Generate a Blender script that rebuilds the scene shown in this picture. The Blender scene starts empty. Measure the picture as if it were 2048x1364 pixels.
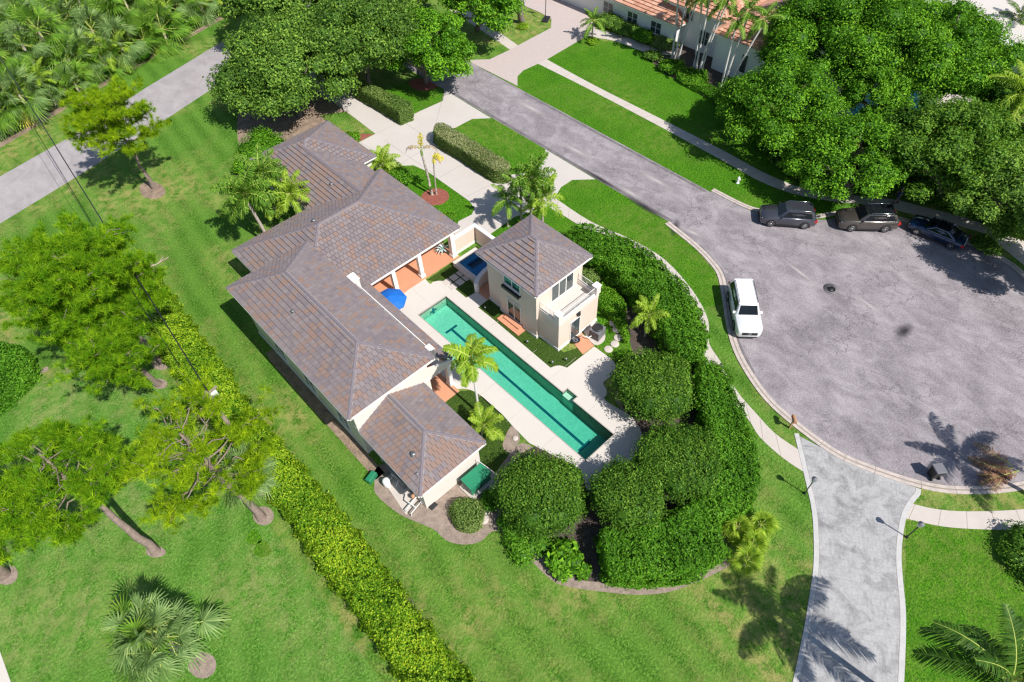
import bpy, math, random
import numpy as np
from mathutils import Vector, Matrix
from mathutils.geometry import tessellate_polygon

# ------------------------------------------------------------------ camera, sky, sun, exposure
S = bpy.context.scene
COL = S.collection
CAM_H = 40.6
FOC, PITCH, ROLL, YAW = 1308.92, 0.89594708, -0.05852535, -0.70663013   # focal length in photo pixels (2048 wide), angles in radians
_rt = np.array([math.cos(YAW), math.sin(YAW), 0.0]); _hd = np.array([-math.sin(YAW), math.cos(YAW), 0.0]); _z = np.array([0, 0, 1.0])
_fw = _hd * math.cos(PITCH) - _z * math.sin(PITCH); _up = _hd * math.sin(PITCH) + _z * math.cos(PITCH)
RR = math.cos(ROLL) * _rt + math.sin(ROLL) * _up
UU = -math.sin(ROLL) * _rt + math.cos(ROLL) * _up
cam = bpy.data.cameras.new('drone_camera'); camo = bpy.data.objects.new('drone_camera', cam); COL.objects.link(camo)
cam.sensor_width = 36; cam.lens = FOC / 2048 * 36; cam.clip_end = 2000; cam.clip_start = 0.5
camo.matrix_world = Matrix(((RR[0], UU[0], -_fw[0], 0), (RR[1], UU[1], -_fw[1], 0), (RR[2], UU[2], -_fw[2], CAM_H), (0, 0, 0, 1)))
S.camera = camo

SUN_EL, SUN_DIR = math.radians(49.5), (0.09, -1.0)       # the sun stands over -Y, so shadows fall towards +Y
W = bpy.data.worlds.new('World'); S.world = W; W.use_nodes = True
nt = W.node_tree; bg = nt.nodes['Background']
sk = nt.nodes.new('ShaderNodeTexSky'); sk.sky_type = 'NISHITA'; sk.sun_disc = False
sk.sun_elevation = SUN_EL; sk.sun_rotation = math.atan2(SUN_DIR[0], SUN_DIR[1]); sk.air_density = 1.0; sk.dust_density = 0.6; sk.ozone_density = 1.0
nt.links.new(sk.outputs[0], bg.inputs[0]); bg.inputs[1].default_value = 0.09
sl = bpy.data.lights.new('sun', 'SUN'); sl.energy = 4.9; sl.angle = math.radians(0.55); sl.color = (1.0, 0.955, 0.89)
so = bpy.data.objects.new('sun', sl); COL.objects.link(so)
_sd = Vector((SUN_DIR[0] * math.cos(SUN_EL), SUN_DIR[1] * math.cos(SUN_EL), math.sin(SUN_EL)))
so.rotation_euler = _sd.to_track_quat('Z', 'Y').to_euler(); so.location = (0, 0, 60)
S.view_settings.view_transform = 'Standard'; S.view_settings.look = 'None'
S.view_settings.exposure = 0.25; S.view_settings.gamma = 1.0; S.view_settings.use_curve_mapping = False
S.render.engine = 'CYCLES'
S.cycles.max_bounces = 8; S.cycles.transparent_max_bounces = 16; S.cycles.use_denoising = True
S.cycles.sample_clamp_indirect = 6.0
S.cycles.pixel_filter_type = 'BLACKMAN_HARRIS'; S.cycles.filter_width = 1.3

# ------------------------------------------------------------------ survey helpers: photo pixel -> metres
# world axes follow the house: X to its east side (photo upper right), Y to its north side (photo upper left)
def ray(x, y): return RR * (x - 1024) / FOC - UU * (y - 682) / FOC + _fw
def G(x, y, z=0.0):
    d = ray(x, y); t = (z - CAM_H) / d[2]
    return np.array([d[0] * t, d[1] * t, z])
def hitX(x, y, X):
    d = ray(x, y); t = X / d[0]; return np.array([X, d[1] * t, CAM_H + d[2] * t])
def hitY(x, y, Y):
    d = ray(x, y); t = Y / d[1]; return np.array([d[0] * t, Y, CAM_H + d[2] * t])
def GP(pts, z=0.0): return [tuple(G(x, y, z)[:2]) for x, y in pts]
def smooth(pts, n=5, closed=True):
    P = [np.array(p, float) for p in pts]; out = []; m = len(P)
    for i in range(m if closed else m - 1):
        if closed: a, b, c, d = P[i - 1], P[i], P[(i + 1) % m], P[(i + 2) % m]
        else: a, b, c, d = P[max(i - 1, 0)], P[i], P[i + 1], P[min(i + 2, m - 1)]
        for k in range(n):
            t = k / n
            out.append(tuple(0.5 * (2 * b + (c - a) * t + (2 * a - 5 * b + 4 * c - d) * t * t + (3 * b - a - 3 * c + d) * t ** 3)))
    if not closed: out.append(tuple(P[-1]))
    return out

# ------------------------------------------------------------------ materials
MATS = {}
def _n(nt, t, **kw):
    n = nt.nodes.new(t)
    for k, v in kw.items():
        if k.startswith('i_'):
            n.inputs[int(k[2:])].default_value = v
        else: setattr(n, k, v)
    return n
def rgba(c): return (c[0], c[1], c[2], 1.0)
def new_mat(name):
    m = bpy.data.materials.new(name); m.use_nodes = True
    nt = m.node_tree; b = nt.nodes['Principled BSDF']; MATS[name] = m
    return m, nt, b
def noise(nt, vec, scale, detail=3, rough=0.55, dist=0.0):
    n = _n(nt, 'ShaderNodeTexNoise'); n.inputs['Scale'].default_value = scale; n.inputs['Detail'].default_value = detail
    n.inputs['Roughness'].default_value = rough; n.inputs['Distortion'].default_value = dist
    nt.links.new(vec, n.inputs['Vector']); return n.outputs['Fac']
def ramp(nt, fac, stops, interp='LINEAR'):
    r = _n(nt, 'ShaderNodeValToRGB'); r.color_ramp.interpolation = interp; e = r.color_ramp.elements
    while len(e) < len(stops): e.new(0.5)
    for k, (p, c) in enumerate(stops):
        e[k].position = p; e[k].color = rgba(c) if hasattr(c, '__len__') else (c, c, c, 1)
    nt.links.new(fac, r.inputs[0]); return r.outputs[0]
def mixc(nt, f, a, b, mode='MIX'):
    m = _n(nt, 'ShaderNodeMix', data_type='RGBA', blend_type=mode)
    for s, v in ((m.inputs[0], f), (m.inputs[6], a), (m.inputs[7], b)):
        if hasattr(v, 'links') or hasattr(v, 'is_output'): nt.links.new(v, s)
        elif hasattr(v, '__len__'): s.default_value = rgba(v)
        else: s.default_value = v
    return m.outputs[2]
def mathn(nt, op, a, b=None, clamp=False):
    m = _n(nt, 'ShaderNodeMath', operation=op); m.use_clamp = clamp
    for s, v in ((m.inputs[0], a), (m.inputs[1], b)):
        if v is None: continue
        if hasattr(v, 'is_output'): nt.links.new(v, s)
        else: s.default_value = v
    return m.outputs[0]
def bump(nt, b, h, strength=0.3, dist=0.05):
    n = _n(nt, 'ShaderNodeBump'); n.inputs['Strength'].default_value = strength; n.inputs['Distance'].default_value = dist
    nt.links.new(h, n.inputs['Height']); nt.links.new(n.outputs[0], b.inputs['Normal'])
def coords(nt, kind='Object'): return _n(nt, 'ShaderNodeTexCoord').outputs[kind]
def pm(name, col, rough=0.7, var=0.12, scale=4.0, fine=30.0, bmp=0.0, metal=0.0, spec=0.5, coat=0.0, emit=None):
    """plain surface: a base colour that wanders a little on two scales"""
    m, nt, b = new_mat(name); v = coords(nt)
    n1 = noise(nt, v, scale, 4); n2 = noise(nt, v, fine, 3)
    lo = tuple(c * (1 - var) for c in col); hi = tuple(min(c * (1 + var), 1) for c in col)
    c1 = ramp(nt, n1, [(0.3, lo), (0.7, hi)]); c2 = mixc(nt, 0.5, c1, ramp(nt, n2, [(0.3, lo), (0.7, hi)]))
    nt.links.new(c2, b.inputs['Base Color'])
    b.inputs['Roughness'].default_value = rough; b.inputs['Metallic'].default_value = metal
    b.inputs['Specular IOR Level'].default_value = spec; b.inputs['Coat Weight'].default_value = coat; b.inputs['Coat Roughness'].default_value = 0.04
    if bmp: bump(nt, b, n2, bmp, 0.02)
    return m
def leaf_mat(name, dark, mid, light, rough=0.5, trans=0.35, spec=0.14, gain=1.8):
    """leaves: colour by the per-leaf value 'v', light shines through"""
    dark, mid, light = (tuple(min(c * gain, 0.8) for c in k) for k in (dark, mid, light)); rough = max(rough, 0.5)
    m, nt, b = new_mat(name)
    a = _n(nt, 'ShaderNodeAttribute', attribute_name='v'); f = a.outputs['Fac']
    c = ramp(nt, f, [(0.0, dark), (0.5, mid), (1.0, light)])
    nt.links.new(c, b.inputs['Base Color']); b.inputs['Roughness'].default_value = rough; b.inputs['Specular IOR Level'].default_value = spec
    t = _n(nt, 'ShaderNodeBsdfTranslucent'); tc = mixc(nt, 1.0, c, (1.0, 1.0, 0.55), 'MULTIPLY'); nt.links.new(tc, t.inputs[0])
    x = _n(nt, 'ShaderNodeMixShader'); x.inputs[0].default_value = trans
    nt.links.new(b.outputs[0], x.inputs[1]); nt.links.new(t.outputs[0], x.inputs[2])
    nt.links.new(x.outputs[0], nt.nodes['Material Output'].inputs[0])
    return m
def grass_mat(name, dark, mid, light, dry, dryness=0.5, stripe=0.0, stripe_rot=0.0):
    m, nt, b = new_mat(name); v = coords(nt)
    big = noise(nt, v, 0.09, 3, 0.6, 0.4); med = noise(nt, v, 0.55, 4, 0.6); fine = noise(nt, v, 5.5, 4, 0.75); spk = noise(nt, v, 9.0, 3, 0.8)
    c = ramp(nt, fine, [(0.36, dark), (0.5, mid), (0.64, light)])
    c = mixc(nt, mathn(nt, 'MULTIPLY', ramp(nt, spk, [(0.36, 1.0), (0.56, 0.0)]), 0.55), c, tuple(x * 0.5 for x in dark))
    c = mixc(nt, mathn(nt, 'MULTIPLY', ramp(nt, spk, [(0.52, 0.0), (0.72, 1.0)]), 0.6), c, tuple(min(x * 1.35, 1) for x in light))
    c = mixc(nt, mathn(nt, 'MULTIPLY', ramp(nt, med, [(0.35, 1.0), (0.6, 0.0)]), 0.4), c, dark)
    d = mathn(nt, 'MULTIPLY', ramp(nt, big, [(0.42, 0.0), (0.6, 1.0)]), ramp(nt, noise(nt, v, 1.3, 5, 0.7), [(0.40, 0.0), (0.6, 1.0)]))
    c = mixc(nt, mathn(nt, 'MULTIPLY', d, dryness), c, dry)
    if stripe:
        mp = _n(nt, 'ShaderNodeMapping'); mp.inputs['Rotation'].default_value = (0, 0, stripe_rot); nt.links.new(v, mp.inputs[0])
        w = _n(nt, 'ShaderNodeTexWave', wave_type='BANDS', bands_direction='X'); w.inputs['Scale'].default_value = 0.16; w.inputs['Distortion'].default_value = 2.2
        w.inputs['Detail'].default_value = 2.0; w.inputs['Detail Scale'].default_value = 0.6; nt.links.new(mp.outputs[0], w.inputs[0])
        c = mixc(nt, mathn(nt, 'MULTIPLY', w.outputs['Fac'], stripe), c, light)
    nt.links.new(c, b.inputs['Base Color']); b.inputs['Roughness'].default_value = 0.85; b.inputs['Specular IOR Level'].default_value = 0.15
    bump(nt, b, mathn(nt, 'ADD', spk, fine), 0.9, 0.12)
    return m
def asphalt_mat(name, base, light, dark, crack=0.6, streak_rot=0.0, patch=0.5):
    m, nt, b = new_mat(name); v = coords(nt)
    mp = _n(nt, 'ShaderNodeMapping'); mp.inputs['Rotation'].default_value = (0, 0, streak_rot); mp.inputs['Scale'].default_value = (1.0, 0.55, 1.0); nt.links.new(v, mp.inputs[0])
    st = noise(nt, mp.outputs[0], 0.9, 5, 0.65, 0.6); big = noise(nt, v, 0.28, 4, 0.6, 0.8); fine = noise(nt, v, 9, 4, 0.75); spk = noise(nt, v, 28, 2, 0.7)
    c = ramp(nt, st, [(0.36, dark), (0.5, base), (0.62, light)])
    c = mixc(nt, 0.4, c, ramp(nt, big, [(0.38, dark), (0.5, base), (0.62, light)]))
    c = mixc(nt, patch * 0.8, c, ramp(nt, fine, [(0.38, dark), (0.5, base), (0.6, light)]))
    c = mixc(nt, mathn(nt, 'MULTIPLY', ramp(nt, spk, [(0.34, 1.0), (0.46, 0.0)]), 0.35), c, tuple(x * 0.45 for x in dark))
    if crack:
        wv = _n(nt, 'ShaderNodeVectorMath', operation='ADD'); nn = _n(nt, 'ShaderNodeTexNoise'); nn.inputs['Scale'].default_value = 0.5; nn.inputs['Detail'].default_value = 8; nn.inputs['Roughness'].default_value = 0.7
        nt.links.new(v, nn.inputs['Vector']); sc = _n(nt, 'ShaderNodeVectorMath', operation='SCALE'); sc.inputs['Scale'].default_value = 3.2
        nt.links.new(nn.outputs['Color'], sc.inputs[0]); nt.links.new(v, wv.inputs[0]); nt.links.new(sc.outputs[0], wv.inputs[1])
        vo = _n(nt, 'ShaderNodeTexVoronoi', feature='DISTANCE_TO_EDGE'); vo.inputs['Scale'].default_value = 0.55; nt.links.new(wv.outputs[0], vo.inputs['Vector'])
        ck = ramp(nt, vo.outputs['Distance'], [(0.003, 1.0), (0.014, 0.0)])
        msk = ramp(nt, noise(nt, v, 0.22, 3, 0.6), [(0.46, 0.0), (0.6, 1.0)])
        c = mixc(nt, mathn(nt, 'MULTIPLY', mathn(nt, 'MULTIPLY', ck, msk), crack), c, tuple(x * 0.3 for x in dark))
    nt.links.new(c, b.inputs['Base Color']); b.inputs['Roughness'].default_value = 0.9; b.inputs['Specular IOR Level'].default_value = 0.2
    bump(nt, b, fine, 0.25, 0.03)
    return m
def tiled_mat(name, c1, c2, mortar, bw, bh, rot=0.0, msize=0.02, rough=0.8, stain=None, freq=0.0):
    """pavers or stamped concrete too small to pick apart: brick pattern with relief"""
    m, nt, b = new_mat(name); v = coords(nt)
    mp = _n(nt, 'ShaderNodeMapping'); mp.inputs['Rotation'].default_value = (0, 0, rot); nt.links.new(v, mp.inputs[0])
    br = _n(nt, 'ShaderNodeTexBrick'); br.inputs['Color1'].default_value = rgba(c1); br.inputs['Color2'].default_value = rgba(c2); br.inputs['Mortar'].default_value = rgba(mortar)
    br.inputs['Scale'].default_value = 1.0; br.inputs['Brick Width'].default_value = bw; br.inputs['Row Height'].default_value = bh; br.inputs['Mortar Size'].default_value = msize
    br.offset_frequency = 2; nt.links.new(mp.outputs[0], br.inputs['Vector'])
    big = noise(nt, v, 0.8, 7, 0.75, 0.8); fine = noise(nt, v, 6, 5, 0.8)
    c = mixc(nt, 0.5, br.outputs['Color'], ramp(nt, fine, [(0.35, tuple(x * 0.8 for x in c1)), (0.65, tuple(x * 1.1 for x in c2))]))
    if stain: c = mixc(nt, mathn(nt, 'MULTIPLY', ramp(nt, big, [(0.46, 0.0), (0.66, 1.0)]), 0.8), c, stain)
    nt.links.new(c, b.inputs['Base Color']); b.inputs['Roughness'].default_value = rough
    bump(nt, b, mathn(nt, 'SUBTRACT', 1.0, br.outputs['Fac']), 0.4, 0.02)
    return m

# ground covers
grass_mat('lawn', (0.036, 0.125, 0.008), (0.092, 0.235, 0.020), (0.20, 0.385, 0.055), (0.42, 0.37, 0.13), 0.75, 0.32, 0.1)
grass_mat('lawn_lush', (0.03, 0.13, 0.003), (0.075, 0.24, 0.006), (0.15, 0.36, 0.018), (0.24, 0.29, 0.06), 0.4)
grass_mat('lawn_pale', (0.042, 0.15, 0.010), (0.10, 0.27, 0.026), (0.21, 0.42, 0.07), (0.42, 0.40, 0.16), 0.45, 0.2, 0.5)
grass_mat('turf', (0.035, 0.075, 0.012), (0.06, 0.115, 0.016), (0.09, 0.16, 0.022), (0.08, 0.14, 0.02), 0.1)
asphalt_mat('asphalt', (0.275, 0.246, 0.262), (0.43, 0.395, 0.41), (0.155, 0.138, 0.150), 0.95, 0.6)
asphalt_mat('asphalt_road', (0.37, 0.34, 0.345), (0.43, 0.40, 0.40), (0.30, 0.275, 0.28), 0.25, -1.2, 0.25)
pm('asphalt_edge', (0.16, 0.145, 0.15), 0.95, 0.5, 1.2, 14, 0.3)
pm('concrete', (0.54, 0.485, 0.44), 0.85, 0.09, 0.8, 18, 0.1)
pm('concrete_drive', (0.54, 0.495, 0.46), 0.85, 0.08, 0.35, 12, 0.1)
pm('kerb', (0.50, 0.43, 0.39), 0.9, 0.3, 2.5, 16, 0.2)
pm('joint', (0.30, 0.26, 0.22), 0.95, 0.2)
pm('deck', (0.60, 0.555, 0.51), 0.8, 0.04, 0.5, 15, 0.05)
pm('coping', (0.40, 0.36, 0.32), 0.7, 0.2, 3)
pm('terracotta', (0.62, 0.285, 0.165), 0.75, 0.1, 0.9, 12, 0.1)
pm('mulch', (0.085, 0.065, 0.055), 1.0, 0.55, 3, 16, 0.8)  # mulch brown, darkened to carry the shade of the hedge gaps
pm('mulch_red', (0.27, 0.085, 0.06), 1.0, 0.45, 4, 18, 0.8)
pm('gravel', (0.28, 0.22, 0.18), 1.0, 0.45, 2.5, 15, 0.7)
pm('leaf_litter', (0.26, 0.19, 0.14), 1.0, 0.6, 1.5, 9, 0.8)
tiled_mat('paver_drive', (0.58, 0.49, 0.46), (0.50, 0.42, 0.40), (0.40, 0.34, 0.32), 0.24, 0.12, 0.4, 0.01)
tiled_mat('stamped', (0.36, 0.355, 0.36), (0.44, 0.435, 0.435), (0.28, 0.27, 0.27), 0.50, 0.42, 0.95, 0.010, 0.75, (0.17, 0.165, 0.17))
pm('stamped_band', (0.50, 0.49, 0.48), 0.75, 0.15, 2, 14)
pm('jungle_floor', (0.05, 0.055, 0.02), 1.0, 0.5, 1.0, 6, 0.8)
# buildings
pm('stucco', (0.72, 0.585, 0.49), 0.9, 0.05, 0.7, 40, 0.15)
pm('stucco_white', (0.72, 0.655, 0.60), 0.9, 0.04, 0.7, 40, 0.1)
pm('trim', (0.80, 0.77, 0.74), 0.6, 0.03)
pm('white_paint', (0.82, 0.82, 0.81), 0.4, 0.03)
pm('door_wood', (0.33, 0.18, 0.12), 0.5, 0.15)
pm('underlay', (0.05, 0.045, 0.045), 0.95, 0.2)
pm('shutter_blue', (0.42, 0.58, 0.72), 0.5, 0.05)
TILEC = [(0.222, 0.187, 0.192), (0.205, 0.172, 0.182), (0.242, 0.204, 0.206), (0.252, 0.185, 0.164), (0.262, 0.178, 0.147), (0.188, 0.160, 0.168)]
for k, c in enumerate(TILEC): pm('roof_tile_%d' % k, c, 0.8, 0.16, 6, 25, 0.2, spec=0.3)
pm('ridge_cap', (0.18, 0.155, 0.175), 0.8, 0.15, 6, 25, 0.15)
pm('mortar', (0.29, 0.265, 0.27), 0.9, 0.1)
NTILE = [(0.58, 0.30, 0.20), (0.50, 0.25, 0.165), (0.66, 0.38, 0.27)]
for k, c in enumerate(NTILE): pm('clay_tile_%d' % k, c, 0.85, 0.12, 4, 20, 0.2)
def glass_mat(name, col, rough=0.06, spec=0.8):
    m, nt, b = new_mat(name); v = coords(nt)
    nt.links.new(ramp(nt, noise(nt, v, 1.3, 3), [(0.3, tuple(c * 0.6 for c in col)), (0.7, col)]), b.inputs['Base Color'])
    b.inputs['Roughness'].default_value = rough; b.inputs['Specular IOR Level'].default_value = spec
glass_mat('window_glass', (0.06, 0.085, 0.09)); glass_mat('car_glass', (0.012, 0.016, 0.02), 0.03, 0.35); glass_mat('glass_teal', (0.02, 0.10, 0.10))
pm('metal_dark', (0.03, 0.032, 0.035), 0.45, 0.2, metal=0.3); pm('metal_grey', (0.32, 0.33, 0.34), 0.4, 0.1, metal=0.7)
pm('black_plastic', (0.02, 0.02, 0.022), 0.5, 0.2); pm('grey_plastic', (0.17, 0.17, 0.19), 0.5, 0.1); pm('rubber', (0.018, 0.018, 0.019), 0.8, 0.2)
pm('green_box', (0.02, 0.22, 0.11), 0.45, 0.15, 3); pm('blue_canvas', (0.005, 0.14, 0.55), 0.75, 0.08)
pm('pool_tile_edge', (0.20, 0.19, 0.17), 0.5, 0.15); pm('lane_tile', (0.005, 0.12, 0.17), 0.4, 0.1)
pm('planter', (0.10, 0.10, 0.10), 0.7, 0.2); pm('brown_box', (0.42, 0.235, 0.14), 0.7, 0.1)
pm('wood_pole', (0.30, 0.24, 0.19), 0.9, 0.25, 3, 20, 0.3)
pm('bark_pine', (0.24, 0.18, 0.155), 0.95, 0.4, 4, 14, 0.9); pm('bark_oak', (0.20, 0.165, 0.14), 0.95, 0.35, 4, 14, 0.9); pm('bark_palm', (0.42, 0.36, 0.31), 0.9, 0.2, 3, 9, 0.5)
pm('bark_white', (0.62, 0.60, 0.58), 0.85, 0.12, 3, 9, 0.2); pm('crownshaft', (0.20, 0.30, 0.08), 0.5, 0.15); pm('dead_wood', (0.40, 0.33, 0.27), 0.95, 0.3)
# leaves
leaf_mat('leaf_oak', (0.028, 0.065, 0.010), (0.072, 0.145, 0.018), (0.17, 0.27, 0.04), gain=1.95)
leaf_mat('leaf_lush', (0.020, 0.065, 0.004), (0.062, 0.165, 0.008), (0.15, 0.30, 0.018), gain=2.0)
leaf_mat('leaf_ficus', (0.020, 0.058, 0.006), (0.058, 0.135, 0.011), (0.14, 0.245, 0.028), 0.35)
leaf_mat('leaf_hedge', (0.028, 0.085, 0.006), (0.058, 0.165, 0.009), (0.12, 0.255, 0.020), 0.35)
leaf_mat('leaf_lime', (0.045, 0.12, 0.006), (0.135, 0.245, 0.012), (0.31, 0.39, 0.022), 0.45)
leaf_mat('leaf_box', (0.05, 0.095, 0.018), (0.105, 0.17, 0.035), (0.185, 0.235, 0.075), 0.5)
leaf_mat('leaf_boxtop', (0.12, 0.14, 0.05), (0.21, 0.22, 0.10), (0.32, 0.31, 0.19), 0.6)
leaf_mat('needle', (0.03, 0.10, 0.004), (0.10, 0.215, 0.007), (0.25, 0.37, 0.014), 0.5, 0.45, spec=0.05, gain=1.8)
leaf_mat('needle_yellow', (0.045, 0.11, 0.004), (0.15, 0.245, 0.007), (0.31, 0.40, 0.014), 0.5, 0.45, spec=0.05, gain=1.8)
leaf_mat('frond_dark', (0.015, 0.04, 0.006), (0.03, 0.075, 0.01), (0.08, 0.14, 0.02), 0.4, 0.25)
leaf_mat('frond_green', (0.035, 0.085, 0.010), (0.075, 0.16, 0.016), (0.17, 0.27, 0.035), 0.4, 0.35)
leaf_mat('frond_lime', (0.07, 0.13, 0.010), (0.155, 0.25, 0.02), (0.28, 0.36, 0.04), 0.4, 0.4)
leaf_mat('frond_sabal', (0.045, 0.085, 0.025), (0.10, 0.165, 0.05), (0.20, 0.27, 0.10), 0.45, 0.3)
leaf_mat('frond_yellow', (0.30, 0.27, 0.02), (0.45, 0.36, 0.04), (0.55, 0.42, 0.09), 0.5, 0.3)
leaf_mat('frond_dead', (0.09, 0.04, 0.022), (0.17, 0.095, 0.06), (0.30, 0.18, 0.12), 0.8, 0.15)
leaf_mat('leaf_agave', (0.25, 0.38, 0.38), (0.36, 0.50, 0.50), (0.5, 0.62, 0.6), 0.5, 0.1)
leaf_mat('rachis', (0.22, 0.26, 0.06), (0.26, 0.30, 0.07), (0.3, 0.34, 0.09), 0.5, 0.1)

# ------------------------------------------------------------------ mesh builders
def link(o, parent=None):
    COL.objects.link(o)
    if parent is not None: o.parent = parent
    return o
def tag(o, label=None, cat=None, group=None, kind=None):
    if label: o['label'] = label
    if cat: o['category'] = cat
    if group: o['group'] = group
    if kind: o['kind'] = kind
    return o
def empty(name, loc=(0, 0, 0), rz=0.0, label=None, cat=None, group=None):
    o = bpy.data.objects.new(name, None); COL.objects.link(o); o.location = loc; o.rotation_euler = (0, 0, rz); o.empty_display_size = 0.2
    return tag(o, label, cat, group)
def put(name, me, parent=None, loc=None, rot=None):
    o = bpy.data.objects.new(name, me); link(o, parent)
    if loc is not None: o.location = loc
    if rot is not None: o.rotation_euler = rot
    return o
def np_mesh(name, verts, quads, mats, midx=None, val=None, smooth=False, tris=None):
    """mesh straight from arrays: quads (n,4) and/or tris (n,3)"""
    me = bpy.data.meshes.new(name)
    verts = np.asarray(verts, np.float32); me.vertices.add(len(verts)); me.vertices.foreach_set('co', verts.ravel())
    nq = 0 if quads is None else len(quads); n3 = 0 if tris is None else len(tris)
    loops = np.concatenate([np.asarray(a, np.int32).ravel() for a in (quads, tris) if a is not None and len(a)])
    me.loops.add(len(loops)); me.loops.foreach_set('vertex_index', loops)
    tot = np.concatenate([np.full(nq, 4, np.int32), np.full(n3, 3, np.int32)]); st = np.concatenate([[0], np.cumsum(tot)[:-1]]).astype(np.int32)
    me.polygons.add(nq + n3); me.polygons.foreach_set('loop_start', st); me.polygons.foreach_set('loop_total', tot)
    for m in (mats if isinstance(mats, (list, tuple)) else [mats]): me.materials.append(MATS[m])
    if midx is not None: me.polygons.foreach_set('material_index', np.asarray(midx, np.int32))
    if smooth: me.polygons.foreach_set('use_smooth', np.ones(nq + n3, bool))
    me.update(calc_edges=True)
    if val is not None:
        at = me.attributes.new('v', 'FLOAT', 'FACE'); at.data.foreach_set('value', np.asarray(val, np.float32))
    return me
class MB:
    """collects shapes, builds one mesh"""
    def __init__(s): s.v = []; s.f = []; s.m = []; s.mats = []; s.sm = []
    def mi(s, m):
        if m not in s.mats: s.mats.append(m)
        return s.mats.index(m)
    def add(s, vs, fs, m, smooth=False):
        b = len(s.v); s.v += [tuple(map(float, p)) for p in vs]; k = s.mi(m)
        for f in fs: s.f.append(tuple(b + i for i in f)); s.m.append(k); s.sm.append(smooth)
        return s
    def box(s, x0, x1, y0, y1, z0, z1, m, bev=0.0):
        if bev:
            e = bev; vs = []
            for (a, bb, z) in ((0, 0, z0), (0, 0, z1 - e), (e, e, z1)):
                vs += [(x0 + a, y0 + bb, z), (x1 - a, y0 + bb, z), (x1 - a, y1 - bb, z), (x0 + a, y1 - bb, z)]
            fs = [(3, 2, 1, 0), (8, 9, 10, 11)]
            for r in (0, 4):
                for i in range(4): j = (i + 1) % 4; fs.append((r + i, r + j, r + 4 + j, r + 4 + i))
            return s.add(vs, fs, m)
        vs = [(x0, y0, z0), (x1, y0, z0), (x1, y1, z0), (x0, y1, z0), (x0, y0, z1), (x1, y0, z1), (x1, y1, z1), (x0, y1, z1)]
        return s.add(vs, [(3, 2, 1, 0), (4, 5, 6, 7), (0, 1, 5, 4), (1, 2, 6, 5), (2, 3, 7, 6), (3, 0, 4, 7)], m)
    def prism(s, poly, z0, z1, m, holes=(), mside=None):
        rings = [list(poly)] + [list(h) for h in holes]
        flat = [p for r in rings for p in r]; tr = tessellate_polygon([[Vector((p[0], p[1], 0)) for p in r] for r in rings])
        zz = (lambda p: z1) if not callable(z1) else z1
        fs = []
        for t in tr:
            a, b, c = (flat[i] for i in t)
            if (b[0] - a[0]) * (c[1] - a[1]) - (b[1] - a[1]) * (c[0] - a[0]) < 0: t = (t[0], t[2], t[1])
            fs.append(t)
        s.add([(p[0], p[1], zz(p)) for p in flat], fs, m)
        if z0 is not None:
            for k, r in enumerate(rings):
                ar = sum(r[i - 1][0] * r[i][1] - r[i][0] * r[i - 1][1] for i in range(len(r)))
                if (ar < 0) != (k > 0): r = r[::-1]
                n = len(r); vs = [(p[0], p[1], z0) for p in r] + [(p[0], p[1], zz(p)) for p in r]
                s.add(vs, [(i, (i + 1) % n, n + (i + 1) % n, n + i) for i in range(n)], mside or m)
        return s
    def tube(s, pts, rad, m, n=8, cap=True, smooth=True):
        P = [Vector(p) for p in pts]; R = rad if hasattr(rad, '__len__') else [rad] * len(P); vs = []; fs = []
        for i, p in enumerate(P):
            d = (P[min(i + 1, len(P) - 1)] - P[max(i - 1, 0)]).normalized()
            a = d.cross(Vector((0, 0, 1)))
            if a.length < 0.05: a = d.cross(Vector((0, 1, 0)))
            a.normalize(); b = d.cross(a)
            for k in range(n):
                t = 2 * math.pi * k / n; q = p + (a * math.cos(t) + b * math.sin(t)) * R[i]; vs.append(q)
        for i in range(len(P) - 1):
            for k in range(n): j = (k + 1) % n; fs.append((i * n + k, (i + 1) * n + k, (i + 1) * n + j, i * n + j))
        s.add(vs, fs, m, smooth)
        if cap:
            s.add(vs[:n], [tuple(range(n))], m); s.add(vs[-n:], [tuple(range(n - 1, -1, -1))], m)
        return s
    def lathe(s, prof, c, m, n=16, smooth=True):
        vs = []; fs = []
        for r, z in prof:
            for k in range(n): t = 2 * math.pi * k / n; vs.append((c[0] + r * math.cos(t), c[1] + r * math.sin(t), c[2] + z))
        for i in range(len(prof) - 1):
            for k in range(n): j = (k + 1) % n; fs.append((i * n + k, i * n + j, (i + 1) * n + j, (i + 1) * n + k))
        s.add(vs, fs, m, smooth); s.add(vs[-n:], [tuple(range(n))], m); s.add(vs[:n], [tuple(range(n - 1, -1, -1))], m)
        return s
    def quad(s, a, b, c, d, m): return s.add([a, b, c, d], [(0, 1, 2, 3)], m)
    def mesh(s, name):
        me = bpy.data.meshes.new(name); me.from_pydata(s.v, [], s.f)
        for m in s.mats: me.materials.append(MATS[m])
        me.polygons.foreach_set('material_index', s.m); me.polygons.foreach_set('use_smooth', s.sm); me.update(); return me
    def build(s, name, parent=None, loc=None, rot=None): return put(name, s.mesh(name), parent, loc, rot)
def sheet(name, poly, z, m, thick=0.0, holes=(), kind='structure', parent=None):
    """a ground surface, lying at z with a real edge below it"""
    b = MB(); b.prism(poly, z - 0.06 - thick, z, m, holes); o = b.build(name, parent)
    if parent is None: o['kind'] = kind
    return o
def circ(c, r, n=40, a0=0.0, a1=2 * math.pi): return [(c[0] + r * math.cos(a0 + (a1 - a0) * k / n), c[1] + r * math.sin(a0 + (a1 - a0) * k / n)) for k in range(n)]
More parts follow.
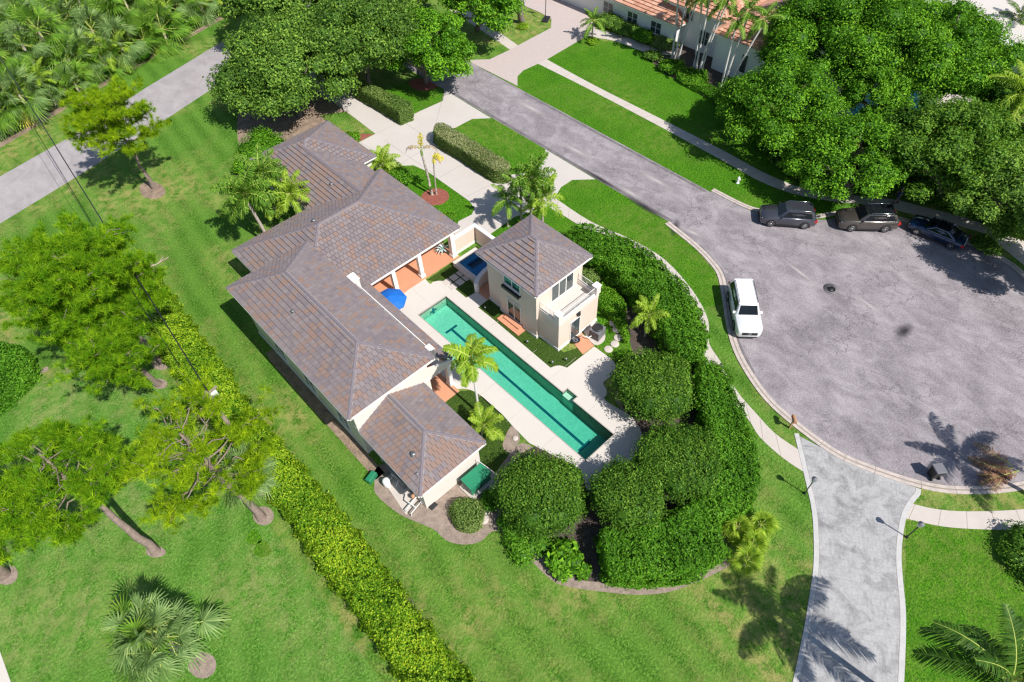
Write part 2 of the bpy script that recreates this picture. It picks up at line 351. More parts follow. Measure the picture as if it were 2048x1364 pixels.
def strip(line, w, z, h, m, mb):
    """a band of width w along a line"""
    P = [np.array(p[:2], float) for p in line]; L = []; R = []
    for i, p in enumerate(P):
        d = P[min(i + 1, len(P) - 1)] - P[max(i - 1, 0)]; d = d / max(np.linalg.norm(d), 1e-6); n = np.array([-d[1], d[0]])
        L.append(p + n * w / 2); R.append(p - n * w / 2)
    n = len(P); vs = [(*p, z + h) for p in L] + [(*p, z + h) for p in R] + [(*p, z - 0.05) for p in L] + [(*p, z - 0.05) for p in R]; fs = []
    for i in range(n - 1): fs += [(i + 1, i, n + i, n + i + 1), (i, i + 1, 2 * n + i + 1, 2 * n + i), (n + i + 1, n + i, 3 * n + i, 3 * n + i + 1)]
    fs += [(0, 2 * n, 3 * n, n), (n - 1, 2 * n - 1, 4 * n - 1, 3 * n - 1)]
    mb.add(vs, fs, m); return mb

# ------------------------------------------------------------------ ground, roads, paths
POOL = [(17.46, 13.4), (20.44, 13.4), (20.44, 17.42), (20.93, 17.42), (20.93, 18.46), (20.44, 18.46), (20.44, 32.18), (17.46, 32.18), (17.46, 27.22), (16.17, 27.22), (16.17, 24.56), (17.46, 24.56)]
PIT = [(15.8, 13.0), (21.4, 13.0), (21.4, 32.6), (15.8, 32.6)]
sheet('ground', [(-420, -420), (520, -420), (520, 620), (-420, 620)], 0.0, 'lawn', holes=[PIT])
sheet('neighbour_lawn', GP(smooth([(-260, 820), (100, 760), (250, 640), (330, 760), (420, 880), (540, 1050), (640, 1190), (780, 1400), (820, 1560), (-300, 1560)], 4)), 0.004, 'lawn_pale')
sheet('street_lawn', [(47.0, 24.8), (47.05, 51.6)] + GP([(1035, 153), (1046.6, 141), (1076, 127.6), (1093.6, 119), (1170, 76)]) + GP([(1300, 96), (1420, 170), (1520, 260), (1600, 380), (1700, 420), (1810, 442), (1940, 486), (1870, 460), (1800, 440), (1672, 429), (1631, 437), (1526, 426)]), 0.004, 'lawn_lush')
sheet('front_lawn', [(40.9, 24.5), (40.9, 62), (30.5, 62), (30.5, 50)] + GP([(960, 490), (1040, 500), (1120, 530), (1170, 500), (1260, 490), (1340, 538), (1402, 615)]) + GP([(1445, 610), (1432, 548), (1387, 493)]), 0.004, 'lawn_lush')
sheet('corner_lawn', GP([(1812, 1040), (1900, 1055), (2060, 1060), (2500, 1050), (2500, 1700), (1810, 1700)]) , 0.004, 'lawn_lush')

# the side road at the upper left
sheet('side_road', [(-60, 53.5), (-4.2, 70.33), (4.39, 72.41), (15.18, 75.58), (23.21, 78.07), (60, 89.0), (120, 107), (118.5, 114.5), (58, 96.3), (30.18, 87.93), (16.32, 83.77), (5.8, 80.1), (-1.82, 78.34), (-62, 61)], 0.010, 'asphalt_road')
sheet('road_verge', [(-62, 61), (-1.82, 78.34), (5.8, 80.1), (16.32, 83.77), (30.18, 87.93), (58, 96.3), (57, 102), (31.85, 93.48), (15.59, 89.0), (6.36, 86.28), (-0.11, 84.11), (-63, 66)], 0.004, 'lawn')
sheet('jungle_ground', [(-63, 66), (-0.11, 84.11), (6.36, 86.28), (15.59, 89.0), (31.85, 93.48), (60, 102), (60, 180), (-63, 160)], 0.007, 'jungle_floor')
lt = MB(); strip(smooth([(-30, 75.8), (-0.11, 84.3), (6.36, 86.4), (15.59, 89.2), (31.85, 93.7), (45, 97.6)], 3, False), 0.9, 0.012, 0.0, 'leaf_litter', lt); lt.build('verge_litter')['kind'] = 'structure'

# street and turning circle
CC, CR = (43.58, 3.89), 13.3
kin = GP([(1340, 446), (1396.6, 491), (1426, 522.5), (1445.5, 549), (1461, 610), (1475, 684), (1506.6, 747)])
kout = GP([(1425, 382), (1488.6, 416), (1526.6, 428), (1631, 440), (1672, 436)])
arc = circ(CC, CR, 60, math.radians(155), math.radians(155 + 253))
street = [(40.9, 160), (40.9, 24.6)] + smooth(kin, 3, False) + [p for p in arc if not (p[0] < 31.6 and p[1] > 9.2) and not (p[0] > 55.2 and p[1] > 10.5)] + smooth(kout[::-1], 3, False) + [(47.0, 24.6), (46.9, 160)]
sheet('street', street, 0.012, 'asphalt')
eg = MB()
strip([(41.15, 24.6), (41.1, 33.9), (41.15, 56)], 0.35, 0.014, 0.002, 'asphalt_edge', eg); strip([(46.75, 25), (46.7, 39), (46.75, 50)], 0.3, 0.014, 0.002, 'asphalt_edge', eg)
strip(smooth(kin, 3, False)[3:], 0.35, 0.014, 0.002, 'asphalt_edge', eg)
eg.build('worn_street_edge')['kind'] = 'structure'
kb = MB()
line_w = smooth(GP([(1334, 446), (1391, 492), (1421, 522.5), (1440, 549), (1450, 592), (1457, 640), (1471, 695), (1498, 747), (1537, 800), (1588, 846), (1661, 900), (1724, 931), (1842, 970), (1935, 981), (2048, 971), (2180, 930)]), 4, False)
strip(line_w, 0.55, 0.012, 0.055, 'kerb', kb)
strip([(p[0], p[1]) for p in line_w], 0.10, 0.066, 0.004, 'joint', kb)
line_e = smooth(GP([(1425, 380), (1488.6, 412), (1526.6, 423), (1580, 432), (1631, 434), (1672, 427), (1735, 428), (1799, 438), (1870, 459), (1935, 484), (2001, 516), (2048, 552), (2120, 640)]), 4, False)
strip(line_e, 0.5, 0.012, 0.055, 'kerb', kb); strip(line_e, 0.09, 0.066, 0.004, 'joint', kb)
kb.build('kerb')['kind'] = 'structure'
jk = MB()
for ln in (line_w, line_e):
    for i in range(3, len(ln) - 1, 3):
        p = np.array(ln[i]); d = np.array(ln[i + 1]) - np.array(ln[i - 1]); d /= np.linalg.norm(d); n = np.array([-d[1], d[0]])
        strip([p - n * 0.29, p + n * 0.29], 0.035, 0.069, 0.004, 'joint', jk)
jk.build('kerb_joint')['kind'] = 'structure'

# pavements
def slab_path(name, left, right, z=0.022, m='concrete', joints=1.55):
    L = [np.array(p) for p in GP(smooth(left, 4, False))]; R = [np.array(p) for p in GP(smooth(right, 4, False))]
    sheet(name, [tuple(p) for p in L] + [tuple(p) for p in R[::-1]], z, m)
    jb = MB(); acc = 0.0; seg = np.cumsum([0] + [np.linalg.norm(L[i + 1] - L[i]) for i in range(len(L) - 1)]); segr = np.cumsum([0] + [np.linalg.norm(R[i + 1] - R[i]) for i in range(len(R) - 1)])
    LL = np.array(L); RRr = np.array(R)
    for t in np.arange(0.02, 0.99, joints / seg[-1]):
        a = [np.interp(t * seg[-1], seg, LL[:, k]) for k in (0, 1)]; b = [np.interp(t * segr[-1], segr, RRr[:, k]) for k in (0, 1)]
        strip([a, b], 0.03, z + 0.001, 0.002, 'joint', jb)
    jb.build(name + '_joint')['kind'] = 'structure'
slab_path('pavement_east', [(1093.6, 119), (1193, 173), (1320, 237), (1448, 302), (1521, 342), (1594.7, 373), (1665, 387.6), (1779.7, 398), (1843, 413), (1979, 449), (2060, 490), (2200, 570)], [(1076, 127.6), (1178.6, 179), (1310, 248), (1448, 322.6), (1521, 363), (1589, 388), (1662, 402), (1748, 411), (1843, 433), (1938, 457.6), (1985, 480), (2120, 590)])
slab_path('pavement_hedge', [(1107, 394), (1181, 443), (1260, 478), (1330, 520), (1387, 584), (1416, 640), (1418, 686), (1440.6, 723), (1474, 782.5), (1514, 829), (1550, 867), (1596, 899)], [(1101, 416), (1151.6, 446.6), (1230, 500), (1300, 540), (1355, 595), (1390, 650), (1395, 700), (1412, 740), (1445, 790), (1494, 836), (1520, 875), (1567, 917), (1609, 945)])
slab_path('pavement_south', [(1822, 1007), (1870, 1018), (1934, 1023), (2048, 1018.5), (2200, 1000)], [(1808, 1036), (1890, 1053.7), (1992.6, 1059.6), (2048, 1058), (2240, 1036)])
sheet('pavement_north', GP([(1036, 91), (1020, 99.7), (965, 62), (900, 20), (920, 10), (985, 55)]), 0.022, 'concrete')

# driveways
sheet('drive_apron', GP([(889, 180), (982, 236.6), (944, 238), (910, 256), (868, 262), (866, 285), (988, 368), (1020, 350), (1061, 345), (1092, 317), (1090.6, 299), (1190.6, 358.7), (1144, 360), (1122, 374.5), (1101, 410), (1029.5, 434), (978, 470), (905, 480), (917, 443), (944, 429), (949, 417), (939, 402.6), (856, 344), (827, 330.6), (797.6, 331.8), (700, 340), (690, 300), (719, 284.5), (751, 268), (692.8, 223), (600, 160), (640, 130), (728, 196), (798, 244), (839, 223), (886, 202)]), 0.026, 'concrete_drive')
jb = MB()
for a, b in (((751, 268), (805, 243)), ((719, 284), (797, 331)), ((770, 281), (870, 350)), ((797, 331), (868, 286)), ((880, 355), (930, 326)), ((930, 395), (990, 366)), ((805, 243), (868, 285)), ((1045, 432), (985, 385)), ((889, 182), (868, 262)), ((1101, 400), (1040, 352))):
    strip(GP([a, b]), 0.03, 0.027, 0.002, 'joint', jb)
jb.build('drive_joint')['kind'] = 'structure'
sheet('drive_lawn', GP(smooth([(800, 336), (827, 333), (856, 346), (900, 375), (937, 404), (946, 417), (941, 428), (915, 446), (870, 415), (800, 360)], 4)), 0.024, 'lawn_lush')
sheet('island_lawn', GP([(870, 262), (910, 256.5), (945, 238.5), (982, 237), (1090, 299.5), (1091, 316), (1060, 344), (1020, 347), (985, 364)]), 0.030, 'lawn_lush')
sheet('garage_lawn', GP([(692, 224), (750, 268), (722, 283), (660, 250), (640, 230)]), 0.024, 'lawn')
sheet('oak_bed', GP(smooth([(490, 190), (600, 160), (720, 185), (740, 225), (660, 250), (540, 320), (480, 300)], 4)), 0.018, 'leaf_litter')
sheet('oak_mulch', GP(smooth([(820, 160), (868, 156), (882, 170), (850, 182), (825, 176)], 4)), 0.009, 'mulch_red')
sheet('mulch_triangle', GP([(715, 268), (748, 268), (722, 282), (690, 262)]), 0.028, 'mulch_red')
sheet('paver_driveway', GP([(917, 113), (939, 120), (979, 119), (1020, 99.7), (1036, 91), (1102, 56), (1103, 38), (1082, 26), (1040, 8), (1000, -60), (1260, -80), (1232, 0), (1168, 23), (1185, 45), (1193, 62), (1170, 74), (1093.6, 119), (1076, 127.6), (1046.6, 141), (1035, 152.5), (1035, 172)]), 0.026, 'paver_drive')
sheet('garden_walk', GP(smooth([(1185, 58), (1240, 70), (1300, 92), (1345, 99), (1346, 110), (1290, 104), (1230, 82), (1175, 72)], 3)), 0.024, 'concrete')
STL = GP(smooth([(1588, 867), (1596.6, 902.6), (1611, 964), (1623, 1020), (1627, 1078.6), (1626, 1137), (1617, 1200), (1605.6, 1266), (1585, 1364), (1560, 1470), (1530, 1600)], 4, False)); STR = GP(smooth([(1841.6, 979), (1840, 990.6), (1828, 1005), (1813.7, 1031.7), (1805, 1078.6), (1803, 1122.6), (1806.7, 1170), (1812, 1238.6), (1808, 1364), (1800, 1470), (1790, 1600)], 4, False))
sheet('stamped_driveway', STL + STR[::-1] + GP([(1720, 936), (1661, 905)]), 0.030, 'stamped')
bd = MB()
for ln, sgn in ((STL, 1), (STR, -1)):
    P = [np.array(p) for p in ln]; O = []
    for i, p in enumerate(P):
        d = P[min(i + 1, len(P) - 1)] - P[max(i - 1, 0)]; d /= np.linalg.norm(d); O.append(p + np.array([-d[1], d[0]]) * 0.16 * sgn)
    strip(O, 0.30, 0.031, 0.003, 'stamped_band', bd)
    strip([o + (o - p) for o, p in zip(O, P)], 0.02, 0.033, 0.003, 'joint', bd)
bd.build('stamped_border')['kind'] = 'structure'

# planting beds
sheet('hedge_bed', GP(smooth([(749, 966), (751, 987), (778, 1013), (809.6, 1034), (866, 1058), (890, 1079), (915, 1088), (943, 1088), (964, 1081), (980, 1065.6), (993.7, 1061.7), (1009, 1067.5), (1033, 1087), (1052.5, 1110.6), (1068, 1127), (1096.6, 1154.5), (1133, 1173), (1243, 1187.5), (1298, 1189), (1353, 1180), (1426.5, 1149), (1470, 1120), (1490, 1060), (1490, 960), (1470, 870), (1420, 780), (1385, 700), (1370, 640), (1320, 570), (1240, 510), (1160, 470), (1140, 480), (1190, 540), (1215, 600), (1250, 700), (1230, 800), (1290, 870), (1270, 940), (1170, 985), (1120, 960), (1060, 890), (1020, 900), (985, 950), (950, 900), (850, 1000), (780, 930), (750, 940)], 3)), 0.012, 'gravel')
sheet('hedge_mulch', GP(smooth([(1150, 470), (1240, 505), (1330, 575), (1380, 660), (1400, 740), (1420, 780), (1480, 880), (1490, 1000), (1440, 1120), (1330, 1165), (1210, 1165), (1130, 1150), (1080, 1090), (1030, 1010), (1010, 950), (1080, 890), (1160, 960), (1270, 940), (1280, 870), (1235, 790), (1255, 700), (1235, 640), (1200, 560)], 3)), 0.016, 'mulch')
sheet('garden_grass', GP(smooth([(1187, 600), (1196, 605), (1215, 628), (1240, 660), (1262, 690), (1255, 730), (1225, 745), (1205, 705), (1188, 690), (1170, 660), (1180, 620)], 3)), 0.020, 'lawn_lush')
sheet('west_bed', [(6.15, 22.4), (6.9, 22.4), (6.9, 37.6), (6.35, 37.6), (6.15, 36.6)], 0.012, 'leaf_litter')
sheet('shed_bed', GP(smooth([(884, 800), (905, 786), (935, 781), (950, 786), (1005, 832), (1024, 854), (1022, 900), (985, 945), (955, 930), (900, 830)], 4)), 0.018, 'turf')
sheet('shed_path', GP(smooth([(1022, 852), (1034, 862), (1040, 880), (1020, 905), (1005, 890)], 3)), 0.022, 'gravel')
sheet('palm_mulch', GP(smooth([(843, 392), (855, 381), (875, 377), (893, 383), (898, 396), (885, 408), (865, 411), (848, 405)], 4)), 0.036, 'mulch_red')
for c, rx, ry in (((322, 726), 20, 14), ((320, 768), 15, 10), ((527, 1032), 21, 19), ((312, 1104), 20, 11), ((12, 1148), 24, 22), ((405, 1330), 28, 27)):
    sheet('tree_ring', GP([(c[0] + rx * math.cos(t), c[1] + ry * math.sin(t)) for t in np.linspace(0, 2 * math.pi, 20)[:-1]]), 0.03, 'gravel')
sheet('pine_needle_litter', GP(smooth([(280, 372), (300, 362), (325, 372), (330, 388), (310, 398), (285, 392)], 3)), 0.008, 'leaf_litter')
sheet('far_path', GP([(-20, 800), (0, 780), (40, 755), (95, 733), (98, 740), (45, 766), (10, 790), (-15, 815)]), 0.014, 'gravel')
sheet('white_slab', GP([(-60, 1230), (0, 1302), (22, 1364), (40, 1420), (-60, 1420)]), 0.03, 'deck')
sheet('utility_slab', GP([(764, 958), (790, 945), (838, 1000), (812, 1030)]), 0.05, 'concrete')
sheet('hedge_foot_soil', GP(smooth([(820, 1195), (834, 1218), (850, 1245), (870, 1275), (860, 1280), (835, 1245), (815, 1212)], 3)), 0.008, 'mulch')
for q, r, in (((508, 1075), 15), ((525, 1098), 17)): sheet('dark_weed_patch', GP([(q[0] + r * math.cos(t) * (1 + 0.2 * math.sin(3 * t)), q[1] + r * math.sin(t)) for t in np.linspace(0, 6.28, 16)[:-1]]), 0.008, 'lawn_lush')
# oil stain and manhole surround on the turning circle
m, nt_, b_ = new_mat('oil_stain'); v_ = coords(nt_); gr = _n(nt_, 'ShaderNodeTexGradient', gradient_type='SPHERICAL'); nt_.links.new(v_, gr.inputs[0])
tr = _n(nt_, 'ShaderNodeBsdfTransparent'); mx = _n(nt_, 'ShaderNodeMixShader'); nt_.links.new(mathn(nt_, 'MULTIPLY', mathn(nt_, 'POWER', gr.outputs['Fac'], 1.6), mathn(nt_, 'ADD', noise(nt_, v_, 2.5, 4, 0.7), 0.45)), mx.inputs[0])
nt_.links.new(tr.outputs[0], mx.inputs[1]); nt_.links.new(b_.outputs[0], mx.inputs[2]); b_.inputs['Base Color'].default_value = (0.035, 0.03, 0.035, 1); nt_.links.new(mx.outputs[0], nt_.nodes['Material Output'].inputs[0])
for q, s in (((1808, 662), (1.5, 0.75)), ((1350, 455), (1.6, 0.6)), ((1290, 415), (3.0, 0.5)), ((1200, 358), (3.2, 0.4))):
    mb = MB(); mb.prism(circ((0, 0), 1.0, 28), None, 0.0, 'oil_stain'); o = mb.build('oil_stain', None, tuple(G(*q)[:2]) + (0.018,), (0, 0, random.Random(q[0]).uniform(0, 1)) if s[0] < 2 else (0, 0, 1.57)); o.scale = (s[0], s[1], 1); o['kind'] = 'structure'
m2 = m.copy(); m2.name = 'pale_wear'; MATS['pale_wear'] = m2; m2.node_tree.nodes['Principled BSDF'].inputs['Base Color'].default_value = (0.52, 0.47, 0.47, 1)
for q, s, rz in (((1600, 545), (3.4, 0.35), -1.75), ((1740, 612), (3.0, 0.3), -1.75), ((1385, 465), (0.5, 2.0), 0.1), ((1260, 385), (0.5, 3.0), 0.0), ((1150, 300), (0.6, 4.0), 0.0), ((1060, 215), (0.8, 4.5), 0.0), ((1310, 360), (0.6, 3.5), 0.0)):
    mb = MB(); mb.prism(circ((0, 0), 1.0, 28), None, 0.0, 'pale_wear'); o = mb.build('pale_wear', None, tuple(G(*q)[:2]) + (0.0175,), (0, 0, rz)); o.scale = (s[0], s[1], 1); o['kind'] = 'structure'
mb = MB(); mb.lathe([(0.62, 0.0), (0.62, 0.004), (0.02, 0.004)], (0, 0, 0), 'asphalt_edge', 28); mb.lathe([(0.36, 0.004), (0.36, 0.010), (0.30, 0.010), (0.30, 0.007), (0.22, 0.007), (0.22, 0.011), (0.02, 0.011)], (0, 0, 0), 'metal_dark', 28)
tag(mb.build('manhole_cover', None, tuple(G(1662, 578)[:2]) + (0.014,)), 'round iron manhole cover in the middle of the turning circle', 'manhole')

# ------------------------------------------------------------------ pool
def zfloor(y): return -1.55 + 0.5 * (y - 13.4) / 18.78
m, nt_, b_ = new_mat('pool_plaster'); v_ = coords(nt_)  # plaster with pale specks painted in for light rippling through the water
nt_.links.new(mixc(nt_, 0.5, ramp(nt_, noise(nt_, v_, 4, 5, 0.8, 1.5), [(0.38, (0.40, 0.58, 0.44)), (0.62, (0.80, 0.88, 0.70))]), ramp(nt_, noise(nt_, v_, 1.0, 4, 0.6), [(0.3, (0.46, 0.64, 0.5)), (0.7, (0.64, 0.76, 0.58))])), b_.inputs['Base Color']); b_.inputs['Roughness'].default_value = 0.6
m, nt_, b_ = new_mat('water'); v_ = coords(nt_); out_ = nt_.nodes['Material Output']
gl = _n(nt_, 'ShaderNodeBsdfGlossy'); gl.inputs['Roughness'].default_value = 0.04; trn = _n(nt_, 'ShaderNodeBsdfTransparent'); trn.inputs[0].default_value = (0.96, 1, 0.99, 1)
fr = _n(nt_, 'ShaderNodeFresnel'); fr.inputs[0].default_value = 1.33; bp = _n(nt_, 'ShaderNodeBump'); bp.inputs['Strength'].default_value = 0.25; bp.inputs['Distance'].default_value = 0.03
nt_.links.new(noise(nt_, v_, 5.0, 3, 0.5, 1.0), bp.inputs['Height']); nt_.links.new(bp.outputs[0], gl.inputs['Normal']); nt_.links.new(bp.outputs[0], fr.inputs['Normal'])
mx = _n(nt_, 'ShaderNodeMixShader'); nt_.links.new(fr.outputs[0], mx.inputs[0]); nt_.links.new(trn.outputs[0], mx.inputs[1]); nt_.links.new(gl.outputs[0], mx.inputs[2]); nt_.links.new(mx.outputs[0], out_.inputs[0])
va = _n(nt_, 'ShaderNodeVolumeAbsorption'); va.inputs['Color'].default_value = (0.38, 0.85, 0.81, 1); va.inputs['Density'].default_value = 1.0; nt_.links.new(va.outputs[0], out_.inputs['Volume'])
WL = -0.13
pool = empty('swimming_pool', (18.95, 13.4, 0), 0, 'long narrow lap pool with green water and dark lane line', 'pool')
mb = MB()
def PV(p, z): return (p[0] - 18.95, p[1] - 13.4, z)
main = [(17.46, 13.4), (20.44, 13.4), (20.44, 32.18), (17.46, 32.18)]
mb.add([PV(p, zfloor(p[1])) for p in main], [(0, 1, 2, 3)], 'pool_plaster')
def wall(a, b, z0, z1, mt): mb.quad(PV(a, z0(a[1])), PV(b, z0(b[1])), PV(b, z1(b[1])), PV(a, z1(a[1])), mt)
top = lambda y: 0.0; band = lambda y: -0.24; step = lambda y: -0.42
for a, b in zip(POOL, POOL[1:] + POOL[:1]):
    alc = (a[0] > 20.5 or b[0] > 20.5 or a[0] < 17 or b[0] < 17)
    wall(b, a, band, top, 'pool_tile_edge'); wall(b, a, step if alc else zfloor, band, 'pool_plaster')
for a, b in (((20.44, 17.42), (20.44, 18.46)), ((17.46, 27.22), (17.46, 24.56))): wall(b, a, zfloor, step, 'pool_plaster')
mb.build('basin', pool)
for x0, x1, y0, y1, z0, z1 in ((20.44, 20.93, 17.42, 18.46, -0.5, -0.42), (16.17, 16.6, 24.56, 27.22, -0.6, -0.35), (16.6, 17.03, 24.56, 27.22, -0.7, -0.55), (17.03, 17.46, 24.56, 27.22, -0.9, -0.75)):
    mb = MB(); mb.box(x0 - 18.95, x1 - 18.95, y0 - 13.4, y1 - 13.4, z0, z1, 'pool_plaster'); mb.build('step', pool)
mb = MB()
def lane(x0, x1, y0, y1): mb.add([PV((x0, y0), zfloor(y0) + 0.006), PV((x1, y0), zfloor(y0) + 0.006), PV((x1, y1), zfloor(y1) + 0.006), PV((x0, y1), zfloor(y1) + 0.006)], [(0, 1, 2, 3)], 'lane_tile')
lane(18.84, 19.06, 14.9, 29.75); lane(18.35, 19.55, 14.68, 14.896); lane(18.35, 19.55, 29.754, 29.97)
mb.build('lane_line', pool)
mb = MB(); yw = 32.165
mb.box(18.85 - 18.95, 19.05 - 18.95, yw - 13.4 - 0.01, yw - 13.4, -1.0, -0.3, 'lane_tile'); mb.box(18.62 - 18.95, 18.847 - 18.95, yw - 13.4 - 0.01, yw - 13.4, -0.75, -0.55, 'lane_tile'); mb.box(19.053 - 18.95, 19.28 - 18.95, yw - 13.4 - 0.01, yw - 13.4, -0.75, -0.55, 'lane_tile')
mb.build('target_cross', pool)
mb = MB(); mb.prism([(p[0] - 18.95, p[1] - 13.4) for p in POOL], -2.0, WL, 'water'); n0 = len(POOL)
mb.add([PV(p, -2.0) for p in POOL], [tuple(range(n0 - 1, -1, -1))], 'water'); mb.build('water_surface', pool)

DECK = smooth([(849.5, 557), (860.5, 568.4), (866, 564.5), (880, 562.0), (893, 565), (905, 574)], 3, False) + [(955, 614), (989.5, 641.5), (1032, 677.5), (1101, 736)] + smooth([(1108, 733), (1119.6, 731.5), (1134, 736)], 3, False) + [(1166, 711), (1188, 693.5)] + smooth([(1203, 704), (1226, 722), (1231, 734), (1221, 753.6), (1206.5, 765.7), (1213, 780), (1212, 791), (1207.6, 796.5), (1221, 808.6), (1256, 828.4), (1271, 844), (1283, 866), (1279, 895), (1250, 935), (1200, 975), (1182, 980), (1171, 975), (1163, 940)], 3, False) + [(1058, 886), (1025, 852), (1005.6, 830), (966, 794.6)] + smooth([(950.6, 784), (933, 778), (911, 779), (903, 785)], 3, False)
deck = GP(DECK) + [(15.0, 24.3), (15.0, 34.95), (17.6, 34.95)]
sheet('pool_deck', deck, 0.034, 'deck', 0.04, holes=[POOL])
jb = MB()
for a, b in (((15, 29.9), (17.46, 29.9)), ((15.6, 22.6), (17.46, 22.6)), ((15.7, 19.5), (17.46, 19.5)), ((16, 16.2), (17.46, 16.2)), ((20.44, 22.7), (21.9, 22.7)), ((20.44, 27), (21.9, 27)), ((20.44, 20.0), (23.5, 20.0)), ((20.44, 16.0), (23.0, 16.0)), ((18.9, 32.18), (18.9, 34.9))): strip([a, b], 0.018, 0.035, 0.002, 'coping', jb)
jb.build('deck_joint')['kind'] = 'structure'
mb = MB()
for a, b in zip(POOL, POOL[1:] + POOL[:1]): strip([a, b], 0.07, 0.036, 0.004, 'coping', mb)
mb.build('pool_rim')['kind'] = 'structure'
sheet('courtyard_turf', [(20.5, 34.8), (26.4, 35.0), (26.4, 33), (23, 33), (23, 29), (23.2, 23.8), (23.2, 21.0), (25.0, 20.3), (22.4, 18.9), (21.2, 20.0), (21.2, 33.6)], 0.020, 'turf')
sheet('spa_pad', GP([(931, 597), (955, 583), (978, 598), (956.6, 615)]), 0.04, 'deck')

# ------------------------------------------------------------------ roofs
PITCH_R = 0.507
def clip_poly(poly, clip):
    out = poly
    n = len(clip)
    for i in range(n):
        a, b = clip[i], clip[(i + 1) % n]; inp = out; out = []
        if not inp: return []
        side = lambda p: (b[0] - a[0]) * (p[1] - a[1]) - (b[1] - a[1]) * (p[0] - a[0])
        for k in range(len(inp)):
            p, q = inp[k - 1], inp[k]; sp, sq = side(p), side(q)
            if sq >= -1e-9:
                if sp < -1e-9: t = sp / (sp - sq); out.append((p[0] + (q[0] - p[0]) * t, p[1] + (q[1] - p[1]) * t))
                out.append(q)
            elif sp >= -1e-9: t = sp / (sp - sq); out.append((p[0] + (q[0] - p[0]) * t, p[1] + (q[1] - p[1]) * t))
    return out
TW, TE, TOV = 0.345, 0.40, 0.05
_tile_protos = {}
def tile_proto(k, prefix, w, e):
    key = (k, prefix, w, e)
    if key not in _tile_protos:
        mb = MB(); g = 0.012; h0, h1 = 0.12, 0.012
        vs = [(g, 0, -0.01), (w - g, 0, -0.01), (w - g, e, -0.01), (g, e, -0.01), (g, 0, h0), (w - g, 0, h0), (w - g, e, h1), (g, e, h1)]
        mb.add(vs, [(4, 5, 6, 7), (0, 1, 5, 4), (1, 2, 6, 5), (3, 0, 4, 7)], '%s%d' % (prefix, k)); _tile_protos[key] = mb.mesh('tile')
    return _tile_protos[key]
class Roofer:
    """lays overlapping tiles on roof slopes; the nearest whole ones become objects of their own"""
    def __init__(s, prefix, weights, rng, w=TW, e=TE): s.rest = MB(); s.single = []; s.prefix = prefix; s.wt = weights; s.rng = rng; s.w = w; s.e = e
    def slope(s, poly, weights=None, singles=True):
        """poly: convex 3D outline, its first edge is the eave, counter-clockwise seen from outside"""
        P = [Vector(p) for p in poly]; u = (P[1] - P[0]).normalized(); nrm = None
        nrm = (P[1] - P[0]).cross(P[-1] - P[0]).normalized(); v = nrm.cross(u); o = P[0]
        p2 = [((p - o).dot(u), (p - o).dot(v)) for p in P]; M = Matrix((u, v, nrm)).transposed()
        umin = min(p[0] for p in p2); umax = max(p[0] for p in p2); vmax = max(p[1] for p in p2); wt = weights or s.wt; cl = s.rng.random() * 100
        row = 0; vv = -0.03
        clip = [(x, y) for x, y in p2]
        while vv < vmax - 0.06:
            uu = umin - (s.w / 2 if row % 2 else 0) - 0.02
            while uu < umax:
                r = s.rng.random(); k = 0; acc = 0
                bias = 0.5 + 0.5 * math.sin(uu * 0.9 + cl) * math.sin(vv * 1.1 + cl * 2)
                ww = [x * (0.55 + 0.9 * bias if i in (3, 4) else 1.0) for i, x in enumerate(wt)]; tot = sum(ww)
                for i, x in enumerate(ww):
                    acc += x / tot
                    if r < acc: k = i; break
                g = 0.012; rect = [(uu + g, vv), (uu + s.w - g, vv), (uu + s.w - g, vv + s.e + TOV), (uu + g, vv + s.e + TOV)]
                low = [(clip[0][0] - 5, -0.05)]
                cp = clip_poly(rect, [(clip[0][0], clip[0][1] - 0.06)] + [(clip[1][0], clip[1][1] - 0.06)] + clip[2:] if len(clip) > 2 else clip)
                if len(cp) >= 3:
                    ar = abs(sum(cp[i - 1][0] * cp[i][1] - cp[i][0] * cp[i - 1][1] for i in range(len(cp)))) / 2
                    full = ar > 0.985 * (s.w - 2 * g) * (s.e + TOV); jz = s.rng.random() * 0.008
                    if ar > 0.004:
                        org = o + u * uu + v * vv + nrm * (0.012 + jz)
                        if full and singles: s.single.append((org, M, k, (org - Vector((0, 0, CAM_H))).length))
                        else: s._slab(cp, uu, vv, o, u, v, nrm, k, jz)
                uu += s.w
            vv += s.e; row += 1
    def _slab(s, cp, uu, vv, o, u, v, nrm, k, jz):
        n = len(cp); top = []; bot = []
        for a, b in cp:
            h = 0.12 - 0.108 * (b - vv) / (s.e + TOV); p = o + u * a + v * b
            top.append(p + nrm * (h + 0.012 + jz)); bot.append(p + nrm * 0.003)
        s.rest.add(top + bot, [tuple(range(n))] + [(n + i, n + (i + 1) % n, (i + 1) % n, i) for i in range(n)], '%s%d' % (s.prefix, k))
    def finish(s, thing, roof, nmax=300):
        s.single.sort(key=lambda t: t[3]); off = Vector(thing.location)
        for org, M, k, d in s.single[:nmax]:
            o = bpy.data.objects.new('tile', tile_proto(k, s.prefix, s.w, s.e + TOV)); COL.objects.link(o); o.parent = roof
            o.matrix_local = Matrix.Translation(org - off) @ M.to_4x4()
        for org, M, k, d in s.single[nmax:]:
            me = tile_proto(k, s.prefix, s.w, s.e + TOV); vs = [org + M @ v.co for v in me.vertices]
            s.rest.add(vs, [tuple(p.vertices) for p in me.polygons], '%s%d' % (s.prefix, k))
        s.rest.v = [tuple(np.array(p) - np.array(off)) for p in s.rest.v]
        r = s.rest.build('tiles', thing); r['kind'] = 'stuff'; return r
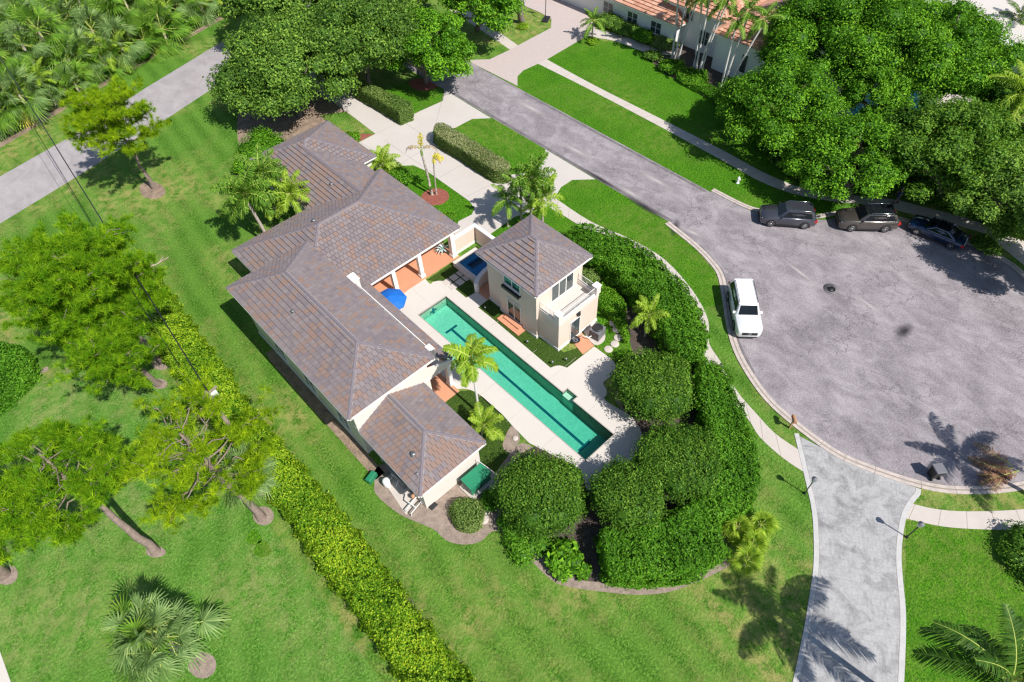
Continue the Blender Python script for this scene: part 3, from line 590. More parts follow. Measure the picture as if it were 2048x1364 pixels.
def caps(mb, a, b, w=0.15, h=0.115, seg=0.40, white=True, m='ridge_cap'):
    """overlapping ridge or hip caps from a up to b, bedded in mortar"""
    a, b = Vector(a), Vector(b); d = (b - a); L = d.length; d.normalize(); sd = d.cross(Vector((0, 0, 1))).normalized(); up = sd.cross(d).normalized(); n = max(1, int(L / seg))
    for i in range(n):
        p = a + d * (L * i / n - 0.02); q = a + d * (L * (i + 1) / n + 0.02); lift = 0.022
        vs = []
        for r, k, hh in ((p, 1.1, h + lift), (q, 0.92, h)):
            vs += [r - sd * w * k - up * 0.06, r - sd * w * 0.62 * k + up * hh * 0.8, r + up * hh, r + sd * w * 0.62 * k + up * hh * 0.8, r + sd * w * k - up * 0.06]
        mb.add(vs, [(j, j + 1, 6 + j, 5 + j) for j in range(4)] + [(4, 3, 2, 1, 0)], m)
    if white:
        for sgn in (-1, 1):
            vs = []
            for r in (a, b): vs += [r + sd * sgn * (w + 0.02) - up * 0.10, r + sd * sgn * (w + 0.02) + up * 0.045, r + sd * sgn * (w - 0.05) + up * 0.05]
            mb.add(vs, [(0, 3, 4, 1), (1, 4, 5, 2)] if sgn > 0 else [(1, 4, 3, 0), (2, 5, 4, 1)], 'mortar')
def hip(x0, x1, y0, y1, z, pitch=PITCH_R):
    """the four slopes and the ridge of a hip roof"""
    hw = min(x1 - x0, y1 - y0) / 2; zr = z + hw * pitch
    if x1 - x0 >= y1 - y0: ra, rb = (x0 + hw, (y0 + y1) / 2, zr), (x1 - hw, (y0 + y1) / 2, zr)
    else: ra, rb = ((x0 + x1) / 2, y0 + hw, zr), ((x0 + x1) / 2, y1 - hw, zr)
    c = [(x0, y0, z), (x1, y0, z), (x1, y1, z), (x0, y1, z)]
    if x1 - x0 >= y1 - y0: sl = [[c[0], c[1], rb, ra], [c[1], c[2], rb], [c[2], c[3], ra, rb], [c[3], c[0], ra]]; hips = [(c[0], ra), (c[3], ra), (c[1], rb), (c[2], rb)]
    else: sl = [[c[0], c[1], ra], [c[1], c[2], rb, ra], [c[2], c[3], rb], [c[3], c[0], ra, rb]]; hips = [(c[0], ra), (c[1], ra), (c[2], rb), (c[3], rb)]
    return sl, hips, (ra, rb)
def eave_trim(mb, x0, x1, y0, y1, z, sides='SENW', m='trim'):
    """fascia board with a gutter under the tiles, soffit inside"""
    t = 0.035
    if 'S' in sides: mb.box(x0, x1, y0 - 0.0, y0 + t, z - 0.17, z + 0.005, m); mb.box(x0, x1, y0 - 0.11, y0 - 0.003, z - 0.11, z - 0.02, m)
    if 'N' in sides: mb.box(x0, x1, y1 - t, y1, z - 0.17, z + 0.005, m)
    if 'W' in sides: mb.box(x0, x0 + t, y0 + t + 0.003, y1 - t - 0.003, z - 0.17, z + 0.005, m); mb.box(x0 - 0.11, x0 - 0.003, y0, y1, z - 0.11, z - 0.02, m)
    if 'E' in sides: mb.box(x1 - t, x1, y0 + t + 0.003, y1 - t - 0.003, z - 0.17, z + 0.005, m)
    mb.box(x0 + t + 0.002, x1 - t - 0.002, y0 + t + 0.002, y1 - t - 0.002, z - 0.10, z - 0.04, m)
def deckpoly(mb, sl, m='underlay'):
    for p in sl: mb.add(p, [tuple(range(len(p)))], m)
def shift(mb, o):
    mb.v = [(p[0] - o[0], p[1] - o[1], p[2] - o[2]) for p in mb.v]; return mb
def window(parent, o, axis, a0, a1, z0, z1, plane, out, n=2, frame='trim', glass='window_glass', name='window', sill=True, depth=0.06, rows=1):
    """framed window on a wall; axis 'x' = runs along X on a wall facing out (-1/+1) along Y"""
    def bx(mb, p0, p1, q0, q1, d0, d1, m):
        lo, hi = sorted((plane + out * d0, plane + out * d1))
        if axis == 'x': mb.box(p0 - o[0], p1 - o[0], lo - o[1], hi - o[1], q0 - o[2], q1 - o[2], m)
        else: mb.box(lo - o[0], hi - o[0], p0 - o[1], p1 - o[1], q0 - o[2], q1 - o[2], m)
    g = MB(); bx(g, a0, a1, z0, z1, 0.004, 0.03, glass); w = g.build(name, parent)
    f = MB(); t = 0.07
    bx(f, a0 - t, a0, z0 - t, z1 + t, 0.002, depth, frame); bx(f, a1, a1 + t, z0 - t, z1 + t, 0.002, depth, frame); bx(f, a0 + 0.001, a1 - 0.001, z1, z1 + t, 0.002, depth, frame); bx(f, a0 + 0.001, a1 - 0.001, z0 - t, z0, 0.002, depth, frame)
    for k in range(1, n): c = a0 + (a1 - a0) * k / n; bx(f, c - 0.04, c + 0.04, z0 + 0.001, z1 - 0.001, 0.031, depth - 0.004, frame)
    for k in range(1, rows): c = z0 + (z1 - z0) * k / rows; bx(f, a0 + 0.001, a1 - 0.001, c - 0.02, c + 0.02, 0.031, depth - 0.012, frame)
    f.build('frame', w)
    if sill: sb = MB(); bx(sb, a0 - 0.12, a1 + 0.12, z0 - t - 0.07, z0 - t - 0.002, 0.002, 0.14, 'trim'); sb.build('sill', w)
    return w
def pipe_vent(mb, c, r=0.10, h=0.30, m='metal_grey'):
    mb.lathe([(r * 1.9, -0.05), (r * 1.8, 0.06), (r, 0.10), (r, h), (r * 1.25, h), (r * 1.25, h + 0.05), (r * 0.2, h + 0.06)], c, m, 12)

# ------------------------------------------------------------------ main house
HO = (15.0, 36.0, 0.0)
house = empty('main_house', HO, 0, 'large stucco house with grey and terracotta tiled hip roofs beside the pool', 'house')
rng = random.Random(5)
WT = (0.34, 0.22, 0.17, 0.12, 0.10, 0.05)
WTR = (0.18, 0.10, 0.10, 0.34, 0.22, 0.06)
rf = Roofer('roof_tile_', WT, rng)
wings = {}
# west wing, two storeys
WX0, WX1, WY0, WY1, WZ = 6.55, 13.52, 24.05, 40.2, 5.45
MX0, MX1, MY0, MY1, MZ = 9.42, 24.85, 35.15, 46.65, 3.0
SX0, SX1, SY0, SY1, SZ = 7.02, 12.46, 17.9, 24.5, 3.0
base = MB(); capm = MB(); trim = MB()
sl, hips_, rd = hip(WX0, WX1, WY0, WY1, WZ, 0.475); deckpoly(base, sl)
for k, p in enumerate(sl): rf.slope(p, (0.30, 0.19, 0.14, 0.19, 0.14, 0.04) if k in (3, 0) else WT)
for a, b in hips_: caps(capm, a, b)
caps(capm, *rd); eave_trim(trim, WX0, WX1, WY0, WY1, WZ); HIPT = [(hips_, rd)]
# main block
sl, hips_, rd = hip(MX0, MX1, MY0, MY1, MZ); deckpoly(base, sl)
for k, p in enumerate(sl): rf.slope(p, (0.31, 0.21, 0.17, 0.16, 0.11, 0.04) if k == 0 else ((0.3, 0.2, 0.12, 0.2, 0.13, 0.05) if k == 3 else WT))
for a, b in hips_: caps(capm, a, b)
caps(capm, *rd); eave_trim(trim, MX0, MX1, MY0, MY1, MZ)
# south wing: gable end against the two-storey wall
hw = (SX1 - SX0) / 2; xm = (SX0 + SX1) / 2; zr = SZ + hw * PITCH_R
ra, rb = (xm, SY0 + hw, zr), (xm, SY1, zr)
sl = [[(SX0, SY0, SZ), (SX1, SY0, SZ), ra], [(SX1, SY0, SZ), (SX1, SY1, SZ), rb, ra], [(SX0, SY1, SZ), (SX0, SY0, SZ), ra, rb]]
deckpoly(base, sl)
for k, p in enumerate(sl): rf.slope(p, WTR if k != 1 else (0.3, 0.24, 0.12, 0.14, 0.13, 0.07))
caps(capm, (SX0, SY0, SZ), ra); caps(capm, (SX1, SY0, SZ), ra); caps(capm, ra, rb); eave_trim(trim, SX0, SX1, SY0, SY1 - 0.06, SZ, 'SEW')
# garage with its link to the main block
GX0, GX1, GY0, GY1, GZ = 16.9, 25.75, 48.7, 57.15, 3.0
gy = (GY0 + GY1) / 2; ghw = (GY1 - GY0) / 2; gz = GZ + ghw * PITCH_R; gxa, gxb = GX0 + ghw, GX1 - ghw
CX1 = 24.15; cx = (GX0 + CX1) / 2; chw = (CX1 - GX0) / 2; cz = GZ + chw * PITCH_R; cyt = gy - (gz - cz) / PITCH_R
A, B = (gxa, gy, gz), (gxb, gy, gz); Cc = (cx, cyt, cz)
sl = [[(GX1, GY0, GZ), (GX1, GY1, GZ), B], [(GX1, GY1, GZ), (GX0, GY1, GZ), A, B], [(cx + 0.0, GY0, GZ), (GX1, GY0, GZ), B, A, Cc][0:4] + [Cc],
      [(GX0, GY1, GZ), (GX0, cyt, GZ), Cc, A], [(GX0, cyt, GZ), (GX0, 42.3, GZ), (cx, 42.3, cz), Cc], [(CX1, 42.3, GZ), (CX1, cyt + 0.0, GZ), Cc, (cx, 42.3, cz)]]
deckpoly(base, sl)
for k, p in enumerate(sl): rf.slope(p, WTR if k in (3, 4) else WT)
caps(capm, (GX1, GY0, GZ), B); caps(capm, (GX1, GY1, GZ), B); caps(capm, (GX0, GY1, GZ), A); caps(capm, A, B); caps(capm, Cc, A); caps(capm, (cx, 43.0, cz), Cc)
eave_trim(trim, GX0, GX1, GY0, GY1, GZ, 'SENW'); eave_trim(trim, GX0 + 0.002, CX1, 42.3, GY0 - 0.01, GZ - 0.003, 'EW')
# lean-to porch roof along the pool side of the west wing
PE, PT = 15.35, 14.32
pz0, pz1 = 2.95, 3.62
sl = [[(PE, 24.75, pz0), (PE, 36.2, pz0), (PT, 36.2, pz1), (PT, 25.25, pz1)]]
deckpoly(base, sl); rf.slope(sl[0]); 
trim.box(PE - 0.04, PE, 24.76, 35.1, pz0 - 0.17, pz0 - 0.005, 'trim')
roof = shift(base, HO).build('roof', house)
shift(capm, HO).build('ridge_caps', roof); shift(trim, HO).build('gutter', roof)
rf.finish(house, roof)
vm = MB()
for c in ((15.1, 41.6, 5.55), (9.0, 31.2, 6.55), (8.7, 19.8, 3.85), (19.6, 46.2, 4.35)): pipe_vent(vm, c)
vm2 = MB(); pipe_vent(vm2, (8.0, 18.9, 3.45), 0.06, 0.16)
for k, c in enumerate(((15.3, 42.0, 5.35), (8.55, 33.5, 6.38), (8.35, 20.1, 3.62), (19.55, 46.3, 4.30))):
    v = MB(); pipe_vent(v, (0, 0, 0), 0.13 if k != 1 else 0.09, 0.24); v.build('roof_vent', house, (c[0] - HO[0], c[1] - HO[1], c[2]))
v = MB(); pipe_vent(v, (0, 0, 0), 0.06, 0.15); v.build('roof_vent', house, (7.75 - HO[0], 19.0 - HO[1], 3.36))
# walls
wl = MB()
wl.box(WX0 + 0.45, WX1 - 0.45, WY0 + 0.45, WY1 - 0.45, 0.25, WZ - 0.06, 'stucco_white'); wl.box(WX0 + 0.38, WX1 - 0.38, WY0 + 0.38, WY1 - 0.38, 0, 0.25, 'trim'); wl.box(WX0 + 0.41, WX1 - 0.41, WY0 + 0.41, WY1 - 0.41, 2.95, 3.1, 'trim')
wl.box(MX0 + 0.45, 20.0, 39.0, MY1 - 0.45, 0, MZ - 0.06, 'stucco'); wl.box(20.003, MX1 - 0.45, 39.4, MY1 - 0.45, 0, MZ - 0.06, 'stucco'); wl.box(MX0 + 0.45, 13.0, 37, 39.0 - 0.003, 0, MZ - 0.07, 'stucco')
wl.box(SX0 + 0.35, SX1 - 0.35, SY0 + 0.4, WY0 + 0.447, 0, SZ - 0.06, 'stucco_white')
wl.box(GX0 + 0.4, GX1 - 0.4, GY0 + 0.4, GY1 - 0.4, 0, GZ - 0.06, 'stucco_white'); wl.box(GX0 + 0.45, CX1 - 0.4, 46.0, GY0 + 0.397, 0, GZ - 0.07, 'stucco_white')
shift(wl, HO).build('wall', house)
# balcony strip on the pool side, with end pillars and railing
bl = MB(); bl.box(13.08, 14.30, 25.3, 35.6, 3.35, 3.62, 'stucco_white'); bl.box(13.6, 14.30, 25.2, 25.75, 3.62, 4.62, 'stucco_white'); bl.box(13.54, 14.36, 25.14, 25.81, 4.62, 4.7, 'trim'); bl.box(13.6, 14.5, 34.7, 35.5, 3.62, 4.62, 'stucco_white'); bl.box(13.54, 14.56, 34.64, 35.56, 4.62, 4.72, 'trim')
shift(bl, HO).build('balcony', house)
rl = MB(); rl.box(14.13, 14.19, 25.76, 34.69, 4.42, 4.47, 'white_paint'); rl.box(14.13, 14.19, 25.76, 34.69, 3.72, 3.76, 'white_paint')
for y in np.arange(25.9, 34.6, 0.13): rl.box(14.15, 14.175, y, y + 0.025, 3.76, 4.42, 'white_paint')
for y in np.arange(27.6, 34.5, 1.75): rl.box(14.125, 14.195, y, y + 0.07, 3.62, 4.42, 'white_paint')
shift(rl, HO).build('railing', house)
# porch: floor, beams, columns
fl = MB(); fl.box(13.08, 14.996, 23.95, 35.0, 0.0, 0.06, 'terracotta'); fl.box(13.083, 24.35, 35.003, 39.38, 0.0, 0.065, 'terracotta')
shift(fl, HO).build('porch_floor', house)
for x, y, w in ((24.0, 35.42, 0.42), (20.45, 35.42, 0.36), (17.75, 35.42, 0.36), (15.0, 35.42, 0.36), (14.95, 24.95, 0.36), (14.95, 30.0, 0.32)):
    c = MB(); c.box(-w / 2, w / 2, -w / 2, w / 2, 0, 2.84, 'trim'); c.box(-w / 2 - 0.06, w / 2 + 0.06, -w / 2 - 0.06, w / 2 + 0.06, 0, 0.32, 'trim'); c.build('column', house, (x - HO[0], y - HO[1], 0))
bm = MB(); bm.box(15.0, 24.2, 35.26, 35.58, 2.6, 2.83, 'trim'); bm.box(14.8, 15.1, 24.8, 35.25, 2.55, 2.78, 'trim'); bm.add([(13.08, 24.72, 2.5), (15.3, 24.72, 2.5), (15.3, 24.72, 2.93), (13.08, 24.72, 3.85), (13.08, 24.86, 2.5), (15.3, 24.86, 2.5), (15.3, 24.86, 2.93), (13.08, 24.86, 3.85)], [(0, 1, 2, 3), (7, 6, 5, 4), (1, 0, 4, 5), (2, 1, 5, 6), (3, 2, 6, 7)], 'stucco_white')
shift(bm, HO).build('beam', house)
# openings
for y0, y1 in ((26.2, 27.6), (30.6, 32.0), (34.8, 36.2)): window(house, HO, 'y', y0, y1, 0.9, 2.3, WX0 + 0.45, -1, 2, rows=2); 
for y0, y1 in ((26.2, 27.6), (30.6, 32.0), (34.8, 36.2)): window(house, HO, 'y', y0, y1, 3.6, 4.8, WX0 + 0.45, -1, 2, rows=2)
for x0, x1 in ((8.3, 8.75), (10.6, 11.05)):
    s = MB(); s.box(x0 - HO[0], x1 - HO[0], WY0 + 0.40 - HO[1], WY0 + 0.447 - HO[1], 4.25, 5.0, 'trim'); s.build('shutter', house)
window(house, HO, 'y', 44.0, 45.6, 0.9, 2.2, MX0 + 0.45, -1, 2)
for y0, y1 in ((25.6, 27.4), (28.2, 30.0), (31.0, 32.8)): window(house, HO, 'y', y0, y1, 0.12, 2.2, WX1 - 0.45, 1, 2, sill=False, name='door')
for x0, x1 in ((13.6, 15.4), (16.2, 18.0)): window(house, HO, 'x', x0, x1, 0.12, 2.2, 39.0, -1, 2, sill=False, name='door')
window(house, HO, 'y', 49.8, 51.6, 0.05, 2.1, GX1 - 0.4, 1, 1, glass='white_paint', sill=False, name='door'); window(house, HO, 'y', 52.4, 55.8, 0.05, 2.1, GX1 - 0.4, 1, 4, glass='white_paint', sill=False, name='door', rows=4)
dp = MB(); dp.tube([(WX0 - 0.05, WY0 + 0.1, WZ - 0.1), (WX0 + 0.40, WY0 + 0.38, WZ - 0.5), (WX0 + 0.40, WY0 + 0.38, 0.1)], 0.045, 'trim', 6); dp.tube([(SX0 + 0.0, SY1 - 1.4, 2.85), (SX0 + 0.28, SY1 - 1.3, 2.6), (SX0 + 0.28, SY1 - 1.3, 0.1)], 0.045, 'trim', 6)
shift(dp, HO).build('downpipe', house)

# ------------------------------------------------------------------ pool house
TO = (25.2, 26.4, 0.0)
TX0, TX1, TY0, TY1, TZ = 22.24, 28.15, 23.08, 29.66, 5.55
ph = empty('pool_house', TO, 0, 'two storey peach pool house with square tiled roof and front balcony', 'pool house')
rf = Roofer('roof_tile_', (0.38, 0.26, 0.14, 0.12, 0.06, 0.04), rng)
base = MB(); capm = MB(); trim = MB(); sl, hips_, rd = hip(TX0, TX1, TY0, TY1, TZ, 0.56); deckpoly(base, sl)
for p in sl: rf.slope(p)
for a, b in hips_: caps(capm, a, b)
caps(capm, *rd); eave_trim(trim, TX0, TX1, TY0, TY1, TZ)
roof = shift(base, TO).build('roof', ph); shift(capm, TO).build('ridge_caps', roof); shift(trim, TO).build('gutter', roof); rf.finish(ph, roof)
v = MB(); pipe_vent(v, (0, 0, 0), 0.06, 0.15); v.build('roof_vent', ph, (26.9 - TO[0], 24.2 - TO[1], 6.15))
BX0, BX1, BY0 = 22.97, 27.35, 21.43
wl = MB(); wl.box(22.67, 27.7, 23.53, 27.7, 0.3, TZ - 0.06, 'stucco'); wl.box(22.62, 27.75, 23.48, 27.75, 0, 0.3, 'trim'); wl.box(22.85, 27.69, 27.703, 29.25, 0.3, TZ - 0.06, 'stucco'); wl.box(22.80, 27.73, 27.753, 29.3, 0, 0.3, 'trim')
wl.box(BX0, BX1, BY0, 23.527, 0.3, 2.95, 'stucco'); wl.box(BX0 - 0.05, BX1 + 0.05, BY0 - 0.05, 23.477, 0, 0.3, 'trim')
shift(wl, TO).build('wall', ph)
bl = MB(); z0 = 2.95
bl.box(BX0 + 0.22, BX1 - 0.22, BY0 + 0.2, 23.526, z0, z0 + 0.05, 'deck'); bl.box(BX0 - 0.02, BX1 + 0.02, BY0 - 0.02, BY0 + 0.2, z0, z0 + 0.42, 'stucco_white'); bl.box(BX0 - 0.02, BX0 + 0.2, BY0 + 0.203, 23.526, z0, z0 + 0.42, 'stucco_white'); bl.box(BX1 - 0.2, BX1 + 0.02, BY0 + 0.203, 23.526, z0, z0 + 0.42, 'stucco_white')
for x in (BX0 + 0.14, BX1 - 0.14): bl.box(x - 0.24, x + 0.24, BY0 - 0.08, BY0 + 0.38, z0 + 0.423, z0 + 1.18, 'stucco_white'); bl.box(x - 0.28, x + 0.28, BY0 - 0.12, BY0 + 0.42, z0 + 1.18, z0 + 1.27, 'trim')
shift(bl, TO).build('balcony', ph)
def rail(mb, a, b, z0, z1, m, step=0.13, t=0.02):
    a, b = np.array(a), np.array(b); L = np.linalg.norm(b - a); n = max(2, int(L / step))
    for z in (z0 + 0.06, z1):
        mb.tube([(*a, z), (*b, z)], 0.024, m, 6)
    for i in range(n + 1): p = a + (b - a) * i / n; mb.box(p[0] - t / 2, p[0] + t / 2, p[1] - t / 2, p[1] + t / 2, z0 + 0.02, z1, m)
rl = MB(); y = BY0 + 0.09; rail(rl, (BX0 + 0.4, y), (BX1 - 0.4, y), z0 + 0.42, z0 + 1.12, 'white_paint'); rail(rl, (BX0 + 0.09, BY0 + 0.4), (BX0 + 0.09, 23.5), z0 + 0.42, z0 + 1.12, 'white_paint'); rail(rl, (BX1 - 0.09, BY0 + 0.4), (BX1 - 0.09, 23.5), z0 + 0.42, z0 + 1.12, 'white_paint')
shift(rl, TO).build('railing', ph)
p0 = hitX(1018, 628, 22.67); p1 = hitX(1042, 647, 22.67)
window(ph, TO, 'y', p1[1], p0[1], 0.35, 2.35, 22.67, -1, 2, sill=False, name='door')
q0 = hitX(1008, 566, 22.67); q1 = hitX(1042, 592, 22.67)
window(ph, TO, 'y', q1[1] + 0.1, q0[1] - 0.1, 3.95, 5.1, 22.67, -1, 2, glass='glass_teal')
sb = MB(); sb.box(22.32 - TO[0], 22.665 - TO[0], q1[1] - TO[1], q0[1] - TO[1], 3.52, 3.76, 'metal_dark'); sb.build('planter_box', ph)
d0 = hitY(1141, 660, BY0); d1 = hitY(1154, 652, BY0)
window(ph, TO, 'x', d0[0], d0[0] + 0.95, 0.3, 2.3, BY0, -1, 1, sill=False, name='door')
window(ph, TO, 'x', 24.3, 26.6, z0 + 0.12, z0 + 2.15, 23.53, -1, 3, sill=False, name='door')
lm = MB(); lm.box(-0.12, 0.12, -0.18, 0, -0.1, 0.16, 'metal_dark'); lm.box(-0.2, 0.2, -0.13, -0.02, 0.16, 0.22, 'metal_dark'); lm.build('wall_lamp', ph, (d0[0] + 0.75 - TO[0], BY0 - 0.004 - TO[1], 2.72))
st = MB(); cs = GP([(989.5, 641), (1032, 677), (1052, 662), (1008, 628)]); xa = min(c[0] for c in cs); ya = min(c[1] for c in cs); yb = max(c[1] for c in cs)
st.box(21.75 - TO[0], 22.615 - TO[0], ya + 0.05 - TO[1], yb - 0.05 - TO[1], 0, 0.16, 'terracotta'); st.box(22.15 - TO[0], 22.612 - TO[0], ya + 0.4 - TO[1], yb - 0.4 - TO[1], 0.16, 0.31, 'terracotta'); st.build('doorstep', ph)

# ------------------------------------------------------------------ courtyard: wall, spa, pavers, furniture
gw = MB(); gx, gyy = 26.5, 35.35
gw.box(24.3, 26.9, 35.42, 35.66, 0, 1.75, 'stucco'); gw.box(24.3, 26.95, 35.36, 35.72, 1.75, 1.86, 'trim'); gw.box(26.66, 26.9, 29.3, 35.417, 0, 1.75, 'stucco'); gw.box(26.6, 26.96, 29.3, 35.357, 1.75, 1.86, 'trim'); gw.box(24.3, 26.655, 35.38, 35.417, 0, 0.25, 'trim'); gw.box(26.62, 26.655, 29.3, 35.377, 0, 0.25, 'trim')
tag(shift(gw, (24.3, 29.3, 0)).build('garden_wall', None, (24.3, 29.3, 0)), 'peach garden wall with white coping behind the raised spa', 'wall')
spa = empty('spa', (24.42, 32.86, 0), 0, 'raised square spa with deep blue water beside the pool house', 'spa')
sx0, sx1, sy0, sy1, sz = -1.25, 1.35, -1.6, 1.6, 0.52
mb = MB(); t = 0.34
P0 = [(sx0, sy0), (sx1, sy0), (sx1, sy1), (sx0, sy1)]; P1 = [(sx0 + t, sy0 + t), (sx1 - 0.1, sy0 + t), (sx1 - 0.1, sy1 - t), (sx0 + t, sy1 - t)]
mb.prism(P0, 0, sz - 0.06, 'stucco_white', [P1]); mb.prism([(p[0] * 1.02, p[1] * 1.02) for p in P0], sz - 0.057, sz, 'deck', [P1]); mb.build('basin', spa)
pm('spa_plaster', (0.02, 0.27, 0.52), 0.5, 0.12)
mb = MB(); mb.prism([(p[0] * 1.005, p[1] * 1.005) for p in P1], None, 0.02, 'spa_plaster'); mb.box(P1[0][0], P1[1][0], P1[1][1], P1[1][1] + 0.45, 0.02, 0.25, 'spa_plaster'); mb.box(P1[0][0], P1[0][0] + 0.5, P1[1][1] + 0.453, P1[2][1], 0.02, 0.25, 'spa_plaster'); mb.box(P1[0][0] + 0.503, P1[1][0], P1[2][1] - 0.5, P1[2][1], 0.02, 0.25, 'spa_plaster'); mb.build('seat', spa)
m = MATS['water'].copy(); m.name = 'spa_water'; MATS['spa_water'] = m
for n_ in m.node_tree.nodes:
    if n_.type == 'VOLUME_ABSORPTION': n_.inputs['Density'].default_value = 1.2; n_.inputs['Color'].default_value = (0.1, 0.62, 0.9, 1)
mb = MB(); mb.box(P1[0][0] + 0.002, P1[1][0] - 0.002, P1[0][1] + 0.002, P1[2][1] - 0.002, 0.03, 0.40, 'spa_water'); mb.build('water_surface', spa)
# curving side wall between spa and pool house
cw = MB(); pts = [tuple(p) for p in smooth([(22.68, 30.72), (23.2, 30.98), (24.2, 31.08), (26.6, 31.08)], 5, False)]
for i in range(len(pts) - 1):
    a, b = pts[i], pts[i + 1]; h0 = 1.0 + 0.6 * (i / (len(pts) - 1)) ** 1.3
    d = np.array(b) - np.array(a); d /= np.linalg.norm(d); n = np.array([-d[1], d[0]]) * 0.13
    quad = [tuple(np.array(a) - n), tuple(np.array(b) - n), tuple(np.array(b) + n), tuple(np.array(a) + n)]
    cw.prism(quad, 0, h0, 'stucco'); n *= 1.3; cw.prism([tuple(np.array(a) - n), tuple(np.array(b) - n), tuple(np.array(b) + n), tuple(np.array(a) + n)], h0 + 0.002, h0 + 0.09, 'trim')
cw.prism(circ(pts[0], 0.22, 12), 0, 1.12, 'trim')
o = pts[0]; tag(shift(cw, (o[0], o[1], 0)).build('curved_wall', None, (o[0], o[1], 0)), 'low curving stucco wall sweeping up to the pool house corner', 'wall')
sheet('side_passage', [(22.6, 29.32), (26.6, 29.32), (26.6, 30.94), (23.2, 30.84), (22.6, 30.6)], 0.045, 'terracotta')
pv = MB(); pv.box(-0.33, 0.33, -0.33, 0.33, 0.02, 0.055, 'concrete', 0.012); pvm = pv.mesh('paver')
pp = empty('paver_path', tuple(G(914, 560)[:2]) + (0,), 0, 'six square white pavers set in turf beside the spa', 'pavers')
for i in range(3):
    for j in range(2): put('paver', pvm, pp, (-0.78 + 0.78 * i, -0.39 + 0.78 * j, 0))
sheet('terrace', GP([(1138.6, 676), (1165, 709), (1188, 692), (1160, 663)]), 0.06, 'terracotta')

# ------------------------------------------------------------------ vegetation builders
NR = np.random.default_rng(11)
def unit(v): return v / np.maximum(np.linalg.norm(v, axis=1, keepdims=True), 1e-9)
def leaf_cloud(pos, nrm, size, rng, flat=0.6, aspect=0.55, jitter=0.45):
    """one small folded diamond per position, facing roughly along nrm"""
    n = len(pos); nn = unit(nrm + rng.normal(0, jitter, (n, 3))); t = unit(np.cross(nn, rng.normal(0, 1, (n, 3)))); b = np.cross(nn, t)
    s = (size * rng.uniform(0.6, 1.35, n))[:, None]
    a = pos - t * s * 0.5; c = pos + t * s * 0.5 - nn * s * 0.12; l = pos + b * s * aspect * 0.5 + nn * s * 0.08; r = pos - b * s * aspect * 0.5 + nn * s * 0.08
    v = np.stack([a, r, c, l], 1).reshape(-1, 3); q = np.arange(4 * n).reshape(-1, 4)
    return v, q
def sphere_pts(n, rng):
    d = unit(rng.normal(0, 1, (n, 3))); return d
def ico(c, r, rng, n=1):
    """rough blob (24 faces) used inside crowns"""
    vs = []; q = []
    for i in range(5):
        ph = math.pi * (i + 0.5) / 5 - math.pi / 2
        for k in range(7): th = 2 * math.pi * k / 7; vs.append((math.cos(ph) * math.cos(th), math.cos(ph) * math.sin(th), math.sin(ph)))
    for i in range(4):
        for k in range(7): q.append((i * 7 + k, i * 7 + (k + 1) % 7, (i + 1) * 7 + (k + 1) % 7, (i + 1) * 7 + k))
    v = np.array(vs) * (r * rng.uniform(0.85, 1.15, (35, 1))) + c
    return v, np.array(q)
def crown_mesh(name, lobes, n, size, m, rng, core=0.72, down=-0.35, vspread=0.5, shell=0.42):
    """leaves gathered in lobes: list of (centre, radius xyz)"""
    V = []; Q = []; F = []; base = 0
    ar = np.array([l[1][0] * l[1][1] for l in lobes]); share = np.maximum((n * ar / ar.sum()).astype(int), 30)
    tone = rng.uniform(-0.14, 0.14, len(lobes))
    for (c, r), k, tn in zip(lobes, share, tone):
        c = np.array(c); r = np.array(r); d = sphere_pts(int(k * 1.5), rng); d = d[d[:, 2] > down][:k]
        lump = 1 + 0.16 * np.sin(d[:, :1] * 7 + c[0]) * np.sin(d[:, 1:2] * 6 + c[1]) + 0.10 * np.sin(d[:, 2:] * 9 + c[2])
        rad = (1 - shell * rng.random((len(d), 1)) ** 1.7) * lump
        p = c + d * r * rad; v, q = leaf_cloud(p, d * 0.8 + np.array([0, 0, 0.55]), size, rng)
        V.append(v); Q.append(q + base); base += len(v); F.append(np.clip(rng.normal(0.46, 0.30, len(d)) + tn * 1.6, 0, 1))
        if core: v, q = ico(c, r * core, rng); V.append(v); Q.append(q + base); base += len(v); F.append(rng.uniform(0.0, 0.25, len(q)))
    return np_mesh(name, np.concatenate(V), np.concatenate(Q), m, val=np.concatenate(F))
def limb(mb, a, b, r0, r1, m, rng, sag=0.0, n=5, wob=0.12):
    a, b = np.array(a, float), np.array(b, float); L = np.linalg.norm(b - a); pts = []
    for i in range(n + 1):
        t = i / n; p = a + (b - a) * t; p = p + rng.normal(0, wob * L / 8, 3) * math.sin(math.pi * t); p[2] += sag * math.sin(math.pi * t); pts.append(p)
    mb.tube(pts, [r0 + (r1 - r0) * i / n for i in range(n + 1)], m, 7, True); return pts
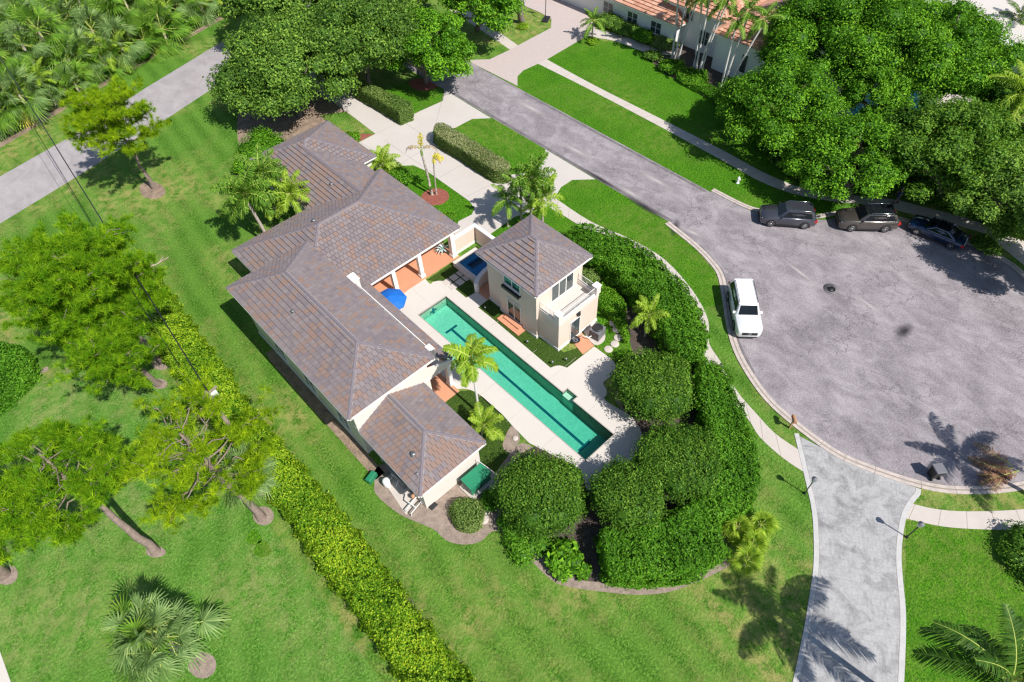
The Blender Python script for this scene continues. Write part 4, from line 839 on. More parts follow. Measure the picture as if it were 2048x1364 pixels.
def broad_tree(name, basexy, crown_c, R, nl, nleaf, size, label, cat='tree', group=None, m='leaf_oak', lobe=0.3, seed=0, trunk_r=0.35, core=0.7, bark='bark_oak', dome=0.75):
    """tapered trunk with limbs, crown of separate lobes round an uneven dome"""
    rng = np.random.default_rng(seed); b = np.array([basexy[0], basexy[1], 0.0]); c = np.array(crown_c, float) - b; R = np.array(R, float)
    root = empty(name, tuple(b), 0, label, cat, group); lobes = []
    for i in range(nl):
        z = 1 - (i + 0.5) / nl * 1.35; rr_ = math.sqrt(max(0, 1 - min(abs(z), 1) ** 2)); th = i * 2.39996 + rng.uniform(-0.3, 0.3)
        d = np.array([rr_ * math.cos(th), rr_ * math.sin(th), z]); k = dome * rng.uniform(0.72, 1.2)
        lr = lobe * rng.uniform(0.6, 1.55); lobes.append((c + d * R * k, np.array([R[0], R[1], max(R[2], 0.7 * min(R[0], R[1]))]) * lr))
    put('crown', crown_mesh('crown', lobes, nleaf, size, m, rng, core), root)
    mb = MB(); fork = np.array([c[0] * 0.35, c[1] * 0.35, max(0.8, (c[2] - R[2]) * 0.9 + 0.4)])
    limb(mb, (0, 0, -0.1), fork, trunk_r, trunk_r * 0.7, bark, rng)
    for k in range(min(nl, 9)): l = lobes[(k * 5) % nl]; limb(mb, fork, l[0], trunk_r * 0.45, 0.05, bark, rng, 0.2)
    mb.build('trunk', root); return root
def in_poly(p, poly):
    x, y = p[:, 0], p[:, 1]; r = np.zeros(len(p), bool); n = len(poly)
    for i in range(n):
        (x0, y0), (x1, y1) = poly[i - 1], poly[i]; c = ((y0 > y) != (y1 > y)) & (x < (x1 - x0) * (y - y0) / ((y1 - y0) if y1 != y0 else 1e-9) + x0); r ^= c
    return r
def edge_dist(p, poly):
    best = np.full(len(p), 1e9); nx = np.zeros((len(p), 2)); n = len(poly)
    for i in range(n):
        a, b = np.array(poly[i - 1]), np.array(poly[i]); d = b - a; L2 = max(d @ d, 1e-9); t = np.clip(((p - a) @ d) / L2, 0, 1); q = a + t[:, None] * d; v = p - q; dd = np.linalg.norm(v, axis=1); s = dd < best
        best[s] = dd[s]; nx[s] = -v[s] / np.maximum(dd[s], 1e-6)[:, None]
    return best, nx
def hedge(name, poly, h, dens, size, m, label, group=None, rnd=0.35, rough=0.12, seed=1, mtop=None, cat='hedge', core=True, nscale=1.7, zb=0.0):
    """clipped hedge on a footprint outline: leaves over its top and sides, twiggy core inside"""
    rng = np.random.default_rng(seed); poly = [tuple(p) for p in poly]; c = np.mean(poly, 0); root = empty(name, (c[0], c[1], zb), 0, label, cat, group)
    P = np.array(poly) - c; pl = [tuple(p) for p in P]; lo, hi = P.min(0), P.max(0); ar = abs(sum(pl[i - 1][0] * pl[i][1] - pl[i][0] * pl[i - 1][1] for i in range(len(pl)))) / 2
    n = int((hi - lo).prod() * dens); p = rng.uniform(lo, hi, (n, 2)); p = p[in_poly(p, pl)]; d, nx = edge_dist(p, pl)
    ph = rng.uniform(0, 6.28, 6)
    def bumpf(x): return rough * (np.sin(x[:, 0] * nscale + ph[0]) * np.sin(x[:, 1] * nscale * 1.1 + ph[1]) + 0.7 * np.sin(x[:, 0] * nscale * 2.3 + x[:, 1] * nscale * 1.9 + ph[2]) + 0.5 * np.sin(x[:, 0] * 4.7 * nscale + ph[3]) * np.sin(x[:, 1] * 4.3 * nscale + ph[4]))
    k = np.clip(1 - d / rnd, 0, 1); z = h - rnd * (1 - np.sqrt(1 - k ** 2)) + bumpf(p) - rng.random(len(p)) ** 2 * 0.25 * min(h, 1)
    pos = [np.c_[p, z]]; nr = [np.c_[nx * k[:, None], 1.0 - 0.6 * k]]
    ntop = len(p)
    for i in range(len(pl)):
        a, b = np.array(pl[i - 1]), np.array(pl[i]); L = np.linalg.norm(b - a); m_ = int(L * h * dens * 0.85)
        if m_ < 1: continue
        t = rng.random(m_)[:, None]; q = a + (b - a) * t; nn = np.array([(b - a)[1], -(b - a)[0]]) / max(L, 1e-6); mid = (a + b) / 2 + nn * 0.05
        if in_poly(mid[None], pl)[0]: nn = -nn
        z = rng.uniform(0.05, h - rnd * 0.5, m_); off = bumpf(np.c_[q[:, 0] + q[:, 1], z * 1.3])[:, None] * 0.8 - rng.random((m_, 1)) ** 2 * 0.25
        pos.append(np.c_[q + nn * off, z]); nr.append(np.tile([nn[0], nn[1], 0.35], (m_, 1)))
    pos = np.concatenate(pos); nr = np.concatenate(nr)
    hole = (np.sin(pos[:, 0] * 3.1 + ph[1]) * np.sin(pos[:, 1] * 2.7 + ph[3]) * np.sin(pos[:, 2] * 2.9 + pos[:, 0] * 1.3 + ph[0]) > 0.62) & (rng.random(len(pos)) < 0.75 * (rough > 0.1)); spr = rng.random(len(pos)) < 0.04
    pos[spr] += nr[spr] * rng.uniform(0.05, 0.9 * rough + 0.08, (spr.sum(), 1)); keep = ~hole; ntop = int(keep[:ntop].sum()); pos = pos[keep]; nr = nr[keep]
    v, q = leaf_cloud(pos, nr, size, rng)
    val = np.clip(rng.normal(0.46, 0.32, len(pos)) + 0.2 * np.sin(pos[:, 0] * 0.9 + ph[5]) * np.sin(pos[:, 1] * 0.8), 0, 1); mi = np.zeros(len(pos), int)
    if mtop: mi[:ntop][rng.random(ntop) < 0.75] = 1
    put('foliage', np_mesh('foliage', v, q, [m] + ([mtop] if mtop else []), mi, val), root)
    if core:
        cb = MB(); ins = [tuple(np.array(x) + nxx * -0.22) for x, nxx in zip(pl, _inset_dirs(pl))]
        cb.prism(ins, 0.0, h - 0.34 - rough, m); cb.build('branches', root)
    return root
def _inset_dirs(pl):
    n = len(pl); ar = sum(pl[i - 1][0] * pl[i][1] - pl[i][0] * pl[i - 1][1] for i in range(n)); sg = 1 if ar > 0 else -1; out = []
    for i in range(n):
        d = np.array(pl[(i + 1) % n]) - np.array(pl[i - 1]); d = d / max(np.linalg.norm(d), 1e-6); out.append(np.array([d[1], -d[0]]) * sg)
    return out
def shrub(name, xy, r, h, label, m='leaf_hedge', n=900, size=0.14, group=None, seed=0, cat='shrub', z=0.0, nl=5):
    rng = np.random.default_rng(seed + 900); root = empty(name, (xy[0], xy[1], z), 0, label, cat, group); lobes = [((0, 0, h * 0.5), (r * 0.8, r * 0.8, h * 0.5))]
    for k in range(nl): t = k * 6.283 / nl + rng.uniform(-0.4, 0.4); lobes.append(((r * 0.5 * math.cos(t), r * 0.5 * math.sin(t), h * rng.uniform(0.4, 0.6)), (r * 0.55, r * 0.55, h * rng.uniform(0.35, 0.5))))
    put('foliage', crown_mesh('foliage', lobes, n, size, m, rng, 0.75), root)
    mb = MB()
    for k in range(4): t = k * 1.57 + rng.uniform(-0.4, 0.4); mb.tube([(0, 0, 0), (r * 0.35 * math.cos(t), r * 0.35 * math.sin(t), h * 0.6)], [0.03, 0.015], 'bark_oak', 5)
    mb.build('stem', root); return root

# ---- palms
def feather_mesh(name, L, elev, droop, leaflet, nl, m, rng, width=0.05, plume=0.0, vdown=0.5, bare=0.12, fold=0.35):
    """arching feather frond growing along +X: stalk curve plus paired leaflets"""
    V = []; Q = []; F = []; M = []; ns = 10; P = []; p = np.array([0.0, 0, 0]); a = elev
    for i in range(ns + 1):
        P.append(p.copy()); a = elev - droop * (i / ns) ** 1.3; p = p + np.array([math.cos(a), 0, math.sin(a)]) * L / ns
    P = np.array(P)
    def at(t):
        x = t * ns; i = min(int(x), ns - 1); q = P[i] + (P[i + 1] - P[i]) * (x - i); d = P[i + 1] - P[i]; return q, d / np.linalg.norm(d)
    for i in range(ns):
        w0, w1 = 0.035 * (1 - i / ns) + 0.008, 0.035 * (1 - (i + 1) / ns) + 0.008; b = len(V)
        for q, w in ((P[i], w0), (P[i + 1], w1)): V += [q + [0, -w, 0], q + [0, 0, w], q + [0, w, 0]]
        Q += [(b, b + 3, b + 4, b + 1), (b + 1, b + 4, b + 5, b + 2)]; F += [0.6, 0.6]; M += [1, 1]
    for k in range(nl):
        t = bare + (1 - bare) * (k + 0.5) / nl; q, d = at(t); up = np.array([-d[2], 0, d[0]])
        ln = leaflet * (math.sin(math.pi * min(1, 0.18 + 0.78 * t)) ** 0.7) * rng.uniform(0.85, 1.1)
        for s in (-1, 1):
            sp = rng.uniform(-plume, plume) if plume else 0; side = np.array([0, s, 0.0]); dr = d * rng.uniform(0.45, 0.7) + side * math.cos(sp) + up * (fold * rng.uniform(0.4, 1.1) + math.sin(sp)); dr /= np.linalg.norm(dr)
            mid = q + dr * ln * 0.55; tip = q + dr * ln * 0.95 + np.array([0, 0, -vdown * ln * rng.uniform(0.6, 1.2)]); mid[2] -= vdown * ln * 0.15
            wv = d * width; b = len(V); V += [q - wv * 0.35, q + wv * 0.35, mid + wv * 0.5, mid - wv * 0.5, tip + wv * 0.1, tip - wv * 0.1]
            Q += [(b, b + 1, b + 2, b + 3), (b + 3, b + 2, b + 4, b + 5)]; f = float(np.clip(rng.normal(0.5, 0.2), 0, 1)); F += [f, f]; M += [0, 0]
    return np_mesh(name, V, Q, [m, 'rachis'], M, F)
def fan_mesh(name, pet, L, elev, droop, m, rng, seg=22, spread=2.3, mt='rachis'):
    """fan frond: stalk and a pleated blade split into drooping fingers"""
    V = []; Q = []; F = []; M = []; d = np.array([math.cos(elev), 0, math.sin(elev)]); c = d * pet; c = c + np.array([0, 0, -0.10 * pet * droop]); b = 0
    V += [(0, -0.03, 0), (0, 0.03, 0), c + [0, 0.02, 0], c + [0, -0.02, 0]]; Q.append((0, 1, 2, 3)); F.append(0.7); M.append(1)
    up = np.array([-math.sin(elev), 0, math.cos(elev)])
    for k in range(seg):
        a = spread * (2 * (k + 0.5) / seg - 1) / 1.0; w = spread / seg * 0.95; ll = L * (0.72 + 0.28 * math.cos(a * 0.8)) * rng.uniform(0.9, 1.08)
        def pt(r, an, lift): return c + (d * math.cos(an) + np.array([0, 1, 0]) * math.sin(an)) * r + up * lift
        b = len(V); m1 = ll * 0.5; dz = np.array([0, 0, -droop * ll * 0.45 * rng.uniform(0.6, 1.3)]); mz = np.array([0, 0, -droop * ll * 0.10])
        V += [pt(0.03, a - w, 0), pt(0.03, a + w, 0), pt(m1, a + w * 0.85, 0.03 + 0.02 * (k % 2)) + mz, pt(m1, a - w * 0.85, 0.0) + mz, pt(ll, a + w * 0.12, 0.0) + dz, pt(ll, a - w * 0.12, 0.0) + dz]
        f = float(np.clip(rng.normal(0.5, 0.22), 0, 1)); Q += [(b, b + 1, b + 2, b + 3), (b + 3, b + 2, b + 4, b + 5)]; F += [f, min(1, f + 0.12)]; M += [0, 0]
    return np_mesh(name, V, Q, [m, mt], M, F)
FR = {}
def fronds(kind):
    if kind in FR: return FR[kind]
    rng = np.random.default_rng(hash(kind) % 1000 if False else sum(map(ord, kind))); out = []
    if kind == 'foxtail':      # bushy plumes
        for e, dr in ((1.15, 0.9), (0.85, 1.3), (0.5, 1.5), (0.15, 1.4), (-0.2, 1.1)): out.append(feather_mesh('frond', 2.4, e, dr, 0.56, 50, 'frond_green', rng, 0.085, 1.3, 0.4))
    elif kind == 'foxlime':
        for e, dr in ((1.2, 0.9), (0.9, 1.3), (0.5, 1.5), (0.15, 1.4), (-0.1, 1.2)): out.append(feather_mesh('frond', 2.3, e, dr, 0.55, 38, 'frond_lime', rng, 0.08, 0.6, 0.5))
    elif kind == 'royal':
        for e, dr in ((1.2, 1.0), (0.8, 1.4), (0.45, 1.5), (0.1, 1.3), (-0.3, 0.9)): out.append(feather_mesh('frond', 2.6, e, dr, 0.62, 34, 'frond_green', rng, 0.085, 0.3, 0.55))
    elif kind == 'adonidia':
        for e, dr in ((1.1, 1.2), (0.75, 1.7), (0.4, 1.7), (0.05, 1.4), (-0.2, 1.1)): out.append(feather_mesh('frond', 2.0, e, dr, 0.58, 30, 'frond_lime', rng, 0.10, 0.3, 0.5))
    elif kind == 'coconut':
        for e, dr in ((1.1, 0.9), (0.75, 1.2), (0.4, 1.3), (0.05, 1.2), (-0.3, 0.9)): out.append(feather_mesh('frond', 4.3, e, dr, 0.95, 50, 'frond_dark', rng, 0.085, 0.15, 0.65))
    elif kind == 'cocolime':
        for e, dr in ((1.0, 0.9), (0.7, 1.3), (0.4, 1.4), (0.0, 1.2)): out.append(feather_mesh('frond', 3.6, e, dr, 0.85, 44, 'frond_lime', rng, 0.085, 0.15, 0.6))
    elif kind == 'areca':
        for e, dr in ((1.25, 1.0), (1.0, 1.4), (0.7, 1.5), (0.35, 1.3)): out.append(feather_mesh('frond', 1.8, e, dr, 0.5, 26, 'frond_lime', rng, 0.07, 0.2, 0.4))
    elif kind == 'dying':
        out = [feather_mesh('frond', 1.5, 1.5, 0.15, 0.38, 34, 'frond_yellow', rng, 0.07, 1.5, 0.2), feather_mesh('frond', 1.9, 0.7, 2.4, 0.3, 30, 'frond_dead', rng, 0.05, 0.8, 0.6), feather_mesh('frond', 1.1, 0.9, 2.2, 0.4, 26, 'frond_yellow', rng, 0.07, 1.2, 0.5)]
    elif kind == 'sabal':
        for e, dr in ((1.2, 0.4), (0.8, 0.7), (0.4, 0.9), (0.0, 1.0), (-0.45, 1.0)): out.append(fan_mesh('frond', 1.15, 1.15, e, dr, 'frond_sabal', rng, 24))
    elif kind == 'sabal_yellow':
        for e, dr in ((-0.6, 1.0), (-0.9, 0.9)): out.append(fan_mesh('frond', 1.1, 1.05, e, dr, 'frond_yellow', rng, 20))
    elif kind == 'sabal_green':
        for e, dr in ((1.2, 0.4), (0.8, 0.7), (0.4, 0.9), (0.0, 1.0), (-0.45, 1.0)): out.append(fan_mesh('frond', 1.3, 1.3, e, dr, 'frond_green', rng, 24))
    elif kind == 'chinese':
        for e, dr in ((1.2, 0.6), (0.85, 0.9), (0.5, 1.1), (0.15, 1.2)): out.append(fan_mesh('frond', 0.75, 0.95, e, dr, 'frond_lime', rng, 26))
    elif kind == 'dead_pile':
        for e, dr in ((0.04, 0.08), (0.02, 0.06), (0.0, 0.03)): out.append(feather_mesh('frond', 3.0, e, dr, 0.7, 40, 'frond_dead', rng, 0.06, 0.6, 0.3))
    elif kind == 'agave':
        for e, dr in ((1.3, 0.1), (0.9, 0.2), (0.5, 0.3), (0.15, 0.2)):
            V = []; Q = []; F = []
            for s in (-1, 1):
                b = len(V); V += [(0, 0, 0), (0.0, s * 0.05, 0.02), (math.cos(e) * 0.35, s * 0.06, math.sin(e) * 0.35 + 0.02), (math.cos(e) * 0.35, 0, math.sin(e) * 0.35 - 0.02), (math.cos(e - dr) * 0.72, 0, math.sin(e - dr) * 0.72)]
                Q += [(b, b + 1, b + 2, b + 3), (b + 3, b + 2, b + 4, b + 4)]
            T = [(0, 1, 2), (0, 2, 3), (3, 2, 4), (5, 7, 6), (5, 8, 7), (8, 9, 7)]
            out.append(np_mesh('frond', V, None, ['leaf_agave'], None, [0.5] * 6, tris=T))
    elif kind == 'philo':
        for e, dr in ((1.1, 0.8), (0.75, 1.2), (0.4, 1.3), (0.1, 1.1)): out.append(fan_mesh('frond', 0.7, 0.85, e, dr, 'leaf_lush', rng, 8, 1.5))
    FR[kind] = out; return out
def palm(name, xy, h, kind, n, label, cat='palm', group=None, seed=0, lean=(0, 0), r=0.14, bark='bark_palm', shaft=0.0, scale=1.0, extra=None, ring=False):
    rng = np.random.default_rng(seed + 300); root = empty(name, (xy[0], xy[1], 0), 0, label, cat, group); top = np.array([lean[0], lean[1], h])
    if h > 0.3:
        mb = MB(); pts = []; rr_ = []
        for i in range(9): t = i / 8; pts.append((lean[0] * t ** 1.5, lean[1] * t ** 1.5, -0.05 + (h + 0.05) * t)); rr_.append(r * (1.35 - 0.35 * min(1, t * 4)) * (1 - 0.28 * t))
        mb.tube(pts, rr_, bark, 8)
        if ring:
            for i in range(1, 8): mb.tube([np.array(pts[i]) - [0, 0, 0.02], np.array(pts[i]) + [0, 0, 0.02]], rr_[i] * 1.06, 'bark_oak', 8)
        mb.build('trunk', root)
        if shaft:
            mb = MB(); mb.tube([top - [0, 0, 0.05], top + [0, 0, shaft * 0.5], top + [0, 0, shaft]], [r * 0.95, r * 1.0, r * 0.4], 'crownshaft', 8); mb.build('crownshaft', root)
    top = top + [0, 0, shaft * 0.9]; fm = fronds(kind); k = len(fm)
    for i in range(n):
        t = (i + 0.5) / n; idx = min(k - 1, int(t * k)); az = i * 2.39996 + rng.uniform(-0.35, 0.35)
        o = put('frond', fm[idx], root, tuple(top + [0, 0, (0.5 - t) * 0.25 * scale]), (rng.uniform(-0.2, 0.2), rng.uniform(-0.12, 0.12), az)); s = scale * rng.uniform(0.85, 1.12); o.scale = (s, s * rng.uniform(0.9, 1.1), s)
    for kd, m_ in (extra or []):
        fm2 = fronds(kd)
        for i in range(m_): s = scale * rng.uniform(0.85, 1.05); o = put('frond', fm2[i % len(fm2)], root, tuple(top - [0, 0, 0.15]), (0, 0, rng.uniform(0, 6.28))); o.scale = (s, s, s)
    return root

# ---- pines
def tuft_mesh_arrays(pos, dirs, L, rng, nn=24, w=0.021):
    """bottle-brush tufts: nn thin needles fanning from each point"""
    n = len(pos); d0 = np.repeat(unit(dirs), nn, 0); p0 = np.repeat(pos, nn, 0); d = unit(d0 * 0.45 + rng.normal(0, 0.75, (n * nn, 3)) + np.array([0, 0, 0.15])); ln = (L * rng.uniform(0.7, 1.2, n * nn))[:, None]
    s = unit(np.cross(d, rng.normal(0, 1, (n * nn, 3)))) * w; v = np.stack([p0 - s, p0 + s, p0 + d * ln], 1).reshape(-1, 3)
    return v, np.arange(3 * n * nn).reshape(-1, 3), np.repeat(np.clip(rng.normal(0.5, 0.22, n), 0, 1), nn) + rng.normal(0, 0.1, n * nn)
def pine(basepx, toppx, h, R, label, seed, nbr=26, tufts=46, r0=0.28, low=0.45, L=0.42, group='tall pines on the lawns', flat=0.75, asym=None, m='needle', us=0.30):
    rng = np.random.default_rng(seed); b = G(*basepx); t = G(toppx[0], toppx[1], h); top = t - b; root = empty('pine_tree', (b[0], b[1], 0), 0, label, 'tree', group)
    mb = MB(); pts = []
    for i in range(11): f = i / 10; pts.append(np.array([top[0] * f ** 1.25, top[1] * f ** 1.25, -0.1 + h * f]) + rng.normal(0, 0.07, 3) * (0 < i < 10))
    mb.tube(pts, [r0 * (1.45 if i == 0 else 1.12 - 0.08 * i) for i in range(11)], 'bark_pine', 9); pts = np.array(pts)
    tp = []; td = []
    for k in range(nbr):
        f = low + (0.98 - low) * (k + rng.random()) / nbr; x = f * 10; i = min(int(x), 9); o = pts[i] + (pts[i + 1] - pts[i]) * (x - i); az = k * 2.39996 + rng.uniform(-0.4, 0.4)
        g = (f - low) / (1 - low); ln = R * (math.sin(math.pi * (0.22 + 0.66 * g)) ** 0.8) * rng.uniform(0.7, 1.12)
        if asym is not None: ln *= 1 + asym[0] * math.cos(az) + asym[1] * math.sin(az)
        end = o + np.array([math.cos(az) * ln, math.sin(az) * ln, ln * (0.10 + 0.35 * g) * rng.uniform(0.5, 1.3)])
        bp = limb(mb, o, end, 0.065 * (1.2 - g * 0.6), 0.02, 'bark_pine', rng, -0.15, 5, 0.5)
        nsub = 8
        for s in range(nsub):
            u = us + (1 - us) * (s + 0.6) / nsub; q = o + (end - o) * u; a2 = az + rng.choice([-1, 1]) * rng.uniform(0.4, 1.15); sl_ = ln * rng.uniform(0.18, 0.36); e2 = q + np.array([math.cos(a2) * sl_, math.sin(a2) * sl_, sl_ * rng.uniform(0.1, 0.5)])
            if s % 2 == 0: mb.tube([q, (q + e2) / 2 + [0, 0, -0.05], e2], [0.03, 0.022, 0.012], 'bark_pine', 5, False)
            m_ = int(tufts * 1.0) // nsub + 1; w = rng.random((m_, 1)); pp_ = q + (e2 - q) * (0.25 + 0.85 * w) + rng.normal(0, 0.16, (m_, 3)) * np.array([1, 1, 0.5]); tp.append(pp_); td.append(unit((e2 - q)[None] + rng.normal(0, 0.35 * sl_, (m_, 3))) + np.array([0, 0, 0.35]))
    m_ = int(nbr * 8 * (0.3 if us > 0.4 else 1)); f_ = rng.uniform(low + 0.1, 1.0, m_); ii = np.minimum((f_ * 10).astype(int), 9); oo = pts[ii] + (pts[ii + 1] - pts[ii]) * (f_ * 10 - ii)[:, None]; tp.append(oo + rng.normal(0, 0.30 * R * 0.55, (m_, 3)) * np.array([1, 1, 0.35]) + np.array([0, 0, 0.35])); td.append(rng.normal(0, 0.5, (m_, 3)) + np.array([0, 0, 0.8]))
    v, tri, val = tuft_mesh_arrays(np.concatenate(tp), np.concatenate(td), L, rng)
    mb.build('trunk', root); put('crown', np_mesh('crown', v, None, m, val=np.clip(val, 0, 1), tris=tri), root); return root

# ------------------------------------------------------------------ hedges
hedge('turning_circle_hedge', GP(smooth([(1133, 466), (1147.6, 449), (1167, 443), (1201, 452), (1260, 476), (1309, 505), (1340.5, 537), (1374.6, 571), (1401.5, 615), (1415, 652), (1416, 688.5), (1404, 704), (1367, 702), (1340, 693), (1321, 652), (1309, 615), (1284, 586), (1250, 557), (1209, 525), (1172, 505), (1143, 486)], 2), 2.4), 2.4, 340, 0.165, 'leaf_hedge', 'tall glossy hedge curving between the pool house and the turning circle', rough=0.22, seed=3)
hedge('corner_hedge', GP(smooth([(1393.5, 736.6), (1426, 716.5), (1459, 740), (1474, 784), (1496, 839), (1516, 905), (1518, 956.6), (1507, 1004), (1463, 1026), (1441, 1048), (1458, 1100), (1440, 1114), (1388, 1140), (1316.5, 1154), (1232, 1152), (1212, 1134), (1203, 1096), (1203, 1052), (1261.5, 1052), (1316.5, 1039), (1371.5, 1008), (1423, 964), (1426, 883), (1404, 828)], 2), 2.1), 2.1, 360, 0.155, 'leaf_hedge', 'broad glossy hedge wrapping the corner beside the stamped driveway', rough=0.20, seed=4)
hedge('low_hedge', GP(smooth([(1187, 557), (1231, 576), (1252.6, 605.5), (1252.6, 635), (1262, 668), (1250, 678), (1240, 654), (1226, 635), (1196.5, 605.5), (1187, 576)], 2), 0.75), 0.75, 330, 0.12, 'leaf_lush', 'low bright clipped hedge behind the pool house balcony', rnd=0.25, rough=0.05, seed=5)
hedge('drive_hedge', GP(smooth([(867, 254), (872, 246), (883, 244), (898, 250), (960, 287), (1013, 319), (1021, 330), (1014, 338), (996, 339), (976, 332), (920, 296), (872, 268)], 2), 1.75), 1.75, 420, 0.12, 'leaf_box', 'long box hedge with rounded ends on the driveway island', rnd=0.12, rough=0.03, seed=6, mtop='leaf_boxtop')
hedge('oak_hedge', GP([(700, 166), (722, 158), (823, 203), (823, 212), (797, 223), (770, 206)], 1.8), 1.8, 330, 0.13, 'leaf_box', 'square ended box hedge half under the big oaks', rnd=0.12, rough=0.04, seed=7)
hedge('lime_hedge', GP(smooth([(205, 556), (243, 517), (293, 526), (325.6, 564), (361, 614), (407.7, 678.6), (457.6, 743), (484, 793), (570, 893), (664, 1000), (719.7, 1070), (763.7, 1129), (822, 1205), (881, 1284), (945, 1357), (1010, 1450), (880, 1450), (802, 1357), (734, 1258), (675.8, 1176), (617, 1108), (579, 1038), (520, 970), (430, 850), (370, 765), (330, 720), (275, 660), (240, 610)], 2), 1.6), 1.6, 380, 0.14, 'leaf_lime', 'long lime green hedge running down the lawn boundary', rough=0.24, seed=8, rnd=0.5)
hedge('side_hedge', GP(smooth([(-60, 690), (20, 683), (52, 700), (60, 735), (20, 775), (-60, 830)], 2), 1.5), 1.5, 200, 0.18, 'leaf_hedge', 'dark green hedge at the photo edge under the large pine', rough=0.12, seed=9)
hedge('round_bed_shrub', GP(smooth([(897, 1020), (905, 998), (930, 990), (958, 996), (967, 1015), (962, 1045), (940, 1060), (912, 1050)], 2), 0.8), 0.8, 320, 0.12, 'leaf_box', 'rounded clipped shrub bed in gravel beside the shed wing', rnd=0.4, rough=0.08, seed=10, cat='shrub')
hedge('side_bed_hedge', GP(smooth([(1355, 143), (1380, 148), (1420, 165), (1450, 192), (1440, 205), (1405, 180), (1360, 158)], 2), 0.6), 0.6, 200, 0.16, 'leaf_hedge', 'low dark hedge along the white house bed edge', rnd=0.2, rough=0.06, seed=12)
hedge('street_tree_hedge', GP(smooth([(1440, 185), (1480, 225), (1560, 320), (1640, 362), (1800, 372), (1900, 402), (2080, 470), (2080, 420), (1900, 350), (1700, 310), (1560, 240), (1480, 170)], 2), 1.0), 1.0, 80, 0.26, 'leaf_ficus', 'dark understorey shrubs below the big trees along the pavement', rnd=0.6, rough=0.3, seed=13, cat='shrubs')

# ------------------------------------------------------------------ clipped dome trees round the pool
def dome(px, z, R, label, seed, n=9500):
    c = G(px[0], px[1], z); rng = np.random.default_rng(seed); root = empty('clipped_tree', (c[0], c[1], 0), 0, label, 'tree', 'clipped round trees by the pool'); lobes = [((0, 0, z * 0.62), (R * 0.9, R * 0.9, z * 0.42 + 0.25))]
    for k in range(16): t = k * 2.39996; rr_ = R * 0.62 * math.sqrt((k + 0.5) / 16); lobes.append(((rr_ * math.cos(t), rr_ * math.sin(t), z * 0.62 + 0.35 * (1 - (rr_ / R) ** 2)), (R * 0.42, R * 0.42, z * 0.40)))
    put('crown', crown_mesh('crown', lobes, int(n * 1.9), 0.135, 'leaf_ficus', rng, 0.8, -0.5, shell=0.3), root); mb = MB()
    for k in range(5): limb(mb, (rng.normal(0, 0.15), rng.normal(0, 0.15), 0), (rng.normal(0, R * 0.4), rng.normal(0, R * 0.4), z * 0.6), 0.10, 0.04, 'bark_oak', rng)
    mb.build('trunk', root)
dome((1310, 752), 3.0, 3.1, 'clipped round tree between the low hedge and the pool deck', 21, 15000)
dome((1362, 905), 2.9, 3.05, 'clipped round tree pressed against the corner hedge', 22, 14000)
dome((1258, 975), 2.9, 2.6, 'smaller clipped round tree at the foot of the pool deck', 23, 11000)
dome((1080, 970), 3.1, 3.1, 'large clipped round tree beside the green generator', 24, 17000)

# ------------------------------------------------------------------ broad trees
def at(px, z): return G(px[0], px[1], z)
gO = 'oaks by the street'
broad_tree('oak_tree', at((600, 235), 0)[:2], at((575, 135), 4.6), (7.6, 7.4, 4.4), 64, 46000, 0.27, 'broad oak over the side lawn next to the garage wing', group=gO, seed=31, lobe=0.21)
broad_tree('oak_tree', at((740, 175), 0)[:2], at((720, 75), 5.6), (7.8, 7.4, 4.2), 64, 44000, 0.27, 'broad oak behind the square ended box hedge', group=gO, seed=32, lobe=0.21)
broad_tree('oak_tree', at((852, 165), 0)[:2], at((848, 92), 4.4), (5.0, 6.0, 3.6), 46, 30000, 0.25, 'brighter oak overhanging the end of the street', group=gO, m='leaf_lush', seed=33, lobe=0.22)
broad_tree('oak_tree', at((620, 60), 0)[:2], at((560, -10), 5.8), (8, 7.5, 4.4), 24, 20000, 0.34, 'oak at the top of the photo behind the other oaks', group=gO, seed=34)
broad_tree('oak_tree', at((955, 60), 0)[:2], at((965, 12), 4.6), (4.6, 5.4, 3.2), 18, 11000, 0.30, 'small oak beside the paver driveway entrance', group=gO, m='leaf_lush', seed=35)
broad_tree('oak_tree', at((800, 30), 0)[:2], at((800, -45), 5.5), (8, 8, 4.2), 20, 13000, 0.34, 'oak crown cut off by the upper photo edge', group=gO, seed=36)
broad_tree('drive_tree', at((1044, 44), 0)[:2], at((1010, -45), 7.0), (3.4, 3.4, 2.6), 12, 5000, 0.28, 'tree with thick trunk in a mulch ring by the paver driveway', seed=37, trunk_r=0.45)
gR = 'large trees over the white house'
